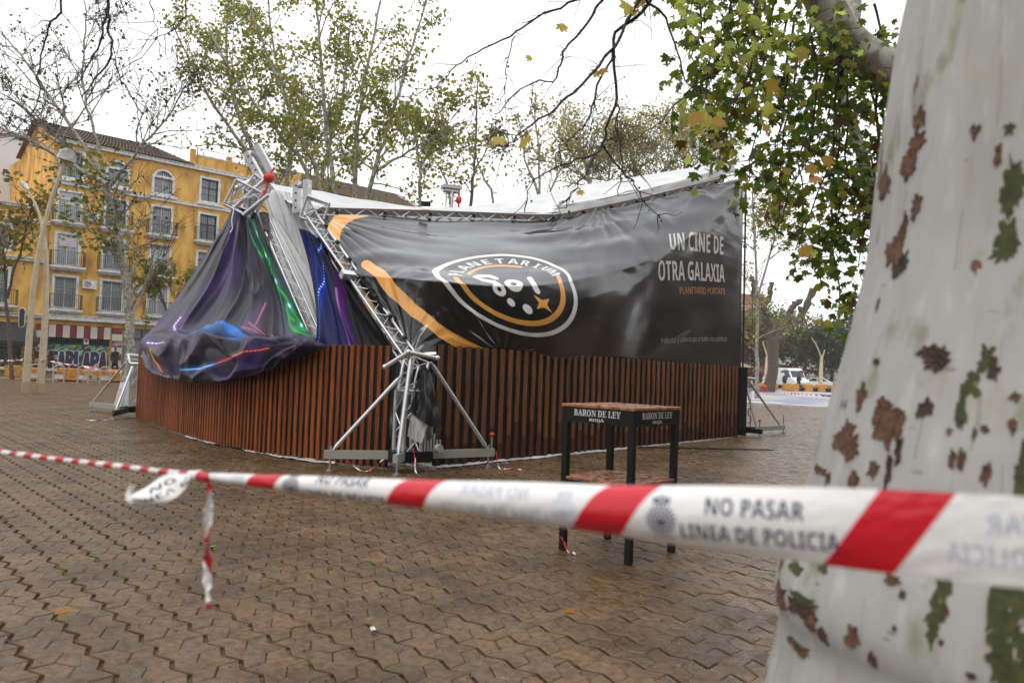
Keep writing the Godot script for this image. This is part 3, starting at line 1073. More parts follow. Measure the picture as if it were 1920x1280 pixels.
func corner_block(parent: Node, at: Vector3, up: Vector3, w: float) -> void:
	# open cube of tubes with diagonals: the sleeve that rides on a tower
	var y := up.normalized()
	var x := y.cross(Vector3(0.3, 0.1, 1.0)).normalized()
	var z := x.cross(y)
	var h := w * 0.5
	var p := []
	for k in 8: p.append(at + x * (h if k & 1 else -h) + y * (h if k & 2 else -h) + z * (h if k & 4 else -h))
	var g := Geo.new()
	for e in [[0, 1], [2, 3], [4, 5], [6, 7], [0, 2], [1, 3], [4, 6], [5, 7], [0, 4], [1, 5], [2, 6], [3, 7]]: g.rod(p[e[0]], p[e[1]], 0.022, 8)
	obj("sleeve_frame", g, M.alu, parent)
	var d := Geo.new()
	for e in [[0, 3], [4, 7], [0, 6], [1, 7], [2, 7], [0, 5], [1, 4], [5, 6]]: d.rod(p[e[0]], p[e[1]], 0.011, 6)
	obj("sleeve_diagonal", d, M.alu, parent)

func cloth(called: String, top: PackedVector3Array, low: PackedVector3Array, amp: float, m: Material, label: String, sd: int, deep := 24) -> MeshInstance3D:
	var g := Geo.new()
	var nz := noise(2.2, sd, 3)
	var pts := PackedVector3Array(); var uv := PackedVector2Array()
	for r in deep + 1:
		for q in 25:
			var f := q / 24.0; var h := float(r) / deep
			var p := on(top, f).lerp(on(low, f), h)
			p += Vector3(0.2, 0, 1) * amp * (nz.get_noise_3dv(Vector3(p.x * 2.4, p.y * 0.5, p.z * 2.4)) * 2.0) * minf(1.0, h * 4.0 + 0.15)
			pts.append(p); uv.append(Vector2(f, h))
	g.sheet(pts, 25, uv, Vector3(0, 1.3, 0))
	var o := obj(called, g, m)
	tag(o, label, "sheet")
	return o

# ---------------------------------------------------------------- printed banners
func net(rows: Array, nu: int, nv: int) -> PackedVector3Array:
	# a smooth surface through rows of control points
	var out := PackedVector3Array()
	for r in nv + 1:
		var x := float(r) / nv * (rows.size() - 1)
		var i := mini(int(x), rows.size() - 2)
		var f := x - i
		for q in nu + 1:
			var s := float(q) / nu
			var c := PackedVector3Array([on(rows[maxi(i - 1, 0)], s), on(rows[i], s), on(rows[i + 1], s), on(rows[mini(i + 2, rows.size() - 1)], s)])
			out.append(c[1].cubic_interpolate(c[2], c[0], c[3], f))
	return out

func push(p: PackedVector3Array, cols: int, by: PackedFloat32Array) -> PackedVector3Array:
	# moves every grid point along its normal, towards the camera side
	var rows := p.size() / cols
	var out := p.duplicate()
	for r in rows:
		for q in cols:
			var l := p[r * cols + maxi(q - 1, 0)]; var rr := p[r * cols + mini(q + 1, cols - 1)]
			var u := p[maxi(r - 1, 0) * cols + q]; var d := p[mini(r + 1, rows - 1) * cols + q]
			var m := (rr - l).cross(u - d).normalized()
			if m.z < 0.0: m = -m
			out[r * cols + q] = p[r * cols + q] + m * by[r * cols + q]
	return out

func vinyl(called: String, tex: Texture2D, rough: float, coat: float, spec := 0.38) -> StandardMaterial3D:
	var m := mat(called, Color.WHITE, rough, 0.0, spec)
	m.albedo_texture = tex
	m.texture_repeat = false
	m.clearcoat_enabled = coat > 0.0
	m.clearcoat = coat
	m.clearcoat_roughness = 0.12
	return m

func front_banner_grid(nu: int, nup: int, nlow: int) -> Array:
	var f := [
		v3([-2.99, 3.52, -11.95, -2.61, 3.00, -11.50, -2.25, 2.53, -11.00, -1.75, 1.95, -10.50, -1.26, 1.43, -10.00]),
		v3([-2.41, 3.61, -12.30, -2.08, 3.04, -11.50, -1.63, 2.45, -10.50, -1.29, 1.93, -10.25, -0.99, 1.47, -10.12]),
		v3([-1.56, 3.73, -12.85, -1.27, 3.05, -11.60, -0.96, 2.39, -10.20, -0.78, 1.90, -10.30, -0.56, 1.46, -10.55]),
		v3([-0.62, 3.83, -13.35, -0.47, 3.09, -12.00, -0.35, 2.42, -10.75, -0.19, 1.94, -10.85, 0.01, 1.47, -11.25]),
		v3([0.30, 3.91, -13.80, 0.34, 3.19, -12.60, 0.40, 2.53, -11.50, 0.58, 1.96, -11.60, 0.78, 1.44, -12.05]),
		v3([1.19, 4.15, -14.40, 1.21, 3.44, -13.30, 1.23, 2.79, -12.45, 1.44, 2.12, -12.60, 1.66, 1.41, -13.15]),
		v3([2.43, 4.64, -15.45, 2.32, 3.92, -14.40, 2.28, 3.26, -13.78, 2.40, 2.32, -13.96, 2.60, 1.37, -14.38]),
		v3([3.66, 5.15, -16.30, 3.55, 4.55, -15.62, 3.53, 4.07, -15.34, 3.63, 2.68, -15.46, 3.74, 1.35, -15.68]),
		v3([4.89, 5.56, -17.02, 4.88, 5.39, -17.0, 4.87, 5.18, -16.98, 4.92, 3.19, -17.0, 4.96, 1.31, -17.02])]
	var lines := []
	for k in 5:
		var l := PackedVector3Array()
		for q in f: l.append(q[k])
		lines.append(l)
	var cols := nu + 1
	var p := PackedVector3Array()
	for r in nup + nlow + 1:
		for q in cols:
			var s := float(q) / nu
			var a := on(lines[0], s); var b := on(lines[1], s); var d := on(lines[2], s); var e := on(lines[3], s); var h := on(lines[4], s)
			if r <= nup:
				# quadratic through top, belly and fold
				var x := float(r) / nup
				var b2 := b * 2.0 - (a + d) * 0.5
				p.append(a.lerp(b2, x).lerp(b2.lerp(d, x), x))
			else:
				var x := float(r - nup) / nlow
				var e2 := e * 2.0 - (d + h) * 0.5
				p.append(d.lerp(e2, x).lerp(e2.lerp(h, x), x))
	return [p, cols]

func make_banners() -> void:
	# --- black banner over the faded fence: its upper half has slumped into a belly that lies open to the sky
	var nu := 240; var nup := 70; var nlow := 74
	var gr := front_banner_grid(nu, nup, nlow)
	var p: PackedVector3Array = gr[0]
	var cols: int = gr[1]
	var rows := nup + nlow + 1
	# metres along the cloth: U along the fold, V up from the lower hem
	var uu := PackedFloat32Array(); uu.resize(cols)
	for q in range(1, cols): uu[q] = uu[q - 1] + p[nup * cols + q].distance_to(p[nup * cols + q - 1])
	var uv := PackedVector2Array(); uv.resize(p.size())
	for q in cols:
		var s := 0.0
		for r in range(rows - 1, -1, -1):
			if r < rows - 1: s += p[r * cols + q].distance_to(p[(r + 1) * cols + q])
			uv[r * cols + q] = Vector2(uu[q], s)
	var wide := uu[cols - 1]
	var high := 5.2
	if OS_PRINT:
		for r in range(0, rows, 4):
			for q in range(0, cols, 4):
				var k := r * cols + q
				print("B ", p[k].x, " ", p[k].y, " ", p[k].z, " ", uv[k].x, " ", uv[k].y)
		print("WIDE ", wide)
	# folds: pulled from the fixed corners, slack ripples between them
	var n1 := noise(0.9, 81, 1); var n2 := noise(1.6, 82, 1); var n3 := noise(0.35, 83, 1)
	var by := PackedFloat32Array(); by.resize(p.size())
	var vr := PackedFloat32Array(); vr.resize(cols)
	for q in cols: vr[q] = uv[nup * cols + q].y
	# pins: U, V, number of folds round the corner, height, reach
	var pins := [[0.0, uv[0].y, 20.0, 0.02, 0.9], [0.0, 0.0, 24.0, 0.03, 1.1], [wide, uv[cols - 1].y, 9.0, 0.06, 3.4], [wide * 0.47, uv[int(cols * 0.47)].y + 0.1, 14.0, 0.03, 1.1], [wide * 0.2, 0.0, 16.0, 0.02, 0.9]]
	for r in rows:
		for q in cols:
			var k := r * cols + q
			var x := uv[k]
			var d := 0.0
			var up := clampf((x.y - vr[q]) / 0.6, 0.0, 1.0)
			var low := clampf((vr[q] - x.y) / 0.3, 0.0, 1.0)
			var calm := 1.0 - smoothstep(6.2, 7.4, x.x) * low    # the wall under the slogan hangs nearly flat
			for pin in pins:
				var o := x - Vector2(pin[0], pin[1])
				var l := o.length()
				var th := atan2(o.y, o.x)
				var wv := sin(th * float(pin[2]) + n3.get_noise_2d(x.x * 2.0, x.y * 2.0) * 2.0)
				wv = wv * 0.6 + (1.0 - absf(wv)) * 0.7 - 0.4
				d += float(pin[3]) * wv * minf(l / 0.25, 1.0) * exp(-l / float(pin[4])) * (up if pin[2] < 10.0 else 1.0)
			# long ripples along the belly
			d += up * 0.022 * n1.get_noise_2d(x.x * 0.3, x.y * 1.9) * clampf((uv[q].y - x.y) / 0.3, 0.0, 1.0)
			# top swag just under the beam
			d += 0.1 * (1.0 - absf(n1.get_noise_2d(x.x * 0.4 + 9.0, (uv[q].y - x.y) * 1.4))) * exp(-(uv[q].y - x.y) / 0.4) * smoothstep(wide * 0.3, wide * 0.5, x.x) * clampf((uv[q].y - x.y) / 0.12, 0.0, 1.0)
			# slack wall below the fold, slanting folds towards the right
			var sl := x.x * 0.8 - x.y * 0.9
			d += low * (0.05 * n1.get_noise_2d(sl * 0.6, (x.x + x.y) * 0.2 + 20.0) + 0.008 * n2.get_noise_2d(sl * 0.9, (x.x + x.y) * 0.25)) * (0.2 + 0.8 * calm)
			# two pulled creases that cross the right half
			for cr2 in [[5.6, 0.12, 8.6, 0.95, 0.02]]:
				var a := Vector2(cr2[0], cr2[1]); var b := Vector2(cr2[2], cr2[3])
				var tt := clampf((x - a).dot(b - a) / (b - a).length_squared(), 0.0, 1.0)
				var dist := (x - a).cross((b - a).normalized())
				var fall := exp(-absf(dist) / (0.05 if dist > 0.0 else 0.22))
				var off := x.distance_to(a.lerp(b, tt))
				if off < 1.2: d += float(cr2[4]) * fall * sin(PI * tt) * exp(-maxf(off - absf(dist), 0.0) * 4.0)
			# broken, wet crumple along the fold itself
			var nf := absf(x.y - vr[q])
			d += 0.006 * n2.get_noise_2d(x.x * 0.9, x.y * 2.0) * exp(-nf / 0.16) * clampf((wide - x.x) / 2.0, 0.0, 1.0)
			# hold the hems on their supports
			by[k] = d * clampf(x.y / 0.25, 0.0, 1.0) * clampf((uv[q].y - x.y) / 0.1, 0.05, 1.0) * clampf(x.x / 0.2, 0.0, 1.0) * clampf((wide - x.x) / 0.25, 0.0, 1.0)
	p = push(p, cols, by)
	var tv := PackedVector2Array()
	for x in uv: tv.append(Vector2(x.x / wide, 1.0 - x.y / high))
	var g := Geo.new()
	g.sheet(p, cols, tv, Vector3(-2, 6, 0))
	var tex := front_print(wide, high)
	var vm := vinyl("black vinyl", tex, 0.34, 0.42, 0.48)
	vm.roughness_texture = mottle(256, [[0.2, Color(0.55, 0.55, 0.55)], [0.8, Color(1, 1, 1)]], 0.02, 44, 5)
	relief(vm, mottle(512, [[0.0, Color.BLACK], [1.0, Color.WHITE]], 0.012, 45, 3, 0.0, Vector2(2.5, 0.6)), 0.4)
	vm.roughness = 0.26
	tag(obj("logo_banner", g, vm), "slumped shiny black banner with round white and orange planetarium logo", "banner")

	# --- purple galaxy banner thrown over the bowed fence
	var lrows := [
		v3([-4.91, 3.92, -13.60, -4.80, 3.90, -13.50, -4.72, 3.88, -13.45, -4.63, 3.85, -13.40, -4.53, 3.82, -13.30, -4.44, 3.78, -13.20, -4.36, 3.74, -13.15]),
		v3([-5.41, 3.47, -14.20, -5.03, 3.34, -13.70, -4.74, 3.24, -13.40, -4.51, 3.18, -13.20, -4.28, 3.12, -13.00, -4.10, 3.09, -12.85, -3.97, 3.10, -12.75]),
		v3([-6.19, 2.70, -14.90, -5.40, 2.52, -13.90, -4.76, 2.40, -13.20, -4.28, 2.32, -12.70, -3.87, 2.27, -12.35, -3.60, 2.28, -12.15, -3.38, 2.31, -11.95]),
		v3([-7.01, 1.94, -15.50, -6.01, 1.81, -14.20, -5.09, 1.72, -13.10, -4.33, 1.68, -12.20, -3.65, 1.64, -11.50, -3.15, 1.62, -11.10, -2.97, 1.79, -11.30]),
		v3([-7.39, 1.60, -15.70, -6.14, 1.50, -13.78, -4.98, 1.50, -12.25, -4.04, 1.51, -11.25, -3.24, 1.52, -10.5, -2.72, 1.54, -10.2, -2.50, 1.57, -10.18]),
		v3([-7.18, 1.34, -15.40, -6.27, 1.01, -13.95, -5.18, 0.92, -12.50, -4.32, 0.94, -11.52, -3.48, 1.09, -10.72, -2.85, 1.30, -10.30, -2.30, 1.48, -10.0])]
	var lu := 150; var lv := 160
	var lp := net(lrows, lu, lv)
	var m1 := noise(1.3, 91, 1); var m2 := noise(2.0, 92, 1)
	var lb := PackedFloat32Array(); lb.resize(lp.size())
	var luv := PackedVector2Array()
	for r in lv + 1:
		for q in lu + 1:
			var s := float(q) / lu; var h := float(r) / lv
			luv.append(Vector2(s, h))
			var k := r * (lu + 1) + q
			# folds that hang down from the peak
			var th := (s - 0.5) * 1.0
			var d := 0.09 * (m1.get_noise_2d(th * 3.0, h * 0.5)) * smoothstep(0.02, 0.3, h) * (1.0 - smoothstep(0.6, 0.78, h))
			d += 0.014 * (1.0 - 2.0 * absf(m2.get_noise_2d(th * 4.4, h * 0.9 + 4.0))) * smoothstep(0.05, 0.3, h) * (1.0 - smoothstep(0.6, 0.8, h))
			d += 0.035 * pow(1.0 - absf(m2.get_noise_2d(th * 1.9 + 7.0, h * 0.7)), 7.0) * smoothstep(0.05, 0.25, h) * (1.0 - smoothstep(0.6, 0.8, h))
			# heaped crumple where it breaks over the fence
			var heap := smoothstep(0.58, 0.72, h)
			d += heap * 0.075 * (0.7 - 2.0 * absf(m1.get_noise_2d(s * 2.6 + h * 0.8, h * 2.3 - s * 0.8 + 30.0))) * (1.0 - smoothstep(0.97, 1.0, h) * 0.5) * (1.0 - smoothstep(0.7, 0.95, s) * 0.8)
			d += heap * 0.03 * (0.7 - 2.0 * absf(m2.get_noise_2d(s * 3.0 - h * 1.6, h * 2.6 + s * 1.0))) * (1.0 - smoothstep(0.75, 0.95, s))
			d += heap * 0.06 * pow(1.0 - absf(m1.get_noise_2d(s * 3.4 - h * 1.3 + 11.0, h * 2.0 + s * 1.4)), 5.0) * (1.0 - smoothstep(0.75, 0.95, s))
			if h > 0.78: d = maxf(d, -0.02) + 0.03
			# the swollen blue bulge above the fence
			d += 0.2 * exp(-pow((s - 0.42) / 0.16, 2.0) - pow((h - 0.71) / 0.06, 2.0))
			lb[k] = d * clampf((1.0 - s) / 0.06, 0.0, 1.0) * clampf(s / 0.05, 0.25, 1.0)
	lp = push(lp, lu + 1, lb)
	var lg := Geo.new()
	lg.sheet(lp, lu + 1, luv, Vector3(-4, 4, 0))
	var lm := vinyl("printed purple vinyl", galaxy_print(), 0.38, 0.06, 0.26)
	relief(lm, mottle(256, [[0.0, Color.BLACK], [1.0, Color.WHITE]], 0.014, 46, 2), 0.25)
	tag(obj("galaxy_banner", lg, lm), "dark purple banner with neon green print draped over the bowed fence", "banner")

	# --- narrow blue and violet strip left of the snapped tower
	var brows := [
		v3([-3.26, 3.29, -11.85, -3.13, 3.25, -11.75, -2.98, 3.17, -11.65, -2.86, 3.12, -11.60]),
		v3([-3.04, 2.69, -11.60, -2.83, 2.68, -11.45, -2.59, 2.66, -11.25, -2.40, 2.58, -11.05]),
		v3([-2.86, 2.03, -11.20, -2.53, 2.03, -10.95, -2.22, 2.03, -10.70, -1.92, 2.00, -10.45]),
		v3([-2.76, 1.44, -10.90, -2.28, 1.47, -10.55, -1.88, 1.50, -10.30, -1.50, 1.52, -10.00])]
	var bp := net(brows, 60, 70)
	var bb := PackedFloat32Array(); bb.resize(bp.size())
	var buv := PackedVector2Array()
	for r in 71:
		for q in 61:
			var s := q / 60.0; var h := r / 70.0
			buv.append(Vector2(s, h))
			bb[r * 61 + q] = (0.08 * m1.get_noise_2d(s * 3.0, h * 0.5 + 50.0) + 0.03 * m2.get_noise_2d(s * 4.0, h * 0.7)) * clampf((1.0 - s) / 0.1, 0.0, 1.0)
	bp = push(bp, 61, bb)
	var bg := Geo.new()
	bg.sheet(bp, 61, buv, Vector3(-2, 2, 0))
	tag(obj("violet_banner", bg, vinyl("printed violet vinyl", violet_print(), 0.5, 0.0, 0.25)), "narrow blue and violet banner strip hanging left of the snapped tower", "banner")

	# --- white lining between the two leaning trusses
	var srows := [
		v3([-4.72, 4.44, -14.40, -4.37, 4.39, -14.30, -3.95, 4.26, -14.00, -3.41, 4.00, -13.60]),
		v3([-4.35, 3.71, -14.00, -4.03, 3.66, -13.90, -3.62, 3.57, -13.60, -3.06, 3.31, -13.00]),
		v3([-3.66, 2.67, -13.00, -3.50, 2.69, -13.10, -3.23, 2.67, -12.90, -2.67, 2.45, -12.20]),
		v3([-2.92, 1.43, -11.70, -2.86, 1.44, -11.80, -2.72, 1.44, -11.70, -2.11, 1.45, -11.20])]
	tag(draped("white_lining", srows, 60, 80, 0.07, 4.5, 0.5, 101), "white fabric lining hanging between the two leaning trusses", "sheet")
	var flap := [
		v3([-4.33, 3.80, -13.32, -4.26, 3.78, -13.36, -4.18, 3.74, -13.42]),
		v3([-3.86, 3.02, -12.72, -3.74, 3.02, -12.80, -3.56, 3.02, -12.92]),
		v3([-3.38, 2.35, -12.10, -3.26, 2.36, -12.16, -3.08, 2.36, -12.30]),
		v3([-2.70, 1.42, -11.15, -2.66, 1.43, -11.2, -2.62, 1.43, -11.25])]
	tag(draped("white_flap", flap, 30, 80, 0.06, 6.0, 0.4, 102), "creased white flap along the truss beside the green printed banner", "sheet")
	# black inner flap next to it
	var dark := mat("black fabric", lin(0.014, 0.014, 0.015), 0.55)
	M.black_cloth = dark
	var df := cloth("black_flap", v3([-4.33, 3.76, -13.16, -4.25, 3.78, -13.2, -4.17, 3.76, -13.22]), v3([-4.0, 3.12, -12.72, -3.98, 3.12, -12.7, -3.96, 3.12, -12.7]), 0.04, dark, "torn black flap below the leaning truss top", 103)

	# --- white roof
	var rf := v3([-3.58, 3.78, -12.90, -3.03, 3.66, -12.12, -2.37, 3.76, -12.52, -1.66, 3.86, -12.97, -0.81, 3.95, -13.42, 0.20, 4.05, -13.82, 0.73, 4.14, -14.12, 2.44, 4.84, -15.62, 4.69, 5.78, -17.07])
	var rm := v3([-4.24, 4.19, -14.20, -3.52, 4.10, -14.05, -2.74, 4.19, -14.75, -1.93, 4.29, -15.47, -0.86, 4.47, -16.20, 0.07, 4.65, -16.65, 1.18, 4.90, -16.80, 2.88, 5.42, -17.30, 4.77, 5.92, -17.52])
	var rb := v3([-4.95, 4.72, -15.50, -4.02, 4.68, -16.00, -3.11, 4.73, -17.00, -2.18, 4.82, -18.00, -0.89, 5.12, -19.00, -0.12, 5.40, -19.50, 1.72, 5.87, -19.50, 3.35, 6.05, -19.00, 4.84, 6.09, -18.00])
	var re := rb.duplicate()
	for k in re.size(): re[k] += Vector3(0.2, -0.9, -2.2)
	tag(draped("tent_roof", [rf, rm, rb, re], 160, 70, 0.05, 1.6, 1.4, 104), "sagging white tent roof above the black banner", "tent roof")
	# the beam's white sleeve on the rising side
	var sl := cloth("roof_sleeve", v3([0.74, 4.22, -14.0, 2.43, 4.88, -15.42, 4.7, 5.86, -16.98]), v3([0.76, 4.06, -13.96, 2.43, 4.74, -15.4, 4.74, 5.72, -16.96]), 0.02, M.white_sheet, "white roof hem rolled over the rising end of the roof beam", 105)
	# cloth and paper left hanging at the snapped tower
	cloth("black_rag", v3([-1.13, 1.22, -9.58, -1.05, 1.29, -9.54, -0.97, 1.2, -9.6]), v3([-1.2, 0.74, -9.5, -1.0, 0.6, -9.46, -0.80, 0.52, -9.54]), 0.07, dark, "black rag hanging from the snapped tower foot", 106)
	cloth("white_rag", v3([-1.18, 0.78, -9.52, -1.08, 0.72, -9.5, -0.96, 0.66, -9.5]), v3([-1.22, 0.44, -9.54, -1.12, 0.38, -9.52, -1.04, 0.36, -9.52]), 0.03, M.white_sheet, "white cloth scrap below the black rag at the tower foot", 107)
	# grey inner cover seen through the gap between the fences
	var gm := mat("grey inner cover", lin(0.12, 0.12, 0.125), 0.35)
	cloth("inner_cover", v3([-1.62, 1.5, -10.4, -1.2, 1.45, -10.55, -0.8, 1.46, -10.5]), v3([-1.6, 0.06, -10.35, -1.15, 0.05, -10.5, -0.8, 0.06, -10.45]), 0.1, gm, "grey inner cover seen in the gap between the two fences", 108)

func draped(called: String, rows: Array, nu: int, nv: int, amp: float, fu: float, fv: float, sd: int) -> MeshInstance3D:
	var p := net(rows, nu, nv)
	var n1 := noise(1.0, sd, 3); var n2 := noise(2.3, sd + 1, 2)
	var by := PackedFloat32Array(); by.resize(p.size())
	var uv := PackedVector2Array()
	for r in nv + 1:
		for q in nu + 1:
			var s := float(q) / nu; var h := float(r) / nv
			uv.append(Vector2(s, h))
			var hold := clampf(minf(h, 1.0 - h) / 0.06, 0.0, 1.0)
			by[r * (nu + 1) + q] = amp * hold * (n1.get_noise_2d(s * fu, h * fv) + 0.7 * (1.0 - 2.0 * absf(n2.get_noise_2d(s * fu * 0.7, h * fv * 0.8))))
	p = push(p, nu + 1, by)
	var g := Geo.new()
	g.sheet(p, nu + 1, uv, Vector3(0, 30, 5))
	return obj(called, g, M.white_sheet)

# everything below is flat print, laid out in metres of cloth
func front_print(wide: float, high: float) -> ImageTexture:
	var w := 2048; var h := 1120
	var k := w / wide                    # pixels per metre across
	var ky := h / high                   # and up
	var pic := Pic.new(w, h, lin(0.011, 0.011, 0.012))
	var white := lin(0.72, 0.72, 0.72); var orange := lin(0.72, 0.34, 0.075)
	var c := Vector2(LOGO_AT.x * k, h - LOGO_AT.y * ky)
	var R := Vector2(1.32 * k, 0.94 * ky)
	var at := func(x: float, y: float) -> Vector2: return c + Vector2(x * R.x, -y * R.y)
	var arc := func(r: float, a0: float, a1: float) -> PackedVector2Array:
		var l := PackedVector2Array()
		for i in 81:
			var t := deg_to_rad(lerpf(a0, a1, i / 80.0))
			l.append(c + Vector2(cos(t) * r * R.x, -sin(t) * r * R.y))
		return l
	# big orange sweep at the left
	for part in SWEEP:
		var sweep := PackedVector2Array()
		for q in part: sweep.append(Vector2(q[0] * k, h - q[1] * ky))
		pic.line(sweep, 0.3 * k, orange, 2.0)
	pic.line(arc.call(1.0, 0.0, 360.0), 0.085 * k, white)
	pic.line(arc.call(0.62, 74.0, 168.0), 0.075 * k, orange)
	pic.line(arc.call(0.80, 188.0, 378.0), 0.1 * k, orange)
	# PLANETARIUM round the top
	var word := "PLANETARIUM"
	for i in word.length():
		var t := deg_to_rad(lerpf(176.0, 26.0, i / 10.0))
		var ch := letters(word[i], "Droid Sans", 700)
		var sp := span(ch)
		var r2 := 0.70
		var o: Vector2 = c + Vector2(cos(t) * r2 * R.x, -sin(t) * r2 * R.y)
		var tx := Vector2(sin(t) * R.x, cos(t) * R.y) * 0.185; var ty := Vector2(cos(t) * R.x, -sin(t) * R.y) * 0.17
		pic.tris(ch, Transform2D(tx, ty, o - tx * sp.x * 0.5), white)
	# Sol, heavy and round, and the marks below it
	var bold := 0.115 * R.y
	pic.line(PackedVector2Array([at.call(-0.24, 0.02), at.call(-0.32, 0.10), at.call(-0.46, 0.09), at.call(-0.52, 0.0), at.call(-0.42, -0.08), at.call(-0.28, -0.12), at.call(-0.22, -0.2)]), bold, white)
	ring_at(pic, at.call(0.02, -0.13), 0.095 * R.x, bold, white)
	pic.line(PackedVector2Array([at.call(0.28, 0.12), at.call(0.36, -0.22)]), bold, white)
	ring_at(pic, at.call(-0.21, -0.31), 0.06 * R.x, 0.06 * R.x, white)
	pic.disc(at.call(-0.09, -0.49), 0.055 * R.x, white)
	pic.disc(at.call(0.12, -0.56), 0.066 * R.x, white)
	# four-pointed orange star
	var st := PackedVector2Array()
	var sc: Vector2 = at.call(0.39, -0.43)
	for i in 8:
		var t := PI / 4.0 * i + PI / 4.0 + 0.1
		st.append(sc + Vector2(cos(t) * R.x, sin(t) * R.y) * (0.17 if i % 2 == 0 else 0.06))
	pic.poly(st, orange)
	# slogan at the right
	var pt := func(x: float, y: float) -> Vector2: return Vector2(x * k, h - y * ky)
	put_fit(pic, "UN CINE DE", "Droid Sans", 700, pt.call(7.50, 2.30), pt.call(10.02, 2.48), 0.37 * ky, white)
	put_fit(pic, "OTRA GALAXIA", "Droid Sans", 700, pt.call(6.98, 1.70), pt.call(10.06, 1.91), 0.36 * ky, white)
	put_fit(pic, "PLANETARIO PORTÁTIL", "Droid Sans", 400, pt.call(7.84, 1.50), pt.call(10.12, 1.66), 0.13 * ky, orange)
	put_fit(pic, "Películas y ciencia para todos los públicos", "Droid Sans", 400, pt.call(6.93, 0.5), pt.call(10.19, 0.66), 0.1 * ky, lin(0.4, 0.4, 0.4))
	return pic.texture()

func ring_at(pic: Pic, c: Vector2, r: float, wd: float, col: Color) -> void:
	var l := PackedVector2Array()
	for i in 25: l.append(c + Vector2(cos(TAU * i / 24.0), sin(TAU * i / 24.0)) * r)
	pic.line(l, wd, col)

# text stretched from the point l to the point r, capitals `tall` pixels high
func put_fit(pic: Pic, s: String, face: String, weight: int, l: Vector2, r: Vector2, tall: float, col: Color) -> void:
	var ch := letters(s, face, weight)
	pic.tris(ch, Transform2D((r - l) / span(ch).x, Vector2(0, -tall), l), col)

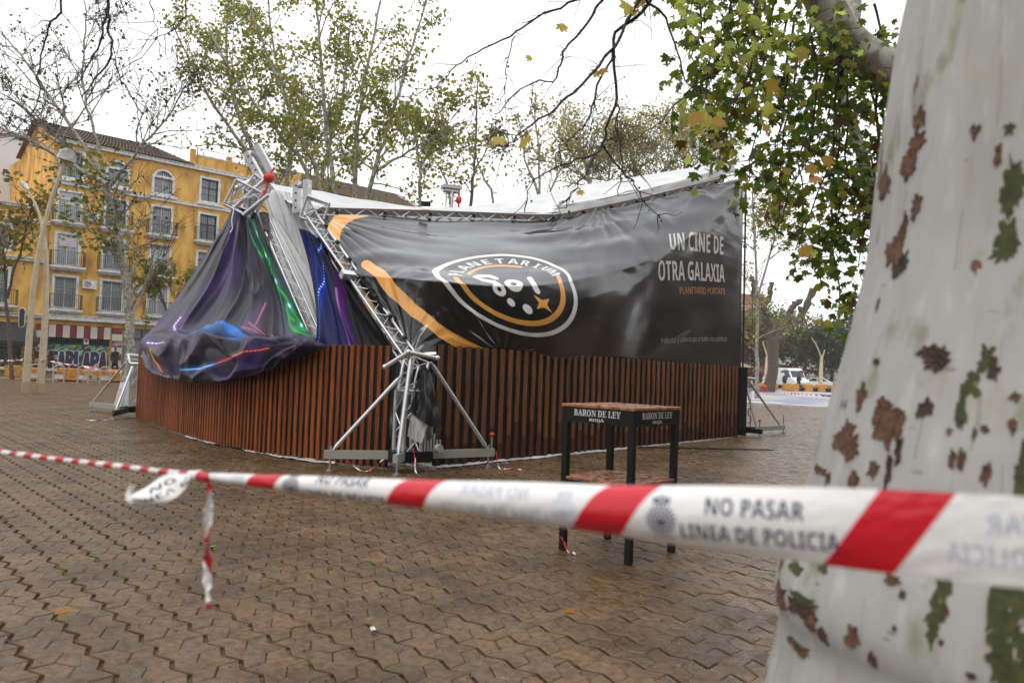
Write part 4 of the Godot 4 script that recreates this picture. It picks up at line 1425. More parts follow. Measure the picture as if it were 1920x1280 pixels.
func galaxy_print() -> ImageTexture:
	var w := 1024; var h := 1024
	var pic := Pic.new(w, h, lin(0.014, 0.012, 0.022))
	var nz := noise(0.0035, 111, 4); var ny := noise(0.008, 112, 4)
	for y in range(0, h):
		for x in range(0, w):
			var v := nz.get_noise_2d(x, y * 0.5)
			var q := ny.get_noise_2d(x, y)
			if v > -0.15: pic.dot(x, y, Color(0.25, 0.19, 0.40, clampf((v + 0.15) * 1.7 + q * 0.3, 0.0, 0.85)))
			if v < -0.25: pic.dot(x, y, Color(0.12, 0.07, 0.2, clampf((-v - 0.25) * 2.0, 0.0, 0.8)))
	var green := Color(0.04, 0.62, 0.20); var deep := Color(0.02, 0.25, 0.16)
	# dark green pool under the green figures, along the right edge
	for k in 16:
		var f := k / 15.0
		pic.disc(Vector2(lerpf(820, 985, f), lerpf(30, 700, f)), 100.0 - 30.0 * f, Color(deep.r, deep.g + 0.02, deep.b + 0.05 * f, 0.33), 60.0)
	var strokes := [
		[[520, 30], [610, 60], [760, 95], [820, 180]], [[560, 70], [640, 165], [740, 235]], [[720, 110], [830, 160], [900, 260], [870, 290]],
		[[760, 205], [800, 310], [910, 300], [930, 255]], [[830, 345], [890, 480], [940, 560]], [[880, 330], [960, 430], [980, 520]],
		[[920, 470], [895, 560], [950, 640], [960, 560]], [[955, 500], [1000, 640]], [[940, 600], [1000, 660]], [[905, 590], [985, 720]]]
	for s in strokes:
		var l := PackedVector2Array()
		for q in s: l.append(Vector2(q[0], q[1]))
		pic.line(l, 44.0, Color(green.r, green.g * 0.6, green.b, 0.35), 20.0)
		pic.line(l, 17.0, green, 5.0)
	for q in [[600, 55], [775, 130], [865, 235], [915, 350], [955, 480], [985, 600]]:
		pic.disc(Vector2(q[0], q[1]), 26.0, Color(0.3, 0.75, 0.95, 0.5), 22.0)
		pic.disc(Vector2(q[0], q[1]), 13.0, Color(0.92, 0.97, 1.0), 7.0)
	pic.disc(Vector2(985, 730), 40.0, Color(0.05, 0.35, 0.5, 0.6), 40.0)
	# torn pinkish machine shapes
	for s in [[[640, 560], [655, 500], [676, 440]], [[560, 575], [640, 590], [720, 640]], [[740, 590], [800, 660], [845, 740]], [[600, 545], [700, 600]]]:
		var l := PackedVector2Array()
		for q in s: l.append(Vector2(q[0], q[1]))
		pic.line(l, 26.0, Color(0.42, 0.16, 0.3, 0.5), 16.0)
		pic.line(l, 9.0, Color(0.72, 0.48, 0.6), 4.0)
	pic.disc(Vector2(660, 620), 120.0, Color(0.3, 0.08, 0.22, 0.35), 100.0)
	# violet light trail with white points at the left
	var tr := PackedVector2Array()
	for q in [[150, 560], [150, 610], [210, 680], [235, 730], [190, 800], [120, 830]]: tr.append(Vector2(q[0], q[1]))
	pic.line(tr, 60.0, Color(0.3, 0.12, 0.62, 0.6), 28.0)
	pic.line(tr, 14.0, Color(0.55, 0.28, 0.9), 5.0)
	dots(pic, tr, 24, 6.0, Color(0.96, 0.9, 1.0))
	# blue patch on the bulge
	for q in [[330, 720], [390, 700], [450, 705], [500, 730], [540, 760], [420, 745]]:
		pic.disc(Vector2(q[0], q[1]), 46.0, Color(0.10, 0.42, 0.78, 0.8), 24.0)
	# orange, cyan and pink light trails on the hem
	var o1 := PackedVector2Array([Vector2(150, 870), Vector2(165, 930), Vector2(215, 985)])
	pic.line(o1, 26.0, Color(0.7, 0.25, 0.08, 0.7), 14.0)
	dots(pic, o1, 16, 6.0, Color(1.0, 0.72, 0.5))
	var o2 := PackedVector2Array([Vector2(330, 950), Vector2(430, 940), Vector2(500, 915)])
	var o3 := PackedVector2Array([Vector2(500, 915), Vector2(600, 880), Vector2(690, 860)])
	pic.line(o2, 24.0, Color(0.15, 0.4, 0.85, 0.8), 12.0)
	dots(pic, o2, 26, 4.0, Color(0.6, 0.85, 1.0))
	pic.line(o3, 22.0, Color(0.55, 0.12, 0.1, 0.7), 12.0)
	dots(pic, o3, 22, 4.0, Color(0.95, 0.5, 0.45))
	return pic.texture()

func dots(pic: Pic, l: PackedVector2Array, n: int, r: float, col: Color) -> void:
	var tot := 0.0
	for i in l.size() - 1: tot += l[i].distance_to(l[i + 1])
	for k in n:
		var s := tot * k / (n - 1)
		for i in l.size() - 1:
			var d := l[i].distance_to(l[i + 1])
			if s <= d or i == l.size() - 2:
				pic.disc(l[i].lerp(l[i + 1], s / d), r, col, 2.0)
				break
			s -= d

func violet_print() -> ImageTexture:
	var pic := Pic.new(512, 768, lin(0.018, 0.016, 0.045))
	for k in 40: pic.disc(Vector2(120 + 90 * sin(k * 2.4), k * 20), 120.0, Color(0.10, 0.12, 0.36, 0.16), 90.0)
	for k in 20: pic.disc(Vector2(430, 80 + k * 40), 120.0, Color(0.05, 0.05, 0.06, 0.5), 60.0)
	for s in [[[60, 60], [70, 300], [40, 620]], [[120, 60], [110, 250], [60, 500]], [[200, 130], [150, 300], [90, 560]]]:
		var l := PackedVector2Array()
		for q in s: l.append(Vector2(q[0], q[1]))
		pic.line(l, 14.0, Color(0.05, 0.22, 0.75, 0.7), 12.0)
	var b := PackedVector2Array([Vector2(330, 90), Vector2(210, 220), Vector2(110, 400), Vector2(30, 700)])
	pic.line(b, 34.0, Color(0.05, 0.2, 0.8, 0.5), 18.0)
	dots(pic, b, 34, 6.0, Color(0.6, 0.82, 1.0))
	var m := PackedVector2Array([Vector2(330, 300), Vector2(310, 420), Vector2(275, 560), Vector2(255, 768)])
	pic.line(m, 46.0, Color(0.30, 0.06, 0.42, 0.8), 16.0)
	pic.line(PackedVector2Array([Vector2(290, 400), Vector2(262, 560), Vector2(238, 768)]), 12.0, Color(0.62, 0.42, 0.72), 5.0)
	return pic.texture()

const OS_PRINT := false
const LOGO_AT := Vector2(2.85, 1.44)
const SWEEP := [[[0.75, 3.6], [0.45, 3.35], [0.15, 3.0], [-0.1, 2.6]], [[0.45, 1.85], [0.6, 1.5], [0.66, 1.05], [0.85, 0.66], [1.2, 0.35], [1.75, 0.05]]]

# ---------------------------------------------------------------- the bar table
func lettering(parent: Node, s: String, face: String, x: Transform3D, tall: float, wide: float, m: Material) -> void:
	# flat vinyl letters centred on x's origin, in its xy plane
	var ch := letters(s, face, 700)
	var sp := span(ch)
	var g := Geo.new()
	for k in range(0, ch.size(), 3):
		var t := []
		for j in 3: t.append(x * Vector3((ch[k + j].x / sp.x - 0.5) * wide, (ch[k + j].y / sp.y - 0.5) * tall, 0.0))
		var a: Vector3 = t[0]; var b: Vector3 = t[1]; var d: Vector3 = t[2]
		if (b - a).cross(d - a).dot(x.basis.z) < 0.0: g.tri(a, d, b)
		else: g.tri(a, b, d)
	obj("lettering", g, m, parent)

func board(g: Geo, at: Vector3, s: Vector3, c := 0.004) -> void:
	var poly := PackedVector2Array([Vector2(-s.x / 2, -s.z / 2), Vector2(s.x / 2, -s.z / 2), Vector2(s.x / 2, s.z / 2), Vector2(-s.x / 2, s.z / 2)])
	g.prism(poly, Transform3D(Basis(Vector3(1, 0, 0), Vector3(0, 0, -1), Vector3(0, 1, 0)), at - Vector3(0, s.y / 2, 0)), s.y, c)

func make_table() -> void:
	var t := thing("bar_table", "tall black steel bar table with wet brown wooden top and lower shelf", "table", Vector3(0.82, 0, -5.80), -0.73)
	var wood := mat("wet table wood", lin(0.36, 0.155, 0.07), 0.35)
	wood.albedo_texture = mottle(512, [[0.15, Color(0.62, 0.54, 0.5)], [0.42, Color(0.86, 0.83, 0.8)], [0.7, Color(1, 1, 1)]], 0.018, 201, 5, 0.03)
	planar(wood, 1.6, false)
	wood.roughness_texture = mottle(256, [[0.35, Color(0.12, 0.12, 0.12)], [0.6, Color(0.55, 0.55, 0.55)]], 0.025, 202, 4)
	wood.roughness = 1.0
	var steel := mat("black powder coat", lin(0.009, 0.010, 0.011), 0.5, 0.0, 0.35)
	steel.roughness_texture = mottle(256, [[0.2, Color(0.55, 0.55, 0.55)], [0.8, Color(1, 1, 1)]], 0.04, 203, 4)
	planar(steel, 2.0, false)
	M.table_steel = steel
	var top := Geo.new()
	board(top, Vector3(0, 1.048, 0), Vector3(0.625, 0.02, 0.625))
	obj("table_top", top, wood, t)
	var sh := Geo.new()
	board(sh, Vector3(0, 0.525, 0), Vector3(0.605, 0.02, 0.605))
	obj("shelf", sh, wood, t)
	for sx in [-1, 1]:
		for sz in [-1, 1]:
			var g := Geo.new()
			board(g, Vector3(sx * 0.282, 0.519, sz * 0.282), Vector3(0.044, 1.038, 0.044), 0.003)
			obj("leg", g, steel, t)
	for k in 4:
		var g := Geo.new()
		g.box(Transform3D(Basis(Vector3.UP, PI / 2 * k), Vector3.ZERO) * Transform3D(Basis(), Vector3(0, 0.983, 0.3025)), Vector3(0.613, 0.108, 0.007))
		obj("apron", g, steel, t)
		var h := Geo.new()
		h.box(Transform3D(Basis(Vector3.UP, PI / 2 * k), Vector3.ZERO) * Transform3D(Basis(), Vector3(0, 0.498, 0.285)), Vector3(0.514, 0.03, 0.03))
		obj("shelf_rail", h, steel, t)
	var white := mat("white vinyl lettering", lin(0.62, 0.62, 0.61), 0.5)
	for k in 2:
		var b := Transform3D(Basis(Vector3.UP, PI / 2 * k), Vector3.ZERO)
		lettering(t, "BARON DE LEY", "Droid Serif", b * Transform3D(Basis(), Vector3(0.0, 1.0, 0.3075)), 0.046, 0.4, white)
		lettering(t, "RIOJA", "Droid Sans", b * Transform3D(Basis(), Vector3(0.0, 0.951, 0.3075)), 0.026, 0.125, white)

# ---------------------------------------------------------------- police tape
func tape_print() -> ImageTexture:
	# 0.72 m of tape: stripe, crest and words, stripe, the same words seen through from the back
	var w := 1440; var h := 200
	var white := lin(0.78, 0.78, 0.78)
	var pic := Pic.new(w, h, white)
	var red := lin(0.58, 0.012, 0.025); var navy := lin(0.012, 0.016, 0.06); var pale := lin(0.48, 0.52, 0.62)
	for x0 in [-720.0, 0.0, 720.0, 1440.0]:
		pic.poly(PackedVector2Array([Vector2(x0 - 150, h), Vector2(x0 + 10, h), Vector2(x0 + 150, 0), Vector2(x0 - 10, 0)]), red)
	for back in 2:
		var ink := navy if back == 0 else pale
		var one := letters("NO PASAR", "Droid Sans", 700); var two := letters("LINEA DE POLICIA", "Droid Sans", 700)
		var s1 := span(one); var s2 := span(two)
		if back == 0:
			pic.tris(one, Transform2D(Vector2(250.0 / s1.x, 0), Vector2(0, -46.0), Vector2(285, 88)), ink)
			pic.tris(two, Transform2D(Vector2(400.0 / s2.x, 0), Vector2(0, -44.0), Vector2(215, 158)), ink)
		else:
			pic.tris(one, Transform2D(Vector2(-250.0 / s1.x, 0), Vector2(0, -46.0), Vector2(1175, 88)), ink)
			pic.tris(two, Transform2D(Vector2(-400.0 / s2.x, 0), Vector2(0, -44.0), Vector2(1245, 158)), ink)
		# crest: a rayed round shield under a crown
		var c := Vector2(160, 108) if back == 0 else Vector2(1300, 108)
		for k in 22:
			var a := TAU * k / 22.0
			pic.line(PackedVector2Array([c + Vector2(cos(a), sin(a)) * 26, c + Vector2(cos(a), sin(a)) * 42]), 5.0, ink)
		pic.disc(c, 20.0, ink)
		pic.disc(c, 13.0, white)
		pic.disc(c + Vector2(0, 2), 9.0, ink)
		for k in 5: pic.disc(c + Vector2(-20 + k * 10, -58 - (6 if k == 2 else 0)), 5.0, ink)
		pic.line(PackedVector2Array([c + Vector2(-22, -48), c + Vector2(22, -48)]), 7.0, ink)
		pic.line(PackedVector2Array([c + Vector2(-30, 54), c + Vector2(30, 54)]), 5.0, ink)
	return pic.texture()

func band_print() -> ImageTexture:
	var pic := Pic.new(64, 128, lin(0.75, 0.75, 0.75))
	for y in 128:
		for x in 64:
			if fposmod(y + x * 0.45, 128.0) < 62.0: pic.dot(x, y, lin(0.5, 0.02, 0.03))
	return pic.texture()

func ribbon(path: PackedVector3Array, wide: float, twist: float, n: int, period: float, sd: int, face := Vector3(0, 0, 1)) -> Geo:
	# a flat strip along a path that turns about its own length
	var g := Geo.new()
	var tot := length_of(path)
	var nz := noise(3.0, sd, 2)
	var p := PackedVector3Array(); var uv := PackedVector2Array()
	var cols := 5
	for k in n + 1:
		var f := float(k) / n
		var c := on(path, f)
		var d := (on(path, minf(f + 0.01, 1.0)) - on(path, maxf(f - 0.01, 0.0))).normalized()
		var across := d.cross(face).normalized()
		var a := twist * TAU * f + nz.get_noise_1d(f * 4.0) * 1.2
		across = across.rotated(d, a)
		var nn := d.cross(across)
		for q in cols:
			var s := q / (cols - 1.0) - 0.5
			p.append(c + across * wide * s + nn * wide * 0.25 * (s * s * 4.0 - 0.5))
			uv.append(Vector2(s + 0.5, tot * f / period))
	g.sheet(p, cols, uv, Vector3(0, 1.3, 3))
	return g

func make_tapes() -> void:
	var tm := mat("police tape", Color.WHITE, 0.26)
	tm.albedo_texture = tape_print()
	tm.backlight_enabled = true
	tm.backlight = Color(0.3, 0.3, 0.3)
	M.tape = tm
	var bm := mat("barrier tape", Color.WHITE, 0.4)
	bm.albedo_texture = band_print()
	bm.backlight_enabled = true
	bm.backlight = Color(0.25, 0.25, 0.25)
	M.band = bm
	var path := v3([0.609, 1.132, -0.855, 0.571, 1.130, -0.875, 0.457, 1.122, -0.950, 0.314, 1.112, -1.037, 0.153, 1.100, -1.136, 0.009, 1.094, -1.224, -0.151, 1.084, -1.320, -0.338, 1.074, -1.436, -0.431, 1.069, -1.490, -0.534, 1.063, -1.556, -0.605, 1.060, -1.600])
	# how far the strip is rolled up across its width, from the flat end at the trunk to the knot
	var roll := [0.25, 0.3, 0.6, 1.7, 2.7, 3.4, 4.2, 5.6, 6.6, 8.5, 13.0]
	var fine := spline(path, 14)
	var t := thing("police_tape", "white and red police tape stretched across the foreground in front of the trunk", "tape")
	var g := Geo.new()
	var cols := 21
	var p := PackedVector3Array(); var uv := PackedVector2Array()
	var run := 0.0
	var crease := noise(1.0, 31, 2)
	var to_stripe := path[0].distance_to(path[1]) + path[1].distance_to(path[2])
	for k in fine.size():
		if k > 0: run += fine[k].distance_to(fine[k - 1])
		var x := float(k) / 14.0
		var i := mini(int(x), roll.size() - 2)
		var ph := lerpf(roll[i], roll[i + 1], x - i)
		var d := (fine[mini(k + 1, fine.size() - 1)] - fine[maxi(k - 1, 0)]).normalized()
		var out := d.cross(Vector3.UP).normalized()
		if out.z < 0.0: out = -out
		var up := out.cross(d)
		if up.y < 0.0: up = -up
		var r := 0.1 / ph
		var mid := minf(1.0, ph / PI) * r * 0.5
		for q in cols:
			var s := 0.5 - q / (cols - 1.0)
			var a := s * ph
			var rr := r * (1.0 - 0.25 * absf(s) * smoothstep(4.0, 9.0, ph))
			p.append(fine[k] + up * sin(a) * rr + out * (cos(a) * rr - r + mid + 0.0011 * crease.get_noise_2d(run * 26.0 + s * 3.0, s * 7.0)))
			# the print is read from the left, so it runs against the path
			uv.append(Vector2(-(run - to_stripe) / 0.72 + 0.5, 0.5 - s))
	g.sheet(p, cols, uv, Vector3(0, 1.3, 3))
	obj("stretched_strip", g, tm, t)
	var kn := Geo.new()
	kn.ball(Vector3(-0.607, 1.059, -1.598), Vector3(0.013, 0.009, 0.01), 10, 6)
	obj("knot", kn, mat("red tape", lin(0.5, 0.015, 0.025), 0.4), t)
	# twisted into a cord beyond the knot
	var rope := v3([-0.605, 1.060, -1.600, -0.689, 1.057, -1.650, -0.844, 1.054, -1.740, -1.040, 1.048, -1.860, -1.280, 1.043, -2.000, -1.647, 1.038, -2.200, -2.6, 1.03, -2.75])
	var rg := Geo.new()
	var rs := spline(rope, 12)
	var rad := PackedFloat32Array()
	var nz := noise(9.0, 5, 2)
	for k in rs.size(): rad.append(0.0062 + 0.0022 * nz.get_noise_1d(k * 0.1) + 0.006 * exp(-absf(k - 5.0) / 3.0))
	rg.tube(rs, rad, 10)
	for k in rg.t.size(): rg.t[k] = Vector2(rg.t[k].x, rg.t[k].y / (0.062 + rg.t[k].y * 0.004))
	obj("twisted_cord", rg, bm, t)
	obj("hanging_end", ribbon(v3([-0.605, 1.056, -1.600, -0.600, 1.021, -1.600, -0.600, 0.962, -1.600, -0.600, 0.902, -1.610, -0.599, 0.837, -1.610, -0.592, 0.796, -1.600]), 0.018, 1.3, 60, 0.13, 6), bm, t)
	var fp := PackedVector3Array(); var fu := PackedVector2Array()
	var ft := v3([-0.640, 1.060, -1.625, -0.697, 1.058, -1.620, -0.735, 1.031, -1.610, -0.757, 1.018, -1.600])
	var fb := v3([-0.640, 1.048, -1.600, -0.662, 1.018, -1.590, -0.706, 1.003, -1.585, -0.750, 1.006, -1.590])
	for r in 15:
		for q in 25:
			var f := q / 24.0; var h := r / 14.0
			fp.append(on(ft, f).lerp(on(fb, f), h) + Vector3(0, 0, 0.01 * sin(h * PI) + 0.004 * sin(f * 9.0 + h * 4.0)))
			fu.append(Vector2(0.14 + (1.0 - f) * 0.14, h))
	var fg := Geo.new()
	fg.sheet(fp, 25, fu, Vector3(0, 1.3, 3))
	obj("loose_flap", fg, tm, t)
	var wm := mat("white tape", lin(0.72, 0.72, 0.72), 0.4)
	obj("curled_tip", ribbon(v3([-0.745, 1.006, -1.590, -0.757, 1.010, -1.593, -0.761, 1.024, -1.600, -0.753, 1.040, -1.600]), 0.012, 0.1, 14, 1.0, 7), wm, t)

	# other cordons, further off
	var far := [
		["far_tape", v3([-17.861, 0.90, -26.000, -16.167, 0.96, -25.000, -15.132, 1.03, -24.45, -14.60, 1.03, -24.62, -12.145, 0.95, -22.000, -8.369, 0.926, -17.000]), 0.07, 5.0, "red and white barrier tape tied round the twin lamp posts"],
		["far_tape", v3([5.3, 0.95, -17.4, 8.144, 0.834, -27.000, 9.779, 0.747, -30.000, 11.649, 0.634, -33.000, 14.654, 0.544, -36.000, 20.5, 0.523, -40.000]), 0.09, 0.6, "red and white barrier tape hanging low before the lilac mosaic paving"]]
	for f in far:
		var o := obj("barrier_tape", ribbon(f[1], f[2], f[3], 220, 0.62, 11), bm)
		tag(o, f[4], "tape")
	var bits := [
		[v3([-1.931, 0.153, -9.46, -1.811, 0.047, -9.46, -1.693, 0.012, -9.46, -1.593, 0.049, -9.5, -1.502, 0.156, -9.54]), "loop of striped tape hanging under the left outrigger beam"],
		[v3([-1.14, 0.288, -9.5, -1.10, 0.161, -9.4, -1.075, 0.047, -9.3, -1.03, 0.012, -9.24]), "short striped tape end hanging beside the tower foot"],
		[v3([-0.16, 0.213, -10.28, -0.12, 0.025, -10.22, -0.04, 0.012, -10.15, 0.08, 0.012, -10.12, 0.18, 0.014, -10.1]), "striped tape trailing from the outrigger end with the red cap"],
		[v3([-7.85, 0.16, -15.7, -7.83, 0.04, -15.5, -7.9, 0.014, -15.3, -8.05, 0.012, -15.25, -8.2, 0.014, -15.3]), "pink tape scrap on the paving at the far left truss stand"],
		[v3([0.40, 0.10, -5.72, 0.43, 0.05, -5.70, 0.46, 0.012, -5.66, 0.50, 0.01, -5.62]), "tiny tape scrap tied to a leg of the bar table"]]
	for b in bits: tag(obj("tape_scrap", ribbon(b[0], 0.022, 1.5, 40, 0.35, 12), bm), b[1], "tape")

# ---------------------------------------------------------------- trees
const LEAF_HALF := [[0.0, 1.0], [0.10, 0.80], [0.20, 0.74], [0.20, 0.52], [0.38, 0.58], [0.66, 0.66], [0.60, 0.44], [0.46, 0.26], [0.62, 0.14], [0.58, -0.04], [0.30, -0.10], [0.10, -0.20]]

func leaf_outline() -> PackedVector2Array:
	var p := PackedVector2Array()
	for q in LEAF_HALF: p.append(Vector2(q[0], q[1]))
	p.append(Vector2(0, -0.12))
	for k in range(LEAF_HALF.size() - 1, 0, -1): p.append(Vector2(-LEAF_HALF[k][0], LEAF_HALF[k][1]))
	return p

func lay_leaf(g: Geo, x: Transform3D, s: float, bend: float, outline: PackedVector2Array) -> void:
	# a lobed leaf: tip along y, slightly cupped, drawn as a fan round its middle
	var mid := Vector3(0, 0.22 * s, 0)
	var ring := []
	for q in outline:
		var z := bend * (absf(q.x) * 0.5 - q.y * q.y * 0.35)
		ring.append(x * (Vector3(q.x, q.y, z) * s))
	var m := x * mid
	var n := x.basis.z.normalized()
	var i0 := g.vert(m, n, Vector2(0.5, 0.5))
	for k in ring.size(): g.vert(ring[k], (n + ((ring[k] as Vector3) - m) * 0.6 * bend).normalized(), outline[k] * 0.5 + Vector2(0.5, 0.5))
	for k in ring.size(): g.face(i0, i0 + 1 + k, i0 + 1 + (k + 1) % ring.size())

func leaf_material(called: String, col: Color) -> StandardMaterial3D:
	var m := mat(called, col, 0.5)
	m.backlight_enabled = true
	m.backlight = Color(0.9, 0.95, 0.5)
	return m

func bark(called: String, stops: Array, scale: float, sd: int) -> StandardMaterial3D:
	var m := mat(called, Color.WHITE, 0.75)
	m.albedo_texture = mottle(512, stops, 0.018, sd, 4, 0.02, Vector2(1.0, 1.0))
	planar(m, scale, true)
	return m

func flake(pic: Pic, c: Vector2, r: Vector2, col: Color, rim: Color, nz: FastNoiseLite) -> void:
	# a ragged scale of bark, torn along the grain, with a dark lip and uneven colour
	var tall := r * Vector2(1.0, 1.15)
	for pas in 3:
		var p := PackedVector2Array()
		for k in 44:
			var a := TAU * k / 44.0
			var d := Vector2(cos(a), sin(a))
			var j := 1.0 + 0.75 * nz.get_noise_2d(c.x + d.x * 60.0, c.y + d.y * 40.0) + 0.45 * nz.get_noise_2d(c.y * 3.0 + d.x * 260.0, c.x + d.y * 120.0)
			p.append(c + d * tall * maxf(j, 0.22) * [1.0, 0.84, 0.6][pas] + [Vector2.ZERO, Vector2(1.0, -1.5), Vector2(-r.x * 0.12, r.y * 0.12)][pas])
		var cc: Color = [rim, col, col.lerp(Color(0.62, 0.48, 0.36), 0.22) if col.r > col.g * 1.3 else col.lerp(Color(0.3, 0.33, 0.18), 0.3)][pas]
		pic.poly(p, Color(cc.r, cc.g, cc.b, [0.75, 1.0, 0.7][pas]))

func trunk_print() -> ImageTexture:
	# one turn across, 0 to 3.2 m up
	var w := 1280; var h := 1280
	var pic := Pic.new(w, h, lin(0.37, 0.366, 0.358))
	var n1 := noise(0.006, 301, 4); var n2 := noise(0.03, 302, 4); var n3 := noise(0.012, 303, 5)
	for y in h:
		for x in w:
			var a := n1.get_noise_2d(x, y * 0.35)
			var b := n2.get_noise_2d(x * 1.4, y * 0.4)
			var e := n3.get_noise_2d(x + 900.0, y * 0.6)
			if a > 0.08: pic.dot(x, y, Color(0.60, 0.59, 0.56, clampf((a - 0.08) * 1.8, 0.0, 0.7)))
			if b > 0.2: pic.dot(x, y, Color(0.60, 0.57, 0.50, clampf((b - 0.2) * 1.2, 0.0, 0.5)))
			elif b < -0.25: pic.dot(x, y, Color(0.74, 0.74, 0.73, clampf((-b - 0.25) * 1.4, 0.0, 0.5)))
			if e > 0.33: pic.dot(x, y, Color(0.42, 0.44, 0.31, clampf((e - 0.33) * 2.6, 0.0, 0.55)))
	var nz := noise(0.02, 304, 3)
	var cols := {"b": [lin(0.11, 0.05, 0.026), lin(0.04, 0.022, 0.014)], "d": [lin(0.055, 0.03, 0.016), lin(0.028, 0.018, 0.012)], "g": [lin(0.045, 0.058, 0.016), lin(0.03, 0.036, 0.013)]}
	var r := rng(305)
	# fine cracks along the grain
	for k in 420:
		var x := r.randf() * w; var y := r.randf() * h
		var l := r.randf_range(10, 60)
		pic.line(PackedVector2Array([Vector2(x, y), Vector2(x + r.randf_range(-3, 3), y + l * 0.5), Vector2(x + r.randf_range(-4, 4), y + l)]), r.randf_range(0.6, 1.6), Color(0.40, 0.37, 0.33, r.randf_range(0.15, 0.5)), 0.8)
	# short dark lenticels
	for k in 500:
		var x := r.randf() * w; var y := r.randf() * h
		pic.line(PackedVector2Array([Vector2(x, y), Vector2(x + r.randf_range(2, 7), y)]), r.randf_range(0.8, 2.0), Color(0.3, 0.27, 0.23, r.randf_range(0.2, 0.6)), 0.8)
	for k in 130:
		var y := pow(r.randf(), 0.6)
		var c := Vector2(r.randf() * w, h * y)
		var kind: String = ["b", "d", "g"][r.randi() % 3]
		var big := r.randf()
		# the part that the photograph shows has its own scales already; only specks are added there
		var seen := c.x > 0.36 * w and c.x < 0.53 * w
		var s := r.randf_range(1.5, 4.0) if seen else r.randf_range(4.0, 26.0) * big
		flake(pic, c, Vector2(s, s * r.randf_range(1.0, 2.0)), cols[kind][0], cols[kind][1], nz)
	return pic.texture()

const GIRTH := [[0.0, 0.95], [0.3, 0.74], [0.555, 0.637], [0.66, 0.612], [0.735, 0.60], [0.79, 0.616], [0.853, 0.606], [0.946, 0.577], [1.045, 0.542], [1.183, 0.515], [1.368, 0.47], [1.6, 0.426], [1.9, 0.396], [2.1, 0.37], [2.286, 0.335], [3.0, 0.32], [4.4, 0.30]]

func trunk_radius(y: float) -> float:
	for k in GIRTH.size() - 1:
		if y <= GIRTH[k + 1][0]: return lerpf(GIRTH[k][1], GIRTH[k + 1][1], (y - GIRTH[k][0]) / (GIRTH[k + 1][0] - GIRTH[k][0]))
	return 0.30

func trunk_point(a: float, y: float, nz: FastNoiseLite, proud: float) -> Vector3:
	var rad := trunk_radius(y)
	rad *= 1.0 + 0.035 * nz.get_noise_3d(cos(a) * 1.3, y * 0.8, sin(a) * 1.3) + 0.014 * nz.get_noise_3d(cos(a) * 5.0, y * 4.0, sin(a) * 5.0)
	# root flutes
	rad *= 1.0 + 0.10 * sin(a * 5.0 + 0.6) * smoothstep(0.6, 0.0, y)
	rad += proud
	return Vector3(cos(a) * rad, y, sin(a) * rad)

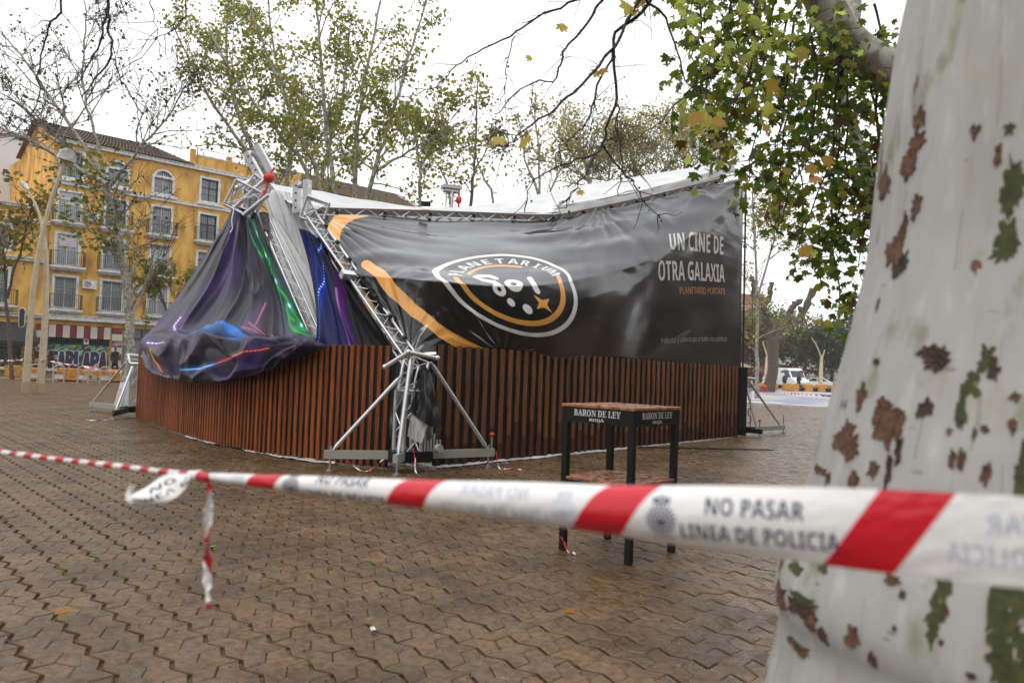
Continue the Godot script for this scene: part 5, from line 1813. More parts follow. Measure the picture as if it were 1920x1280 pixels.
func bark_flakes(t: Node3D, axis: Vector3, nz: FastNoiseLite) -> void:
	# every scale of old bark is a thin curled plate of its own on the pale inner bark
	var fn := noise(0.02, 304, 3)
	var mats := {}
	var tone := {"b": [Color(0.16, 0.07, 0.035), Color(0.05, 0.026, 0.015)], "d": [Color(0.07, 0.036, 0.02), Color(0.022, 0.015, 0.01)], "g": [Color(0.07, 0.08, 0.022), Color(0.03, 0.036, 0.012)]}
	for k in tone:
		var m := mat("bark scale " + k, Color.WHITE, 0.85)
		var lo: Color = tone[k][1]; var hi: Color = tone[k][0]
		m.albedo_texture = mottle(256, [[0.2, lin(lo.r, lo.g, lo.b)], [0.5, lin((lo.r + hi.r) / 2, (lo.g + hi.g) / 2, (lo.b + hi.b) / 2)], [0.75, lin(hi.r, hi.g, hi.b)]], 0.035, 350 + k.unicode_at(0), 5, 0.05)
		planar(m, 5.0)
		mats[k] = m
	for f in FLAKES:
		var a0: float = f[0] * TAU; var y0: float = f[1]
		var rx: float = f[2] * 0.85 / trunk_radius(y0); var ry: float = f[3] * 0.95
		var n := 34
		var g := Geo.new()
		var thick := 0.0026 if f[4] != "g" else 0.0014
		var c := Vector2(f[0] * 1280.0, y0 * 400.0)
		var ring := []
		for lay in [0.5, 0.85, 1.0]:
			var l := []
			for k in n:
				var th := TAU * k / n
				var d := Vector2(cos(th), sin(th))
				var j := 1.0 + 0.8 * fn.get_noise_2d(c.x + d.x * 60.0, c.y + d.y * 40.0) + 0.5 * fn.get_noise_2d(c.y * 3.0 + d.x * 260.0, c.x + d.y * 120.0)
				j = maxf(j, 0.22) * lay
				l.append(Vector2(a0 + d.x * rx * j, y0 + d.y * ry * j))
			ring.append(l)
		var mid := axis + trunk_point(a0, y0, nz, thick * 0.6)
		for k in n:
			var q := (k + 1) % n
			var i0: Vector3 = axis + trunk_point(ring[0][k].x, ring[0][k].y, nz, thick * 0.7); var i1: Vector3 = axis + trunk_point(ring[0][q].x, ring[0][q].y, nz, thick * 0.7)
			var m0: Vector3 = axis + trunk_point(ring[1][k].x, ring[1][k].y, nz, thick); var m1: Vector3 = axis + trunk_point(ring[1][q].x, ring[1][q].y, nz, thick)
			var o0: Vector3 = axis + trunk_point(ring[2][k].x, ring[2][k].y, nz, thick * 1.3); var o1: Vector3 = axis + trunk_point(ring[2][q].x, ring[2][q].y, nz, thick * 1.3)
			var s0: Vector3 = axis + trunk_point(ring[2][k].x, ring[2][k].y, nz, -0.002); var s1: Vector3 = axis + trunk_point(ring[2][q].x, ring[2][q].y, nz, -0.002)
			# angles run the other way round when seen from outside
			g.tri(mid, i1, i0); g.quad(i0, i1, m1, m0); g.quad(m0, m1, o1, o0); g.quad(o0, o1, s1, s0)
		# smooth outward normals on the plate, flat ones on its edge are close enough at this size
		for k in g.v.size():
			var rad := Vector3(g.v[k].x - axis.x, 0, g.v[k].z - axis.z).normalized()
			if g.n[k].dot(rad) < 0.0: g.n[k] = -g.n[k]
		for k in range(0, g.ix.size(), 3):
			var p0 := g.v[g.ix[k]]; var p1 := g.v[g.ix[k + 1]]; var p2 := g.v[g.ix[k + 2]]
			if (p1 - p0).cross(p2 - p0).dot(g.n[g.ix[k]]) > 0.0:
				var sw := g.ix[k + 1]
				g.ix[k + 1] = g.ix[k + 2]; g.ix[k + 2] = sw
		obj("bark_flake", g, mats[f[4]], t)

func make_near_trees() -> void:
	# --- the trunk in front
	var t := thing("plane_tree", "thick pale plane tree trunk with flaking bark, close behind the police tape", "tree")
	var g := Geo.new()
	var axis := Vector3(1.25, 0, -1.75)
	var nz := noise(0.9, 310, 3)
	var rows := 150; var cols := 97
	var p := PackedVector3Array(); var uv := PackedVector2Array()
	for r in rows + 1:
		var y := 4.4 * r / rows
		for q in cols:
			var a := TAU * q / (cols - 1)
			p.append(axis + trunk_point(a, y, nz, 0.0))
			uv.append(Vector2(float(q) / (cols - 1), 1.0 - y / 3.2))
	var first := g.v.size()
	for k in p.size():
		var q := k % cols; var r := k / cols
		var l := p[r * cols + (q - 1 if q > 0 else cols - 2)]; var rr := p[r * cols + (q + 1 if q < cols - 1 else 1)]
		var u := p[mini(r + 1, rows) * cols + q]; var d := p[maxi(r - 1, 0) * cols + q]
		var n := (rr - l).cross(u - d).normalized()
		if n.dot(p[k] - Vector3(axis.x, p[k].y, axis.z)) < 0.0: n = -n
		g.vert(p[k], n, uv[k])
	for r in rows:
		for q in cols - 1:
			var a := first + r * cols + q
			g.face(a, a + 1, a + cols + 1); g.face(a, a + cols + 1, a + cols)
	var tm := mat("plane bark", Color.WHITE, 0.72)
	tm.albedo_texture = trunk_print()
	relief(tm, tm.albedo_texture, 0.6)
	obj("trunk", g, tm, t)
	bark_flakes(t, axis, nz)
	var pale := bark("pale plane bark", [[0.0, lin(0.12, 0.11, 0.07)], [0.38, lin(0.2, 0.2, 0.14)], [0.46, lin(0.42, 0.41, 0.36)], [1.0, lin(0.58, 0.57, 0.52)]], 0.55, 320)
	M.pale_bark = pale
	var limbs := Geo.new()
	limbs.tube(v3([1.25, 4.2, -1.75, 0.9, 5.4, -2.4, 0.2, 6.6, -3.6]), PackedFloat32Array([0.28, 0.2, 0.12]), 12)
	limbs.tube(v3([1.25, 4.2, -1.75, 2.0, 5.6, -1.5, 3.2, 7.0, -1.2]), PackedFloat32Array([0.26, 0.2, 0.12]), 12)
	obj("limb", limbs, pale, t)

	# --- the leafy tree behind it
	var u := thing("plane_tree", "leafy green plane tree with patchy limb hanging over the right end of the banner", "tree")
	var stem := Geo.new()
	stem.tube(spline(v3([3.72, 0, -6.75, 3.62, 1.6, -6.6, 3.5, 3.25, -6.3, 3.6, 5.0, -6.5, 3.9, 7.0, -6.9]), 5), PackedFloat32Array([0.34, 0.3, 0.28, 0.27, 0.26, 0.25, 0.25, 0.24, 0.24, 0.23, 0.22, 0.21, 0.2, 0.19, 0.18, 0.17, 0.16, 0.15, 0.14, 0.13, 0.12]), 14)
	obj("trunk", stem, pale, u)
	var limb := Geo.new()
	limb.tube(spline(v3([3.55, 3.33, -6.3, 2.97, 3.66, -6.10, 2.55, 3.86, -6.00, 2.28, 4.15, -5.90, 2.0, 4.6, -5.80, 1.5, 5.3, -5.50]), 4), PackedFloat32Array([0.19, 0.18, 0.17, 0.165, 0.16, 0.16, 0.155, 0.15, 0.15, 0.145, 0.14, 0.14, 0.13, 0.13, 0.12, 0.12, 0.11, 0.1, 0.09, 0.08, 0.07]), 14)
	obj("limb", limb, pale, u)
	var thin := Geo.new()
	thin.tube(spline(v3([2.5, 3.85, -6.1, 2.66, 4.3, -6.3, 2.75, 4.9, -6.6]), 3), PackedFloat32Array([0.1, 0.09, 0.08, 0.08, 0.07, 0.06, 0.05]), 10)
	thin.tube(spline(v3([3.3, 1.9, -6.75, 3.12, 2.85, -6.85, 2.96, 3.5, -6.9, 2.7, 4.2, -7.0]), 3), PackedFloat32Array([0.07, 0.07, 0.065, 0.06, 0.055, 0.05, 0.05, 0.04, 0.04, 0.03]), 10)
	thin.tube(spline(v3([3.1, 3.0, -6.9, 2.7, 3.15, -6.7, 2.35, 3.3, -6.6]), 3), PackedFloat32Array([0.05, 0.04, 0.03, 0.03, 0.02, 0.02, 0.015]), 8)
	obj("limb", thin, pale, u)
	# hanging branchlets, from where they leave the limbs to where they end
	var r := rng(330)
	var hang := [
		[1.75, 4.6, -5.7, 1.23, 3.08, -5.4], [1.7, 4.55, -5.7, 1.42, 2.78, -5.5], [1.95, 4.45, -5.8, 1.72, 2.75, -5.8], [2.1, 4.35, -5.8, 2.02, 2.48, -6.0],
		[2.3, 4.1, -5.9, 2.2, 2.28, -6.1], [2.42, 4.0, -6.0, 2.42, 2.12, -6.2], [2.55, 3.9, -6.0, 2.52, 1.78, -6.1], [2.68, 3.85, -6.1, 2.72, 2.2, -6.3],
		[2.85, 3.75, -6.2, 2.86, 2.4, -6.3], [2.95, 3.8, -6.3, 2.9, 2.65, -6.5], [1.5, 4.4, -5.6, 1.2, 3.85, -5.3], [1.3, 4.3, -5.5, 1.15, 3.75, -5.3],
		[2.1, 4.4, -6.6, 1.62, 3.2, -6.5], [3.0, 4.5, -6.6, 3.0, 3.75, -6.4], [2.45, 4.3, -6.8, 2.35, 2.6, -7.0], [2.75, 4.2, -7.0, 2.7, 2.4, -7.2], [1.85, 4.5, -6.2, 1.5, 3.3, -6.2],
		[2.2, 4.2, -6.4, 2.15, 2.9, -6.6], [1.5, 4.5, -6.0, 1.32, 3.45, -5.9], [2.6, 4.4, -6.5, 2.5, 3.2, -6.6], [2.3, 4.5, -6.4, 2.1, 3.6, -6.4], [1.95, 4.6, -6.0, 1.75, 3.7, -6.0]]
	var twig := Geo.new()
	var spots := []
	for hd in hang:
		var a := Vector3(hd[0], hd[1], hd[2]); var b := Vector3(hd[3], hd[4], hd[5])
		var pts := PackedVector3Array()
		var bow := Vector3(r.randf_range(-0.15, 0.15), 0, r.randf_range(-0.15, 0.15))
		for k in 9:
			var f := k / 8.0
			pts.append(a.lerp(b, f) + bow * sin(f * PI) + Vector3(r.randfn(), r.randfn(), r.randfn()) * 0.02)
		twig.tube(pts, PackedFloat32Array([0.012, 0.011, 0.01, 0.009, 0.008, 0.007, 0.006, 0.005, 0.004]), 6, false)
		# leaves sit in bunches at the ends of short shoots
		for k in int(a.distance_to(b) * 14.0):
			var f := pow(r.randf(), 0.8)
			var q := on(pts, f)
			var side := Vector3(r.randfn(), r.randf_range(-0.7, 0.35), r.randfn()).normalized() * r.randf_range(0.08, 0.42) * (1.15 - f * 0.5)
			twig.tube(PackedVector3Array([q, q + side * 0.5 + Vector3(0, 0.03, 0), q + side]), PackedFloat32Array([0.0045, 0.0035, 0.002]), 4, false)
			for m in r.randi_range(4, 13): spots.append(q + side * r.randf_range(0.5, 1.1) + Vector3(r.randfn(), r.randfn(), r.randfn()) * 0.075)
	stuff(obj("twigs", twig, mat("twig bark", lin(0.045, 0.032, 0.024), 0.8), u))
	var out := leaf_outline()
	var greens := [leaf_material("dark green leaf", lin(0.06, 0.12, 0.016)), leaf_material("green leaf", lin(0.1, 0.18, 0.022)), leaf_material("olive leaf", lin(0.19, 0.23, 0.03)), leaf_material("yellowing leaf", lin(0.36, 0.32, 0.04)), leaf_material("brown leaf", lin(0.1, 0.05, 0.02))]
	var orange := leaf_material("orange leaf", lin(0.42, 0.135, 0.012))
	var gold := leaf_material("gold leaf", lin(0.45, 0.27, 0.02))
	M.orange_leaf = orange; M.gold_leaf = gold; M.brown_leaf = greens[4]
	var shapes := []
	for k in 4:
		var lg := Geo.new()
		lay_leaf(lg, Transform3D(), 1.0, [0.35, -0.3, 0.6, 0.15][k], out)
		shapes.append(lg.mesh())
	spots.sort_custom(func(a, b): return a.z > b.z)
	var rest := Geo.new()
	rest.coloured = true
	var tints := [Color(0.06, 0.12, 0.016), Color(0.1, 0.18, 0.022), Color(0.19, 0.23, 0.03), Color(0.36, 0.32, 0.04), Color(0.1, 0.05, 0.02)]
	var n := 0
	for s in spots:
		var pick := [0, 0, 1, 1, 1, 2, 2, 2, 2, 3, 3, 4][r.randi() % 12] as int
		if s.y > 3.4 and r.randf() < 0.3: pick = 2
		var sz := r.randf_range(0.03, 0.076)
		var b := Basis(Vector3.UP, r.randf() * TAU) * Basis(Vector3.RIGHT, PI + r.randfn(0.0, 0.55)) * Basis(Vector3.FORWARD, r.randfn(0.0, 0.5))
		if n < 280:
			n += 1
			var o := obj_mesh("leaf", shapes[r.randi() % 4], greens[pick], u)
			o.transform = Transform3D(b.scaled(Vector3.ONE * sz), s)
		else:
			rest.tint = tints[pick]
			lay_leaf(rest, Transform3D(b, s), sz, [0.35, -0.3, 0.6][r.randi() % 3], out)
	var fm := leaf_material("leaves", Color.WHITE)
	fm.vertex_color_use_as_albedo = true
	M.leaves = fm
	stuff(obj("foliage", rest, fm, u))
	# single turned leaves
	for q in [[1.17, 3.03, -5.2, 0.17], [1.27, 3.0, -5.2, 0.15], [1.33, 3.02, -5.25, 0.16], [1.2, 2.92, -5.2, 0.11], [1.73, 3.33, -5.35, 0.2], [1.72, 3.15, -5.35, 0.17], [1.68, 3.02, -5.35, 0.13], [1.98, 3.62, -5.5, 0.17], [2.2, 2.88, -5.6, 0.16], [2.1, 2.82, -5.6, 0.13], [2.13, 2.74, -5.6, 0.12], [2.1, 2.25, -5.7, 0.15], [2.18, 2.22, -5.7, 0.1], [1.55, 3.5, -5.4, 0.1]]:
		var o := obj_mesh("leaf", shapes[r.randi() % 4], orange if r.randf() < 0.8 else gold, u)
		o.transform = Transform3D((Basis(Vector3.UP, r.randf_range(-0.7, 0.7)) * Basis(Vector3.RIGHT, PI + r.randfn(0.0, 0.3)) * Basis(Vector3.FORWARD, r.randfn(0.0, 0.4))).scaled(Vector3.ONE * q[3] * 0.62), Vector3(q[0], q[1], q[2]))
		o.set_meta("label", "orange autumn leaf")

	# --- bare hanging twigs in the middle of the sky: ends of a limb of the same tree
	var bare := Geo.new()
	var lines := [
		[v3([1.5, 5.3, -5.5, 1.1, 4.3, -5.0, 0.80, 3.63, -4.60, 0.69, 3.50, -4.60, 0.53, 3.17, -4.50, 0.34, 2.91, -4.40, 0.20, 2.73, -4.30, 0.07, 2.64, -4.25, -0.04, 2.52, -4.20, -0.08, 2.49, -4.20]), 0.014],
		[v3([1.2, 4.5, -5.0, 0.84, 3.64, -4.60, 0.66, 3.40, -4.60, 0.54, 3.26, -4.60, 0.57, 2.92, -4.60, 0.52, 2.76, -4.60, 0.49, 2.62, -4.60, 0.34, 2.52, -4.55, 0.18, 2.44, -4.50, 0.08, 2.36, -4.50, 0.05, 2.19, -4.50]), 0.013],
		[v3([0.49, 2.62, -4.60, 0.61, 2.48, -4.60, 0.69, 2.40, -4.60, 0.74, 2.31, -4.60, 0.85, 2.21, -4.60]), 0.007],
		[v3([0.49, 2.62, -4.60, 0.39, 2.45, -4.50, 0.32, 2.32, -4.50, 0.26, 2.21, -4.50, 0.20, 2.12, -4.50]), 0.006],
		[v3([1.2, 4.7, -5.3, 0.49, 3.92, -5.20, 0.35, 3.77, -5.20, 0.14, 3.68, -5.20, -0.02, 3.52, -5.10, -0.09, 3.47, -5.10, -0.25, 3.34, -5.00, -0.42, 3.22, -5.00, -0.52, 3.11, -5.00, -0.64, 3.04, -5.00, -0.79, 2.97, -4.90]), 0.0105],
		[v3([1.2, 4.6, -5.1, 0.63, 3.78, -4.90, 0.50, 3.64, -4.90, 0.37, 3.44, -4.90, 0.27, 3.32, -4.90, 0.24, 3.20, -4.85, 0.19, 3.10, -4.85, 0.03, 3.05, -4.80, -0.10, 2.90, -4.80, -0.16, 2.85, -4.80]), 0.012],
		[v3([1.1, 4.4, -4.9, 0.68, 3.50, -4.40, 0.80, 3.32, -4.40, 0.88, 3.11, -4.40, 0.94, 2.93, -4.40, 1.06, 2.87, -4.40]), 0.011],
		[v3([1.06, 2.99, -4.40, 0.94, 2.90, -4.40, 0.80, 2.72, -4.40, 0.65, 2.61, -4.40]), 0.006],
		[v3([-0.05, 3.48, -5.10, -0.09, 3.32, -5.10, -0.10, 3.14, -5.10, -0.13, 3.04, -5.10]), 0.005],
		[v3([0.53, 3.17, -4.50, 0.42, 2.85, -4.45, 0.38, 2.7, -4.45, 0.28, 2.62, -4.45, 0.2, 2.5, -4.4]), 0.008],
		[v3([0.57, 2.92, -4.60, 0.56, 2.72, -4.5, 0.60, 2.5, -4.5, 0.58, 2.3, -4.5]), 0.006]]
	twigs_from(bare, lines, r, 1.0)
	obj("bare_twigs", bare, mat("dark twig", lin(0.02, 0.015, 0.014), 0.7), u)
	for q in [[0.25, 3.47, -4.9, 0.13], [0.6, 3.45, -4.55, 0.19], [0.68, 3.5, -4.6, 0.15], [0.64, 3.42, -4.58, 0.14], [-0.1, 2.53, -4.2, 0.14], [0.02, 2.53, -4.22, 0.16], [0.43, 3.03, -4.5, 0.1], [0.46, 3.02, -4.45, 0.12], [0.05, 3.26, -4.9, 0.08], [0.36, 2.33, -4.5, 0.08]]:
		var o := obj_mesh("leaf", shapes[r.randi() % 4], [gold, orange][r.randi() % 2], u)
		o.transform = Transform3D((Basis(Vector3.UP, r.randf_range(-0.8, 0.8)) * Basis(Vector3.RIGHT, PI + r.randfn(0.0, 0.4)) * Basis(Vector3.FORWARD, r.randfn(0.0, 0.6))).scaled(Vector3.ONE * q[3] * 0.5), Vector3(q[0], q[1], q[2]))
		o.set_meta("label", "last autumn leaf on a bare twig")
	var balls := Geo.new()
	for k in 46:
		var q: PackedVector3Array = lines[r.randi() % lines.size()][0]
		var c := on(q, r.randf_range(0.35, 1.0)) + Vector3(r.randf_range(-0.03, 0.03), -r.randf_range(0.0, 0.04), 0)
		balls.ball(c, Vector3.ONE * r.randf_range(0.004, 0.009), 6, 4)
	stuff(obj("seed_balls", balls, mat("seed ball", lin(0.02, 0.014, 0.012), 0.9), u))

	# --- dark twigs that hang into the picture at the upper left
	var w := thing("bare_tree", "dark bare twigs hanging into the sky at the upper left corner", "tree")
	var wt := Geo.new()
	wt.tube(v3([-5.2, 0, -4.2, -5.1, 2.4, -4.2, -4.8, 4.2, -4.2, -4.4, 6.0, -4.0]), PackedFloat32Array([0.28, 0.22, 0.18, 0.12]), 12)
	wt.tube(v3([-4.85, 4.0, -4.2, -4.0, 4.5, -4.2, -3.0, 4.4, -4.2, -2.2, 4.0, -4.2]), PackedFloat32Array([0.1, 0.08, 0.06, 0.03]), 8)
	obj("trunk", wt, pale, w)
	var wl := [
		[v3([-2.2, 4.0, -4.2, -2.19, 3.36, -4.20, -2.24, 3.21, -4.20, -2.24, 3.06, -4.20, -2.21, 2.90, -4.20, -2.31, 2.74, -4.20, -2.35, 2.67, -4.20]), 0.012],
		[v3([-2.24, 3.18, -4.20, -2.27, 3.03, -4.20, -2.32, 2.87, -4.20, -2.40, 2.75, -4.20, -2.48, 2.68, -4.20]), 0.008],
		[v3([-2.21, 2.90, -4.20, -2.16, 2.79, -4.20, -2.10, 2.69, -4.20, -2.03, 2.60, -4.20]), 0.005],
		[v3([-2.6, 4.3, -4.1, -2.38, 3.16, -4.00, -2.43, 3.00, -4.00, -2.46, 2.86, -4.00, -2.47, 2.69, -4.00, -2.48, 2.55, -4.00, -2.55, 2.48, -4.00]), 0.008],
		[v3([-2.0, 4.0, -4.3, -1.91, 3.31, -4.40, -1.95, 3.18, -4.40, -2.05, 3.10, -4.40, -2.18, 3.08, -4.40]), 0.005],
		[v3([-2.1, 4.0, -4.3, -2.12, 3.37, -4.40, -2.08, 3.19, -4.40, -2.06, 3.10, -4.40, -2.04, 2.97, -4.40]), 0.004]]
	var wg := Geo.new()
	twigs_from(wg, wl, r, 0.6)
	obj("bare_twigs", wg, mat("violet brown twig", lin(0.018, 0.013, 0.02), 0.7), w)

func twigs_from(g: Geo, lines: Array, r: RandomNumberGenerator, much: float) -> void:
	for l in lines:
		var pts := spline(l[0], 4)
		for k in pts.size(): pts[k] += Vector3(r.randfn(), r.randfn(), r.randfn()) * 0.006
		var rad := PackedFloat32Array()
		for k in pts.size(): rad.append(lerpf(l[1], maxf(0.0022, l[1] * 0.22), float(k) / pts.size()))
		g.tube(pts, rad, 6, false)
		# short side shoots
		for k in int(pts.size() * 0.55 * much):
			var i := r.randi_range(3, pts.size() - 2)
			var d := (pts[i + 1] - pts[i - 1]).normalized()
			var s := (d * 0.6 + Vector3(r.randfn(), r.randfn() * 0.8 - 0.25, r.randfn())).normalized() * r.randf_range(0.03, 0.24)
			var e := pts[i] + s
			g.tube(PackedVector3Array([pts[i], pts[i] + s * 0.5 + Vector3(r.randfn(), r.randfn(), r.randfn()) * 0.015, e, e + (s * 0.4).rotated(Vector3.BACK, r.randf_range(-0.8, 0.8))]), PackedFloat32Array([0.003, 0.0025, 0.002, 0.0015]), 4, false)

# a tree further off: stems with limbs, twigs and leaf faces
func make_tree(called: String, label: String, stems: Array, o: Dictionary) -> Node3D:
	var base: Vector3 = stems[0][0][0]
	var t := thing(called, label, "tree", Vector3.ZERO, 0.0, o.get("group", ""))
	var r := rng(o.seed)
	var wood := Geo.new(); var fine := Geo.new(); var crown := Geo.new()
	crown.coloured = true
	var pal: Array = o.palette
	var ends := []
	for st in stems:
		var pts := spline(st[0], 6)
		var rad := PackedFloat32Array()
		for k in pts.size():
			rad.append(lerpf(st[1], st[2], pow(float(k) / (pts.size() - 1), 0.8)))
			if k > 2: pts[k] += Vector3(r.randfn(), r.randfn() * 0.5, r.randfn()) * 0.028
		wood.tube(pts, rad, 8, false)
		var m: int = o.limbs
		for b in m:
			var f := lerpf(o.get("from", 0.35), 1.0, (b + r.randf()) / m)
			var i := clampi(int(f * (pts.size() - 1)), 1, pts.size() - 2)
			var d := (pts[i + 1] - pts[i - 1]).normalized()
			var side := Vector3(r.randfn(), r.randfn() * 0.4, r.randfn()).normalized()
			var dir: Vector3 = (d * o.get("ahead", 0.75) + side * 0.9 + Vector3.UP * o.get("rise", 0.15)).normalized()
			var l: float = o.reach * (1.25 - f * 0.6) * r.randf_range(0.55, 1.15)
			var lp := PackedVector3Array([pts[i]])
			for k in 5:
				dir = (dir + Vector3(r.randfn(), r.randfn() + o.get("lift", 0.3), r.randfn()) * 0.16).normalized()
				lp.append(lp[k] + dir * l / 5.0)
			var r0 := minf(rad[i] * 0.6, 0.012 * l + 0.012)
			wood.tube(lp, PackedFloat32Array([r0, r0 * 0.85, r0 * 0.7, r0 * 0.55, r0 * 0.4, r0 * 0.25]), 5, false)
			for w in int(o.twigs):
				var q := r.randf_range(0.25, 1.0)
				var c := on(lp, q)
				var td: Vector3 = (dir * 0.6 + Vector3(r.randfn(), r.randfn() + o.get("lift", 0.3), r.randfn()) * 0.75).normalized()
				var tl: float = l * r.randf_range(0.15, 0.45)
				var e: Vector3 = c + td * tl + Vector3(0, -0.08 * tl * o.get("droop", 0.0) * 8.0, 0)
				fine.tube(PackedVector3Array([c, c.lerp(e, 0.5) + Vector3(r.randfn(), r.randfn(), r.randfn()) * 0.06 * tl, e]), PackedFloat32Array([o.get("twig_r", 0.011), o.get("twig_r", 0.011) * 0.7, o.get("twig_r", 0.011) * 0.4]), 3, false)
				ends.append([c, e])
	var total := int(o.leaves)
	var size: float = o.leaf
	if ends.size():
		var bunch := noise(0.35, o.seed + 3, 2)
		var made := 0
		var tries := 0
		while made < total and tries < total * 4:
			tries += 1
			var s: Array = ends[r.randi() % ends.size()]
			var a: Vector3 = s[0]; var b: Vector3 = s[1]
			var c: Vector3 = a.lerp(b, pow(r.randf(), 0.6)) + Vector3(r.randfn(), r.randfn(), r.randfn()) * size * o.get("spread", 1.3)
			if bunch.get_noise_3dv(c) < o.get("gaps", -0.1): continue
			made += 1
			crown.tint = pal[r.randi() % pal.size()]
			crown.tint = crown.tint * r.randf_range(0.75, 1.25)
			crown.tint.a = 1.0
			var z := Vector3(r.randfn(), r.randfn() + 0.5, r.randfn()).normalized()
			var x := z.cross(Vector3(r.randfn(), r.randfn(), r.randfn())).normalized()
			var y := z.cross(x)
			var k: float = size * r.randf_range(0.6, 1.2)
			# a five-cornered leaf folded along its midrib
			var p0 := c - y * k * 0.5; var p1 := c + x * k * 0.5 + z * k * 0.12; var p2 := c + y * k * 0.6; var p3 := c - x * k * 0.5 + z * k * 0.12
			crown.tri(p0, p1, p2); crown.tri(p0, p2, p3)
	obj("trunk", wood, o.bark, t)
	if fine.ix.size(): stuff(obj("twigs", fine, o.get("twig_bark", o.bark), t))
	if crown.ix.size(): obj("crown", crown, M.leaves, t)
	return t

const FLAKES := [[0.469, 1.86, 0.017, 0.025, "b"], [0.469, 1.81, 0.024, 0.023, "b"], [0.476, 1.77, 0.030, 0.028, "b"], [0.517, 1.75, 0.034, 0.039, "b"], [0.461, 1.67, 0.015, 0.027, "b"], [0.473, 1.63, 0.012, 0.029, "b"], [0.481, 1.58, 0.038, 0.035, "b"], [0.472, 1.54, 0.023, 0.023, "d"], [0.467, 1.55, 0.018, 0.023, "g"], [0.415, 1.80, 0.010, 0.013, "b"], [0.390, 1.79, 0.009, 0.014, "g"], [0.397, 1.74, 0.007, 0.018, "b"], [0.385, 1.69, 0.019, 0.040, "g"], [0.389, 1.65, 0.015, 0.026, "g"], [0.389, 1.58, 0.023, 0.035, "g"], [0.390, 1.55, 0.025, 0.022, "g"], [0.428, 1.36, 0.026, 0.015, "d"], [0.424, 1.34, 0.023, 0.014, "d"], [0.420, 1.35, 0.012, 0.019, "d"], [0.474, 1.34, 0.008, 0.006, "d"], [0.394, 1.35, 0.019, 0.026, "g"], [0.390, 1.33, 0.012, 0.020, "d"], [0.401, 1.30, 0.017, 0.026, "g"], [0.405, 1.25, 0.010, 0.040, "g"], [0.426, 1.25, 0.016, 0.018, "d"], [0.391, 1.22, 0.008, 0.007, "b"], [0.377, 1.28, 0.008, 0.008, "b"], [0.377, 1.23, 0.007, 0.013, "b"], [0.481, 1.27, 0.018, 0.025, "b"], [0.490, 1.18, 0.046, 0.030, "b"], [0.478, 1.16, 0.026, 0.025, "b"], [0.459, 1.25, 0.024, 0.015, "b"], [0.452, 1.21, 0.035, 0.037, "b"], [0.442, 1.21, 0.017, 0.030, "b"], [0.461, 1.23, 0.017, 0.024, "b"], [0.438, 1.16, 0.008, 0.023, "d"], [0.443, 1.12, 0.009, 0.032, "d"], [0.455, 1.12, 0.016, 0.015, "b"], [0.522, 1.09, 0.054, 0.009, "b"], [0.501, 1.08, 0.016, 0.011, "b"], [0.469, 1.09, 0.017, 0.018, "b"], [0.406, 1.16, 0.007, 0.014, "b"], [0.401, 1.16, 0.008, 0.016, "b"], [0.388, 1.14, 0.008, 0.017, "b"], [0.396, 1.21, 0.004, 0.010, "g"], [0.372, 1.14, 0.013, 0.055, "g"], [0.503, 0.88, 0.036, 0.017, "g"], [0.474, 0.91, 0.015, 0.013, "g"], [0.487, 0.83, 0.069, 0.011, "g"], [0.520, 0.80, 0.068, 0.024, "b"], [0.488, 0.81, 0.060, 0.014, "d"], [0.475, 0.80, 0.026, 0.022, "b"], [0.465, 0.78, 0.019, 0.015, "b"], [0.501, 0.72, 0.047, 0.009, "b"], [0.489, 0.72, 0.032, 0.011, "b"], [0.443, 0.81, 0.021, 0.018, "b"], [0.431, 0.78, 0.010, 0.013, "b"], [0.426, 0.93, 0.018, 0.009, "b"], [0.419, 0.91, 0.007, 0.008, "g"], [0.401, 0.94, 0.015, 0.028, "g"], [0.402, 0.89, 0.017, 0.026, "g"], [0.402, 0.86, 0.010, 0.021, "g"], [0.398, 0.90, 0.006, 0.008, "b"], [0.375, 0.92, 0.022, 0.054, "g"], [0.371, 0.88, 0.030, 0.053, "g"], [0.369, 0.84, 0.035, 0.044, "g"], [0.375, 0.84, 0.018, 0.035, "g"], [0.369, 0.95, 0.018, 0.044, "g"], [0.420, 0.85, 0.005, 0.005, "g"], [0.398, 0.85, 0.004, 0.005, "b"], [0.385, 0.81, 0.007, 0.005, "d"]]
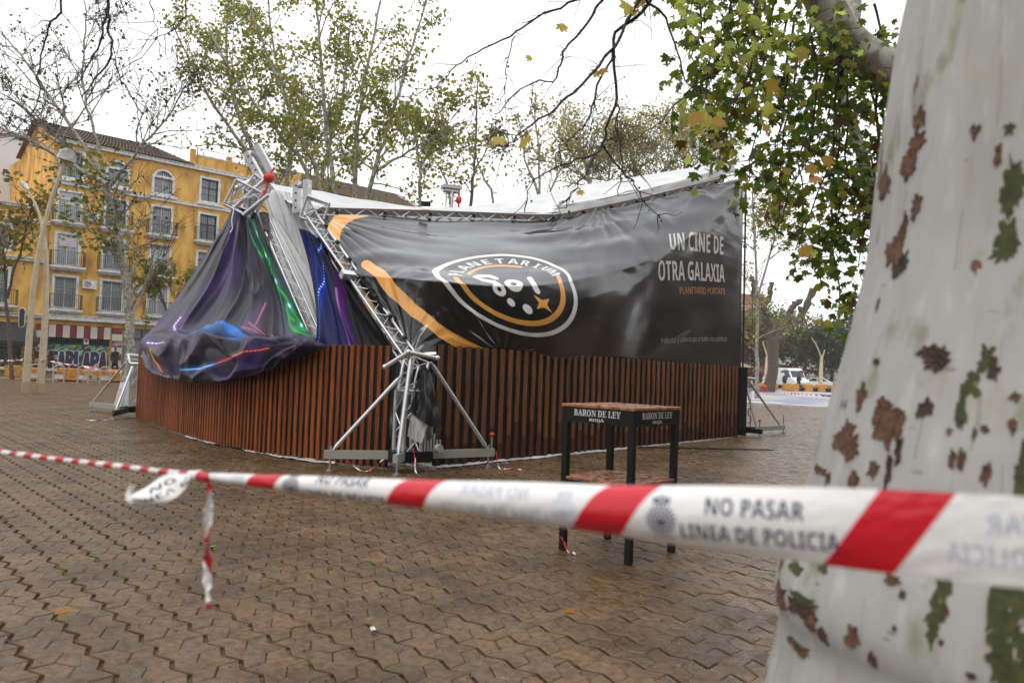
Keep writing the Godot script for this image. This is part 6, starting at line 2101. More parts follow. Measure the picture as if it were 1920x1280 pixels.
func make_background_trees() -> void:
	var grey := bark("grey plane bark", [[0.0, lin(0.1, 0.095, 0.07)], [0.4, lin(0.2, 0.19, 0.15)], [0.55, lin(0.36, 0.35, 0.3)], [1.0, lin(0.44, 0.43, 0.38)]], 0.6, 340)
	var brown := bark("brown bark", [[0.0, lin(0.035, 0.025, 0.016)], [0.5, lin(0.085, 0.06, 0.04)], [1.0, lin(0.15, 0.115, 0.075)]], 0.6, 341)
	var twig := mat("grey brown twig", lin(0.1, 0.085, 0.065), 0.8)
	var dark_twig := mat("dark brown twig", lin(0.045, 0.034, 0.028), 0.8)
	M.brown_bark = brown; M.dark_twig = dark_twig
	var olive := [Color(0.27, 0.27, 0.05), Color(0.32, 0.3, 0.055), Color(0.21, 0.24, 0.04), Color(0.36, 0.28, 0.07), Color(0.29, 0.3, 0.07)]
	var grp := "plane trees behind the tent"
	make_tree("plane_tree", "tall pale multi-stemmed plane tree rising straight behind the tent's left half", [
		[v3([-6.4, 0, -30, -6.47, 1.68, -30.00, -7.00, 7.54, -30.00, -7.39, 10.04, -30.00, -7.77, 13.14, -30.00, -8.10, 16.05, -30.00]), 0.165, 0.035],
		[v3([-6.3, 0, -30.4, -6.41, 1.69, -30.50, -6.31, 7.61, -30.50, -6.29, 10.65, -30.50, -6.02, 13.19, -30.50, -5.41, 16.39, -30.50]), 0.155, 0.035],
		[v3([-6.1, 0, -29.7, -6.06, 1.68, -29.50, -5.60, 7.48, -29.50, -5.00, 9.97, -29.50, -4.39, 12.44, -29.50, -3.69, 15.13, -29.50]), 0.15, 0.03],
		[v3([-5.34, 8.54, -29.50, -3.87, 9.51, -29.50, -2.30, 10.38, -29.50]), 0.07, 0.02]],
		{"seed": 401, "limbs": 17, "twigs": 11, "reach": 2.6, "leaves": 5200, "leaf": 0.15, "palette": olive, "bark": grey, "twig_bark": twig, "group": grp, "gaps": -0.12})
	make_tree("plane_tree", "pale plane tree with stems fanning left behind the leaning truss head", [
		[v3([-8.2, 0, -33, -8.23, 1.68, -33.00, -8.30, 8.41, -33.00, -9.30, 10.87, -33.00, -10.30, 13.12, -33.00, -11.57, 16.05, -33.00]), 0.165, 0.035],
		[v3([-8.3, 0, -33, -8.34, 1.67, -33.00, -8.75, 8.62, -33.00, -9.97, 10.62, -33.00, -11.87, 12.83, -33.00, -13.34, 15.30, -33.00]), 0.155, 0.035],
		[v3([-8.42, 8.52, -33.50, -8.16, 10.37, -33.50, -7.67, 12.24, -33.50, -7.46, 15.49, -33.50]), 0.12, 0.04]],
		{"seed": 402, "limbs": 17, "twigs": 11, "reach": 2.9, "leaves": 4800, "leaf": 0.16, "palette": olive, "bark": grey, "twig_bark": twig, "group": grp, "gaps": -0.1})
	make_tree("plane_tree", "plane tree with long slanting branches before the yellow building's end", [
		[v3([-10.9, 0, -37, -10.97, 1.66, -37.00, -11.32, 9.46, -37.00, -12.91, 11.18, -37.00, -14.80, 13.67, -37.00, -16.74, 17.19, -37.00]), 0.18, 0.035],
		[v3([-10.8, 0, -37, -10.85, 1.67, -37.00, -10.82, 9.48, -37.00, -10.83, 12.53, -37.00, -11.74, 15.82, -37.00, -12.39, 19.15, -37.00]), 0.15, 0.035],
		[v3([-11.53, 9.71, -36.00, -12.73, 11.90, -36.00, -13.61, 14.85, -36.00, -13.64, 18.11, -36.00]), 0.12, 0.04]],
		{"seed": 403, "limbs": 18, "twigs": 11, "reach": 3.4, "leaves": 4600, "leaf": 0.17, "palette": olive, "bark": grey, "twig_bark": twig, "group": grp, "gaps": -0.08})
	make_tree("slender_tree", "slender olive-leaved tree forking above the middle of the roof beam", [
		[v3([-4.3, 0, -38, -4.34, 1.91, -38.00, -4.69, 8.83, -38.00, -4.80, 10.96, -38.00, -5.24, 12.91, -38.00, -5.99, 14.33, -38.00]), 0.14, 0.03],
		[v3([-4.79, 10.70, -38.00, -4.22, 12.03, -38.00, -3.69, 13.10, -38.00]), 0.06, 0.02]],
		{"seed": 404, "limbs": 12, "twigs": 9, "reach": 1.9, "leaves": 1300, "leaf": 0.2, "palette": olive, "bark": grey, "twig_bark": twig, "group": grp, "gaps": 0.0})
	make_tree("slender_tree", "thin brown ivy-grown trunk with few leaves right of the distant hoist", [
		[v3([-2.2, 0, -42, -2.19, 2.07, -42.00, -2.42, 9.72, -42.00, -2.34, 12.37, -42.00, -2.34, 14.69, -42.00, -2.33, 16.72, -42.00]), 0.15, 0.03],
		[v3([-2.38, 11.80, -42.00, -1.65, 12.98, -42.00, -1.11, 13.86, -42.00]), 0.05, 0.02]],
		{"seed": 405, "limbs": 14, "twigs": 10, "reach": 1.7, "leaves": 520, "leaf": 0.2, "palette": [Color(0.2, 0.17, 0.05), Color(0.14, 0.09, 0.04)], "bark": brown, "twig_bark": dark_twig, "group": grp})
	make_tree("slender_tree", "pair of thin leaning bare stems beside the distant hoist", [
		[v3([-3.2, 0, -44, -3.25, 2.07, -44.00, -3.69, 9.99, -44.00, -4.16, 11.93, -44.00, -5.01, 13.11, -44.00]), 0.14, 0.03],
		[v3([-1.2, 0, -44, -1.17, 2.15, -44.00, -1.31, 10.22, -44.00, -1.97, 12.01, -44.00, -2.80, 14.10, -44.00]), 0.14, 0.03]],
		{"seed": 406, "limbs": 9, "twigs": 7, "reach": 1.6, "leaves": 320, "leaf": 0.2, "palette": olive, "bark": grey, "twig_bark": twig, "group": grp})
	var rust := [Color(0.36, 0.27, 0.1), Color(0.3, 0.24, 0.09), Color(0.38, 0.31, 0.12), Color(0.27, 0.26, 0.09), Color(0.42, 0.33, 0.12)]
	make_tree("slender_tree", "sparse brownish tree over the kink of the roof beam", [
		[v3([1.6, 0, -46, 1.58, 2.28, -46.00, 1.35, 10.73, -46.00, 0.41, 13.53, -46.00, -0.09, 16.37, -46.00]), 0.18, 0.03],
		[v3([1.35, 10.73, -46.00, 1.17, 14.19, -46.00, 0.76, 17.03, -46.00]), 0.09, 0.03], [v3([1.36, 10.41, -46.00, 2.32, 12.65, -46.00, 3.20, 14.58, -46.00]), 0.09, 0.03]],
		{"seed": 407, "limbs": 12, "twigs": 9, "reach": 2.4, "leaves": 900, "leaf": 0.2, "palette": rust, "bark": grey, "twig_bark": dark_twig, "group": grp})
	var stems := [
		[v3([5.6, 0, -55, 5.29, 12.32, -55.00, 4.80, 15.6, -55.00, 4.13, 17.8, -55.00]), v3([5.29, 11.0, -55.00, 6.30, 14.5, -55.00, 6.58, 17.4, -55.00]), "russet leafy tree nearest the sagging middle of the white roof", 408],
		[v3([9.4, 0, -58, 9.13, 12.0, -58.00, 8.81, 15.5, -58.00, 8.12, 18.4, -58.00]), v3([9.13, 11.5, -58.00, 10.41, 15.0, -58.00, 11.30, 18.2, -58.00]), "middle russet tree behind the rising white roof", 409],
		[v3([13.4, 0, -60, 13.11, 13.0, -60.00, 12.80, 17.0, -60.00, 12.29, 20.4, -60.00]), v3([13.11, 12.6, -60.00, 14.23, 17.0, -60.00, 14.96, 20.2, -60.00]), "tallest russet tree behind the roof's high corner", 410]]
	for s in stems:
		make_tree("autumn_tree", s[2], [[s[0], 0.24, 0.05], [s[1], 0.14, 0.04]], {"seed": s[3], "limbs": 26, "twigs": 16, "reach": 4.4, "leaves": 5200, "leaf": 0.17, "palette": rust, "bark": grey, "twig_bark": dark_twig, "group": "russet trees behind the roof", "from": 0.45, "spread": 2.6, "gaps": -0.05})
	make_tree("autumn_tree", "thin russet tree directly right of the banner edge", [
		[v3([15.0, 0, -48, 14.97, 1.49, -48.00, 14.86, 6.04, -48.00, 14.59, 10.29, -48.00, 14.36, 13.24, -48.00]), 0.16, 0.04], [v3([14.86, 6.04, -48.00, 15.75, 9.67, -48.00, 16.01, 12.31, -48.00]), 0.09, 0.03]],
		{"seed": 411, "limbs": 20, "twigs": 13, "reach": 2.5, "leaves": 2600, "leaf": 0.17, "palette": rust, "bark": grey, "twig_bark": dark_twig, "from": 0.35, "spread": 1.8, "gaps": -0.1})
	# the slim tree in front of the yellow building
	var lt := make_tree("plane_tree", "slim pale plane tree with dark fruit standing before the yellow building", [
		[v3([-15.94, 0, -33, -15.96, 1.85, -33.00, -16.18, 3.64, -33.00, -16.55, 5.64, -33.00, -16.99, 7.21, -33.00, -17.36, 8.66, -33.00]), 0.22, 0.15],
		[v3([-17.36, 8.66, -33.00, -18.47, 9.64, -33.00, -19.75, 10.50, -33.00, -21.05, 11.60, -33.00, -22.92, 12.67, -33.00]), 0.085, 0.02],
		[v3([-16.76, 8.22, -32.00, -18.55, 9.15, -32.00, -19.90, 9.87, -32.00, -21.23, 10.37, -32.00, -23.4, 10.9, -32.00]), 0.1, 0.035],
		[v3([-17.36, 8.66, -33.00, -18.09, 11.02, -33.00, -18.52, 12.83, -33.00, -18.55, 15.34, -33.00, -18.87, 17.17, -33.00]), 0.085, 0.02],
		[v3([-17.16, 8.33, -33.00, -16.01, 9.96, -33.00, -14.95, 11.24, -33.00, -14.23, 12.75, -33.00]), 0.08, 0.02],
		[v3([-17.10, 8.55, -32.50, -18.94, 11.06, -32.50, -20.38, 13.03, -32.50, -21.80, 14.55, -32.50]), 0.1, 0.025]],
		{"seed": 412, "limbs": 20, "twigs": 16, "reach": 3.3, "leaves": 1500, "leaf": 0.14, "palette": [Color(0.035, 0.025, 0.018), Color(0.05, 0.035, 0.02), Color(0.16, 0.15, 0.03), Color(0.1, 0.06, 0.025)], "bark": grey, "twig_bark": dark_twig, "from": 0.3, "gaps": -0.3, "twig_r": 0.014})
	# its leafy clump half way up the crown
	var r := rng(413)
	var clump := Geo.new()
	clump.coloured = true
	var out := leaf_outline()
	for k in 420:
		var a := r.randf()
		var c := Vector3(-17.0 + r.randfn(0.0, 0.75), 5.4 + a * 4.4, -32.3 + r.randfn(0.0, 0.6)) + Vector3(-a * 0.9, 0, 0)
		clump.tint = [Color(0.12, 0.15, 0.02), Color(0.2, 0.19, 0.03), Color(0.09, 0.12, 0.02), Color(0.26, 0.2, 0.03)][r.randi() % 4]
		lay_leaf(clump, Transform3D(Basis(Vector3.UP, r.randf() * TAU) * Basis(Vector3.RIGHT, PI + r.randfn(0.0, 0.6)), c), r.randf_range(0.1, 0.2), 0.3, out)
	stuff(obj("leaf_clump", clump, M.leaves, lt))
	var yellow := [Color(0.2, 0.2, 0.03), Color(0.28, 0.24, 0.03), Color(0.15, 0.17, 0.025)]
	make_tree("young_tree", "young yellow-green tree before the yellow building's lower balconies", [[v3([-17.2, 0, -40, -17.38, 2.85, -40.00, -17.95, 4.46, -40.00, -18.29, 5.81, -40.00]), 0.09, 0.03], [v3([-17.38, 2.85, -40.00, -17.12, 4.22, -40.00, -16.75, 4.78, -40.00]), 0.06, 0.02]],
		{"seed": 414, "limbs": 9, "twigs": 8, "reach": 1.6, "leaves": 700, "leaf": 0.22, "palette": yellow, "bark": brown, "twig_bark": dark_twig, "spread": 1.0})
	make_tree("young_tree", "yellow-leaved tree at the left picture edge before the low ochre house", [[v3([-22.7, 0, -36, -23.20, 3.65, -36.00, -23.43, 5.60, -36.00, -23.91, 7.55, -36.00]), 0.1, 0.03], [v3([-23.15, 3.66, -36.00, -22.61, 6.12, -36.00, -22.20, 8.4, -36.00]), 0.07, 0.03]],
		{"seed": 415, "limbs": 10, "twigs": 9, "reach": 1.9, "leaves": 620, "leaf": 0.24, "palette": [Color(0.25, 0.2, 0.03), Color(0.16, 0.14, 0.03), Color(0.3, 0.2, 0.03)], "bark": brown, "twig_bark": dark_twig, "from": 0.5})
	# pollarded tree on the plaza
	var pl := thing("pollarded_tree", "old pollarded plane tree with knobbly forked stumps on the far plaza", "tree", Vector3(-0.55, 0, 0))
	var tr := Geo.new()
	tr.tube(spline(v3([22.75, 0, -68, 22.95, 1.0, -68, 23.13, 2.10, -68.00, 23.07, 3.6, -68.00, 23.1, 4.5, -68.00]), 3), PackedFloat32Array([0.66, 0.56, 0.5, 0.48, 0.47, 0.46, 0.46, 0.46, 0.46, 0.47, 0.5, 0.52, 0.5]), 12)
	obj("trunk", tr, brown, pl)
	for b in [[v3([22.95, 4.4, -68.00, 22.72, 5.68, -68.00, 22.20, 6.9, -67.50, 21.75, 7.4, -67.50]), 0.4], [v3([21.9, 7.2, -67.6, 21.29, 7.76, -67.6, 21.18, 9.0, -67.6, 20.95, 9.9, -67.6]), 0.26], [v3([21.9, 7.2, -67.6, 22.44, 7.93, -67.6, 22.66, 9.4, -67.6]), 0.26], [v3([23.25, 4.5, -68.00, 24.32, 6.28, -68.00, 24.66, 7.42, -68.00, 25.32, 8.0, -68.00]), 0.34], [v3([23.3, 4.4, -68.00, 24.79, 5.82, -68.00, 25.66, 6.79, -68.00, 26.32, 9.0, -68.00]), 0.36], [v3([25.5, 6.6, -68.00, 25.3, 7.5, -68.00]), 0.2]]:
		var g := Geo.new()
		var pts := spline(b[0], 5)
		var rad := PackedFloat32Array()
		for k in pts.size():
			rad.append(float(b[1]) * (1.0 - 0.35 * k / pts.size()) * (1.0 + 0.18 * r.randfn()))
			pts[k] += Vector3(r.randfn(), r.randfn(), r.randfn()) * 0.06
		rad[rad.size() - 1] = float(b[1]) * 0.95
		g.tube(pts, rad, 9)
		obj("limb", g, brown, pl)
	# the wall of trees beyond the plaza
	var deep := [Color(0.03, 0.05, 0.016), Color(0.045, 0.065, 0.02), Color(0.06, 0.075, 0.025)]
	var mid := [Color(0.08, 0.1, 0.025), Color(0.1, 0.12, 0.03), Color(0.14, 0.11, 0.03)]
	var bright := [Color(0.1, 0.15, 0.03), Color(0.14, 0.18, 0.035)]
	var fire := [Color(0.22, 0.1, 0.02), Color(0.1, 0.1, 0.025), Color(0.26, 0.15, 0.02), Color(0.08, 0.09, 0.02)]
	var far := [
		[31.0, -106.0, 9.0, fire, "orange-tinged round tree left of the pollarded trunk"], [34.5, -112.0, 10.0, fire, "russet and green tree behind the red bus"],
		[38.5, -118.0, 12.5, bright, "bright green rounded tree top behind the pollarded fork"], [40.0, -108.0, 9.0, mid, "dull green tree behind the white van"],
		[44.5, -110.0, 10.0, mid, "olive tree behind the white car"], [46.5, -102.0, 10.5, deep, "dark evergreen tree left of the large near trunk"],
		[50.5, -100.0, 11.0, deep, "large dark evergreen partly hidden by the near trunk"], [28.0, -110.0, 9.5, mid, "green tree directly right of the banner's lower edge"],
		[55.0, -108.0, 12.0, deep, "evergreen tree mostly hidden by the near trunk"]]
	for i in far.size():
		var f: Array = far[i]
		var h: float = f[2]
		make_tree("park_tree", f[4], [
			[v3([f[0], 0, f[1], f[0] + 0.3, h * 0.35, f[1], f[0], h * 0.85, f[1]]), 0.3, 0.06], [v3([f[0] + 0.2, h * 0.3, f[1], f[0] - 1.8, h * 0.55, f[1], f[0] - 2.6, h * 0.78, f[1]]), 0.15, 0.035], [v3([f[0] + 0.2, h * 0.3, f[1], f[0] + 1.9, h * 0.55, f[1], f[0] + 2.8, h * 0.75, f[1] + 1.0]), 0.15, 0.035]],
			{"seed": 430 + i, "limbs": 14, "twigs": 9, "reach": 3.0, "leaves": 3600, "leaf": 0.42, "palette": f[3], "bark": brown, "twig_bark": dark_twig, "group": "trees beyond the plaza", "from": 0.32, "spread": 1.8, "gaps": -0.3, "lift": 0.0})

	# trees that close the square outside the picture and darken what the wet cloth mirrors
	var side := [[15.0, -2.5, 17.0, "broad plane tree on the right side of the square, next to the near trunk"], [20.0, -9.0, 17.0, "broad plane tree on the right side of the square, second from the near trunk"], [15.0, 6.0, 11.0, "broad plane tree behind the near trunk's right side"], [-21.0, -7.0, 11.0, "broad plane tree on the left side of the square"], [-27.0, -15.0, 12.0, "broad plane tree on the left side, nearest the ochre house"], [27.0, -15.0, 17.0, "broad plane tree on the right side, third from the near trunk"]]
	for i in side.size():
		var f: Array = side[i]
		var h: float = f[2]
		make_tree("square_tree", f[3], [
			[v3([f[0], 0, f[1], f[0] + 0.2, h * 0.3, f[1], f[0], h * 0.9, f[1]]), 0.34, 0.08], [v3([f[0] + 0.1, h * 0.22, f[1], f[0] - 2.0, h * 0.45, f[1] + 1.0, f[0] - 3.2, h * 0.75, f[1] + 1.6]), 0.22, 0.05], [v3([f[0] + 0.1, h * 0.22, f[1], f[0] + 1.9, h * 0.45, f[1] - 1.2, f[0] + 3.0, h * 0.75, f[1] - 2.0]), 0.22, 0.05]],
			{"seed": 460 + i, "limbs": 18, "twigs": 8, "reach": 4.6, "leaves": 5200, "leaf": 0.6, "palette": mid, "bark": M.pale_bark, "twig_bark": dark_twig, "group": "plane trees round the square", "from": 0.2, "spread": 1.8, "gaps": -0.4, "lift": 0.0})

# ---------------------------------------------------------------- buildings
# a wall in the xy plane (front looks along +z) with rectangular openings [x0, y0, x1, y1] and reveals
func pierced(g: Geo, x0: float, y0: float, x1: float, y1: float, holes: Array, deep := 0.22) -> void:
	var xs := [x0, x1]; var ys := [y0, y1]
	for h in holes:
		xs.append_array([h[0], h[2]]); ys.append_array([h[1], h[3]])
	xs.sort(); ys.sort()
	for i in xs.size() - 1:
		if xs[i + 1] - xs[i] < 0.001: continue
		for j in ys.size() - 1:
			if ys[j + 1] - ys[j] < 0.001: continue
			var cx: float = (xs[i] + xs[i + 1]) * 0.5; var cy: float = (ys[j] + ys[j + 1]) * 0.5
			var open := false
			for h in holes:
				if cx > h[0] and cx < h[2] and cy > h[1] and cy < h[3]: open = true
			if not open: g.quad(Vector3(xs[i], ys[j], 0), Vector3(xs[i + 1], ys[j], 0), Vector3(xs[i + 1], ys[j + 1], 0), Vector3(xs[i], ys[j + 1], 0))
	for h in holes:
		var a := Vector3(h[0], h[1], 0); var b := Vector3(h[2], h[1], 0); var c := Vector3(h[2], h[3], 0); var d := Vector3(h[0], h[3], 0)
		var z := Vector3(0, 0, -deep)
		g.quad(a, a + z, d + z, d); g.quad(b + z, b, c, c + z); g.quad(d + z, c + z, c, d); g.quad(a, b, b + z, a + z)

func frame_ring(g: Geo, x0: float, y0: float, x1: float, y1: float, wd: float, z0: float, z1: float) -> void:
	var zc := (z0 + z1) * 0.5; var dz := z1 - z0
	g.at_box(Vector3(x0 + wd / 2, (y0 + y1) / 2, zc), Vector3(wd, y1 - y0, dz))
	g.at_box(Vector3(x1 - wd / 2, (y0 + y1) / 2, zc), Vector3(wd, y1 - y0, dz))
	g.at_box(Vector3((x0 + x1) / 2, y1 - wd / 2, zc), Vector3(x1 - x0 - wd * 2, wd, dz))
	g.at_box(Vector3((x0 + x1) / 2, y0 + wd / 2, zc), Vector3(x1 - x0 - wd * 2, wd, dz))

func railing(parent: Node, x0: float, x1: float, y: float, z: float, tall := 0.95, m: Material = null) -> void:
	var g := Geo.new()
	var n := int((x1 - x0) / 0.115)
	for k in n + 1:
		var x := lerpf(x0, x1, float(k) / n)
		g.rod(Vector3(x, y, z), Vector3(x, y + tall, z), 0.012, 5, false)
	for s in [x0, x1]:
		for k in 4: g.rod(Vector3(s, y, z * k / 4.0), Vector3(s, y + tall, z * k / 4.0), 0.012, 5, false)
		g.rod(Vector3(s, y + tall, 0), Vector3(s, y + tall, z), 0.018, 6)
		g.rod(Vector3(s, y + 0.06, 0), Vector3(s, y + 0.06, z), 0.012, 5)
	g.rod(Vector3(x0, y + tall, z), Vector3(x1, y + tall, z), 0.02, 6)
	g.rod(Vector3(x0, y + 0.06, z), Vector3(x1, y + 0.06, z), 0.014, 5)
	obj("railing", g, m if m else M.iron, parent)

func french_window(b: Node3D, x: float, y0: float, y1: float, wide: float, kind: int, arched := false) -> void:
	# white surround, casement, panes; roller blind or iron grille; balcony slab with railing
	var x0 := x - wide / 2; var x1 := x + wide / 2
	var f := Geo.new()
	frame_ring(f, x0 - 0.16, y0 - 0.02, x1 + 0.16, y1 + (0.16 if not arched else -0.4), 0.16, 0.003, 0.05)
	if arched:
		var ring := PackedVector2Array()
		for k in 17: ring.append(Vector2(x + cos(PI * k / 16.0) * (wide / 2 + 0.15), y1 - 0.68 + sin(PI * k / 16.0) * (wide / 2 + 0.15)))
		for k in range(16, -1, -1): ring.append(Vector2(x + cos(PI * k / 16.0) * wide / 2, y1 - 0.68 + sin(PI * k / 16.0) * wide / 2))
		f.prism(ring, Transform3D(Basis(), Vector3(0, 0, 0.004)), 0.05)
	var win := obj("window", f, M.white_trim, b)
	var c := Geo.new()
	frame_ring(c, x0, y0, x1, y1, 0.07, -0.16, -0.1)
	c.at_box(Vector3(x, (y0 + y1) / 2, -0.13), Vector3(0.07, y1 - y0 - 0.14, 0.05))
	c.at_box(Vector3(x, lerpf(y0, y1, 0.62), -0.13), Vector3(wide - 0.14, 0.05, 0.045))
	obj("casement", c, M.white_trim if kind != 1 else M.iron, win)
	for s in [-1, 1]:
		var p := Geo.new()
		p.at_box(Vector3(x + s * wide * 0.245, (y0 + y1) / 2, -0.145), Vector3(wide * 0.42, y1 - y0 - 0.16, 0.012))
		obj("pane", p, M.window_glass, win)
	var cu := Geo.new()
	for k in 12:
		var a := x0 + 0.06 + (wide - 0.12) * k / 12.0; var d := x0 + 0.06 + (wide - 0.12) * (k + 1) / 12.0
		var za := -0.24 - 0.02 * (k % 2); var zd := -0.24 - 0.02 * ((k + 1) % 2)
		cu.quad(Vector3(a, y0, za), Vector3(d, y0, zd), Vector3(d, y1, zd), Vector3(a, y1, za))
	if kind != 1: obj("curtain", cu, M.curtain, win)
	if kind == 0:
		var s := Geo.new()
		var low := lerpf(y0, y1, 0.3 + fposmod(x * 0.37 + y0 * 0.21, 0.5))
		var n := int((y1 - low) / 0.055)
		for k in n: s.at_box(Vector3(x, low + 0.0275 + k * 0.055, -0.07), Vector3(wide - 0.02, 0.05, 0.02))
		obj("roller_blind", s, M.blind, win)
	elif kind == 2 or kind == 1:
		var s := Geo.new()
		var n := int(wide / 0.125)
		for k in n + 1: s.rod(Vector3(lerpf(x0 + 0.03, x1 - 0.03, float(k) / n), y0 + 0.05, -0.04), Vector3(lerpf(x0 + 0.03, x1 - 0.03, float(k) / n), y1 - (0.03 if not arched else 0.1), -0.04), 0.013, 5, false)
		for k in 4: s.rod(Vector3(x0 + 0.03, lerpf(y0 + 0.1, y1 - 0.1, k / 3.0), -0.04), Vector3(x1 - 0.03, lerpf(y0 + 0.1, y1 - 0.1, k / 3.0), -0.04), 0.013, 5, false)
		obj("grille", s, M.iron, win)
	elif kind == 3:
		var s := Geo.new()
		s.tube(v3([x0 - 0.1, y1 + 0.12, 0.14, x1 + 0.1, y1 + 0.12, 0.14]), PackedFloat32Array([0.09]), 10)
		obj("rolled_awning", s, M.cream, win)

func balcony(b: Node3D, x: float, y: float, wide: float, deep := 0.55) -> void:
	var s := Geo.new()
	s.at_box(Vector3(x, y - 0.06, deep / 2 + 0.004), Vector3(wide, 0.12, deep))
	s.at_box(Vector3(x, y - 0.16, deep * 0.4 + 0.004), Vector3(wide - 0.16, 0.08, deep * 0.8))
	s.at_box(Vector3(x, y - 0.24, deep * 0.28 + 0.004), Vector3(wide - 0.32, 0.08, deep * 0.56))
	var o := obj("balcony", s, M.white_trim, b)
	railing(o, x - wide / 2 + 0.04, x + wide / 2 - 0.04, y, deep - 0.05)

func air_conditioner(label: String, at: Transform3D) -> void:
	var t := thing("air_conditioner", label, "air conditioner")
	t.transform = at
	var g := Geo.new()
	g.at_box(Vector3(0, 0, 0.17), Vector3(0.82, 0.55, 0.3))
	obj("casing", g, M.white_trim, t)
	var f := Geo.new()
	for k in 5: ring_tube(f, Vector3(-0.14, 0, 0.325), 0.04 + k * 0.042, 0.008)
	obj("fan_grille", f, M.iron, t)

func ring_tube(g: Geo, c: Vector3, r: float, w: float) -> void:
	var p := PackedVector3Array()
	for k in 21: p.append(c + Vector3(cos(TAU * k / 20.0), sin(TAU * k / 20.0), 0) * r)
	g.tube(p, PackedFloat32Array([w]), 5, false)

func tiled_slope(g: Geo, x0: float, x1: float, y0: float, y1: float, z0: float, z1: float, cut0 := 0.0, cut1 := 0.0) -> void:
	# barrel tiles: ribs down the slope, a step at each course
	var n := int((x1 - x0) / 0.075)
	var courses := 11
	for c in courses:
		var p := PackedVector3Array(); var uv := PackedVector2Array()
		for e in 2:
			var f := (c + e) / float(courses)
			for k in n + 1:
				var xx := lerpf(lerpf(x0, x0 + cut0, f), lerpf(x1, x1 - cut1, f), float(k) / n)
				var rib := 0.05 * absf(sin(k * PI / 3.0)) 
				p.append(Vector3(xx, lerpf(y0, y1, f) + rib + (0.05 if e == 0 else 0.0), lerpf(z0, z1, f)))
				uv.append(Vector2(xx, f))
		g.sheet(p, n + 1, uv, Vector3(0, 100, 100))

func graffiti_print() -> ImageTexture:
	var w := 1024; var h := 512
	var pic := Pic.new(w, h, lin(0.03, 0.035, 0.035))
	var r := rng(501)
	for k in 150:
		var c := Vector2(r.randf() * w, r.randf_range(10, 330))
		pic.line(PackedVector2Array([c, c + Vector2(r.randf_range(30, 80), -r.randf_range(10, 45))]), r.randf_range(14, 32), [lin(0.08, 0.3, 0.25), lin(0.1, 0.38, 0.32), lin(0.5, 0.42, 0.05), lin(0.06, 0.2, 0.18), lin(0.4, 0.36, 0.06)][r.randi() % 5], 3.0)
	for k in 60: pic.disc(Vector2(r.randf() * w, r.randf_range(320, 500)), r.randf_range(14, 40), [lin(0.1, 0.36, 0.3), lin(0.3, 0.4, 0.1), lin(0.02, 0.02, 0.05)][r.randi() % 3], 6.0)
	var word := "FARLAPA"
	for pas in 3:
		for i in word.length():
			var ch := letters(word[i], "Droid Sans", 700)
			var sp := span(ch)
			var x := Transform2D(Vector2(128.0 / sp.x, 0), Vector2(0, -330.0), Vector2(40 + i * 137, 470 + 14 * sin(i * 2.0)))
			var edge := PackedVector2Array()
			if pas < 2:
				# fat outline: the letter drawn round a small circle
				var fat := 24.0 if pas == 0 else 14.0
				for k in 12: pic.tris(ch, x.translated(Vector2(cos(TAU * k / 12.0), sin(TAU * k / 12.0)) * fat), lin(0.6, 0.62, 0.66) if pas == 0 else lin(0.018, 0.018, 0.05))
			else:
				pic.tris(ch, x, [lin(0.05, 0.012, 0.02), lin(0.02, 0.022, 0.09), lin(0.06, 0.012, 0.03), lin(0.025, 0.03, 0.11)][i % 4])
	return pic.texture()

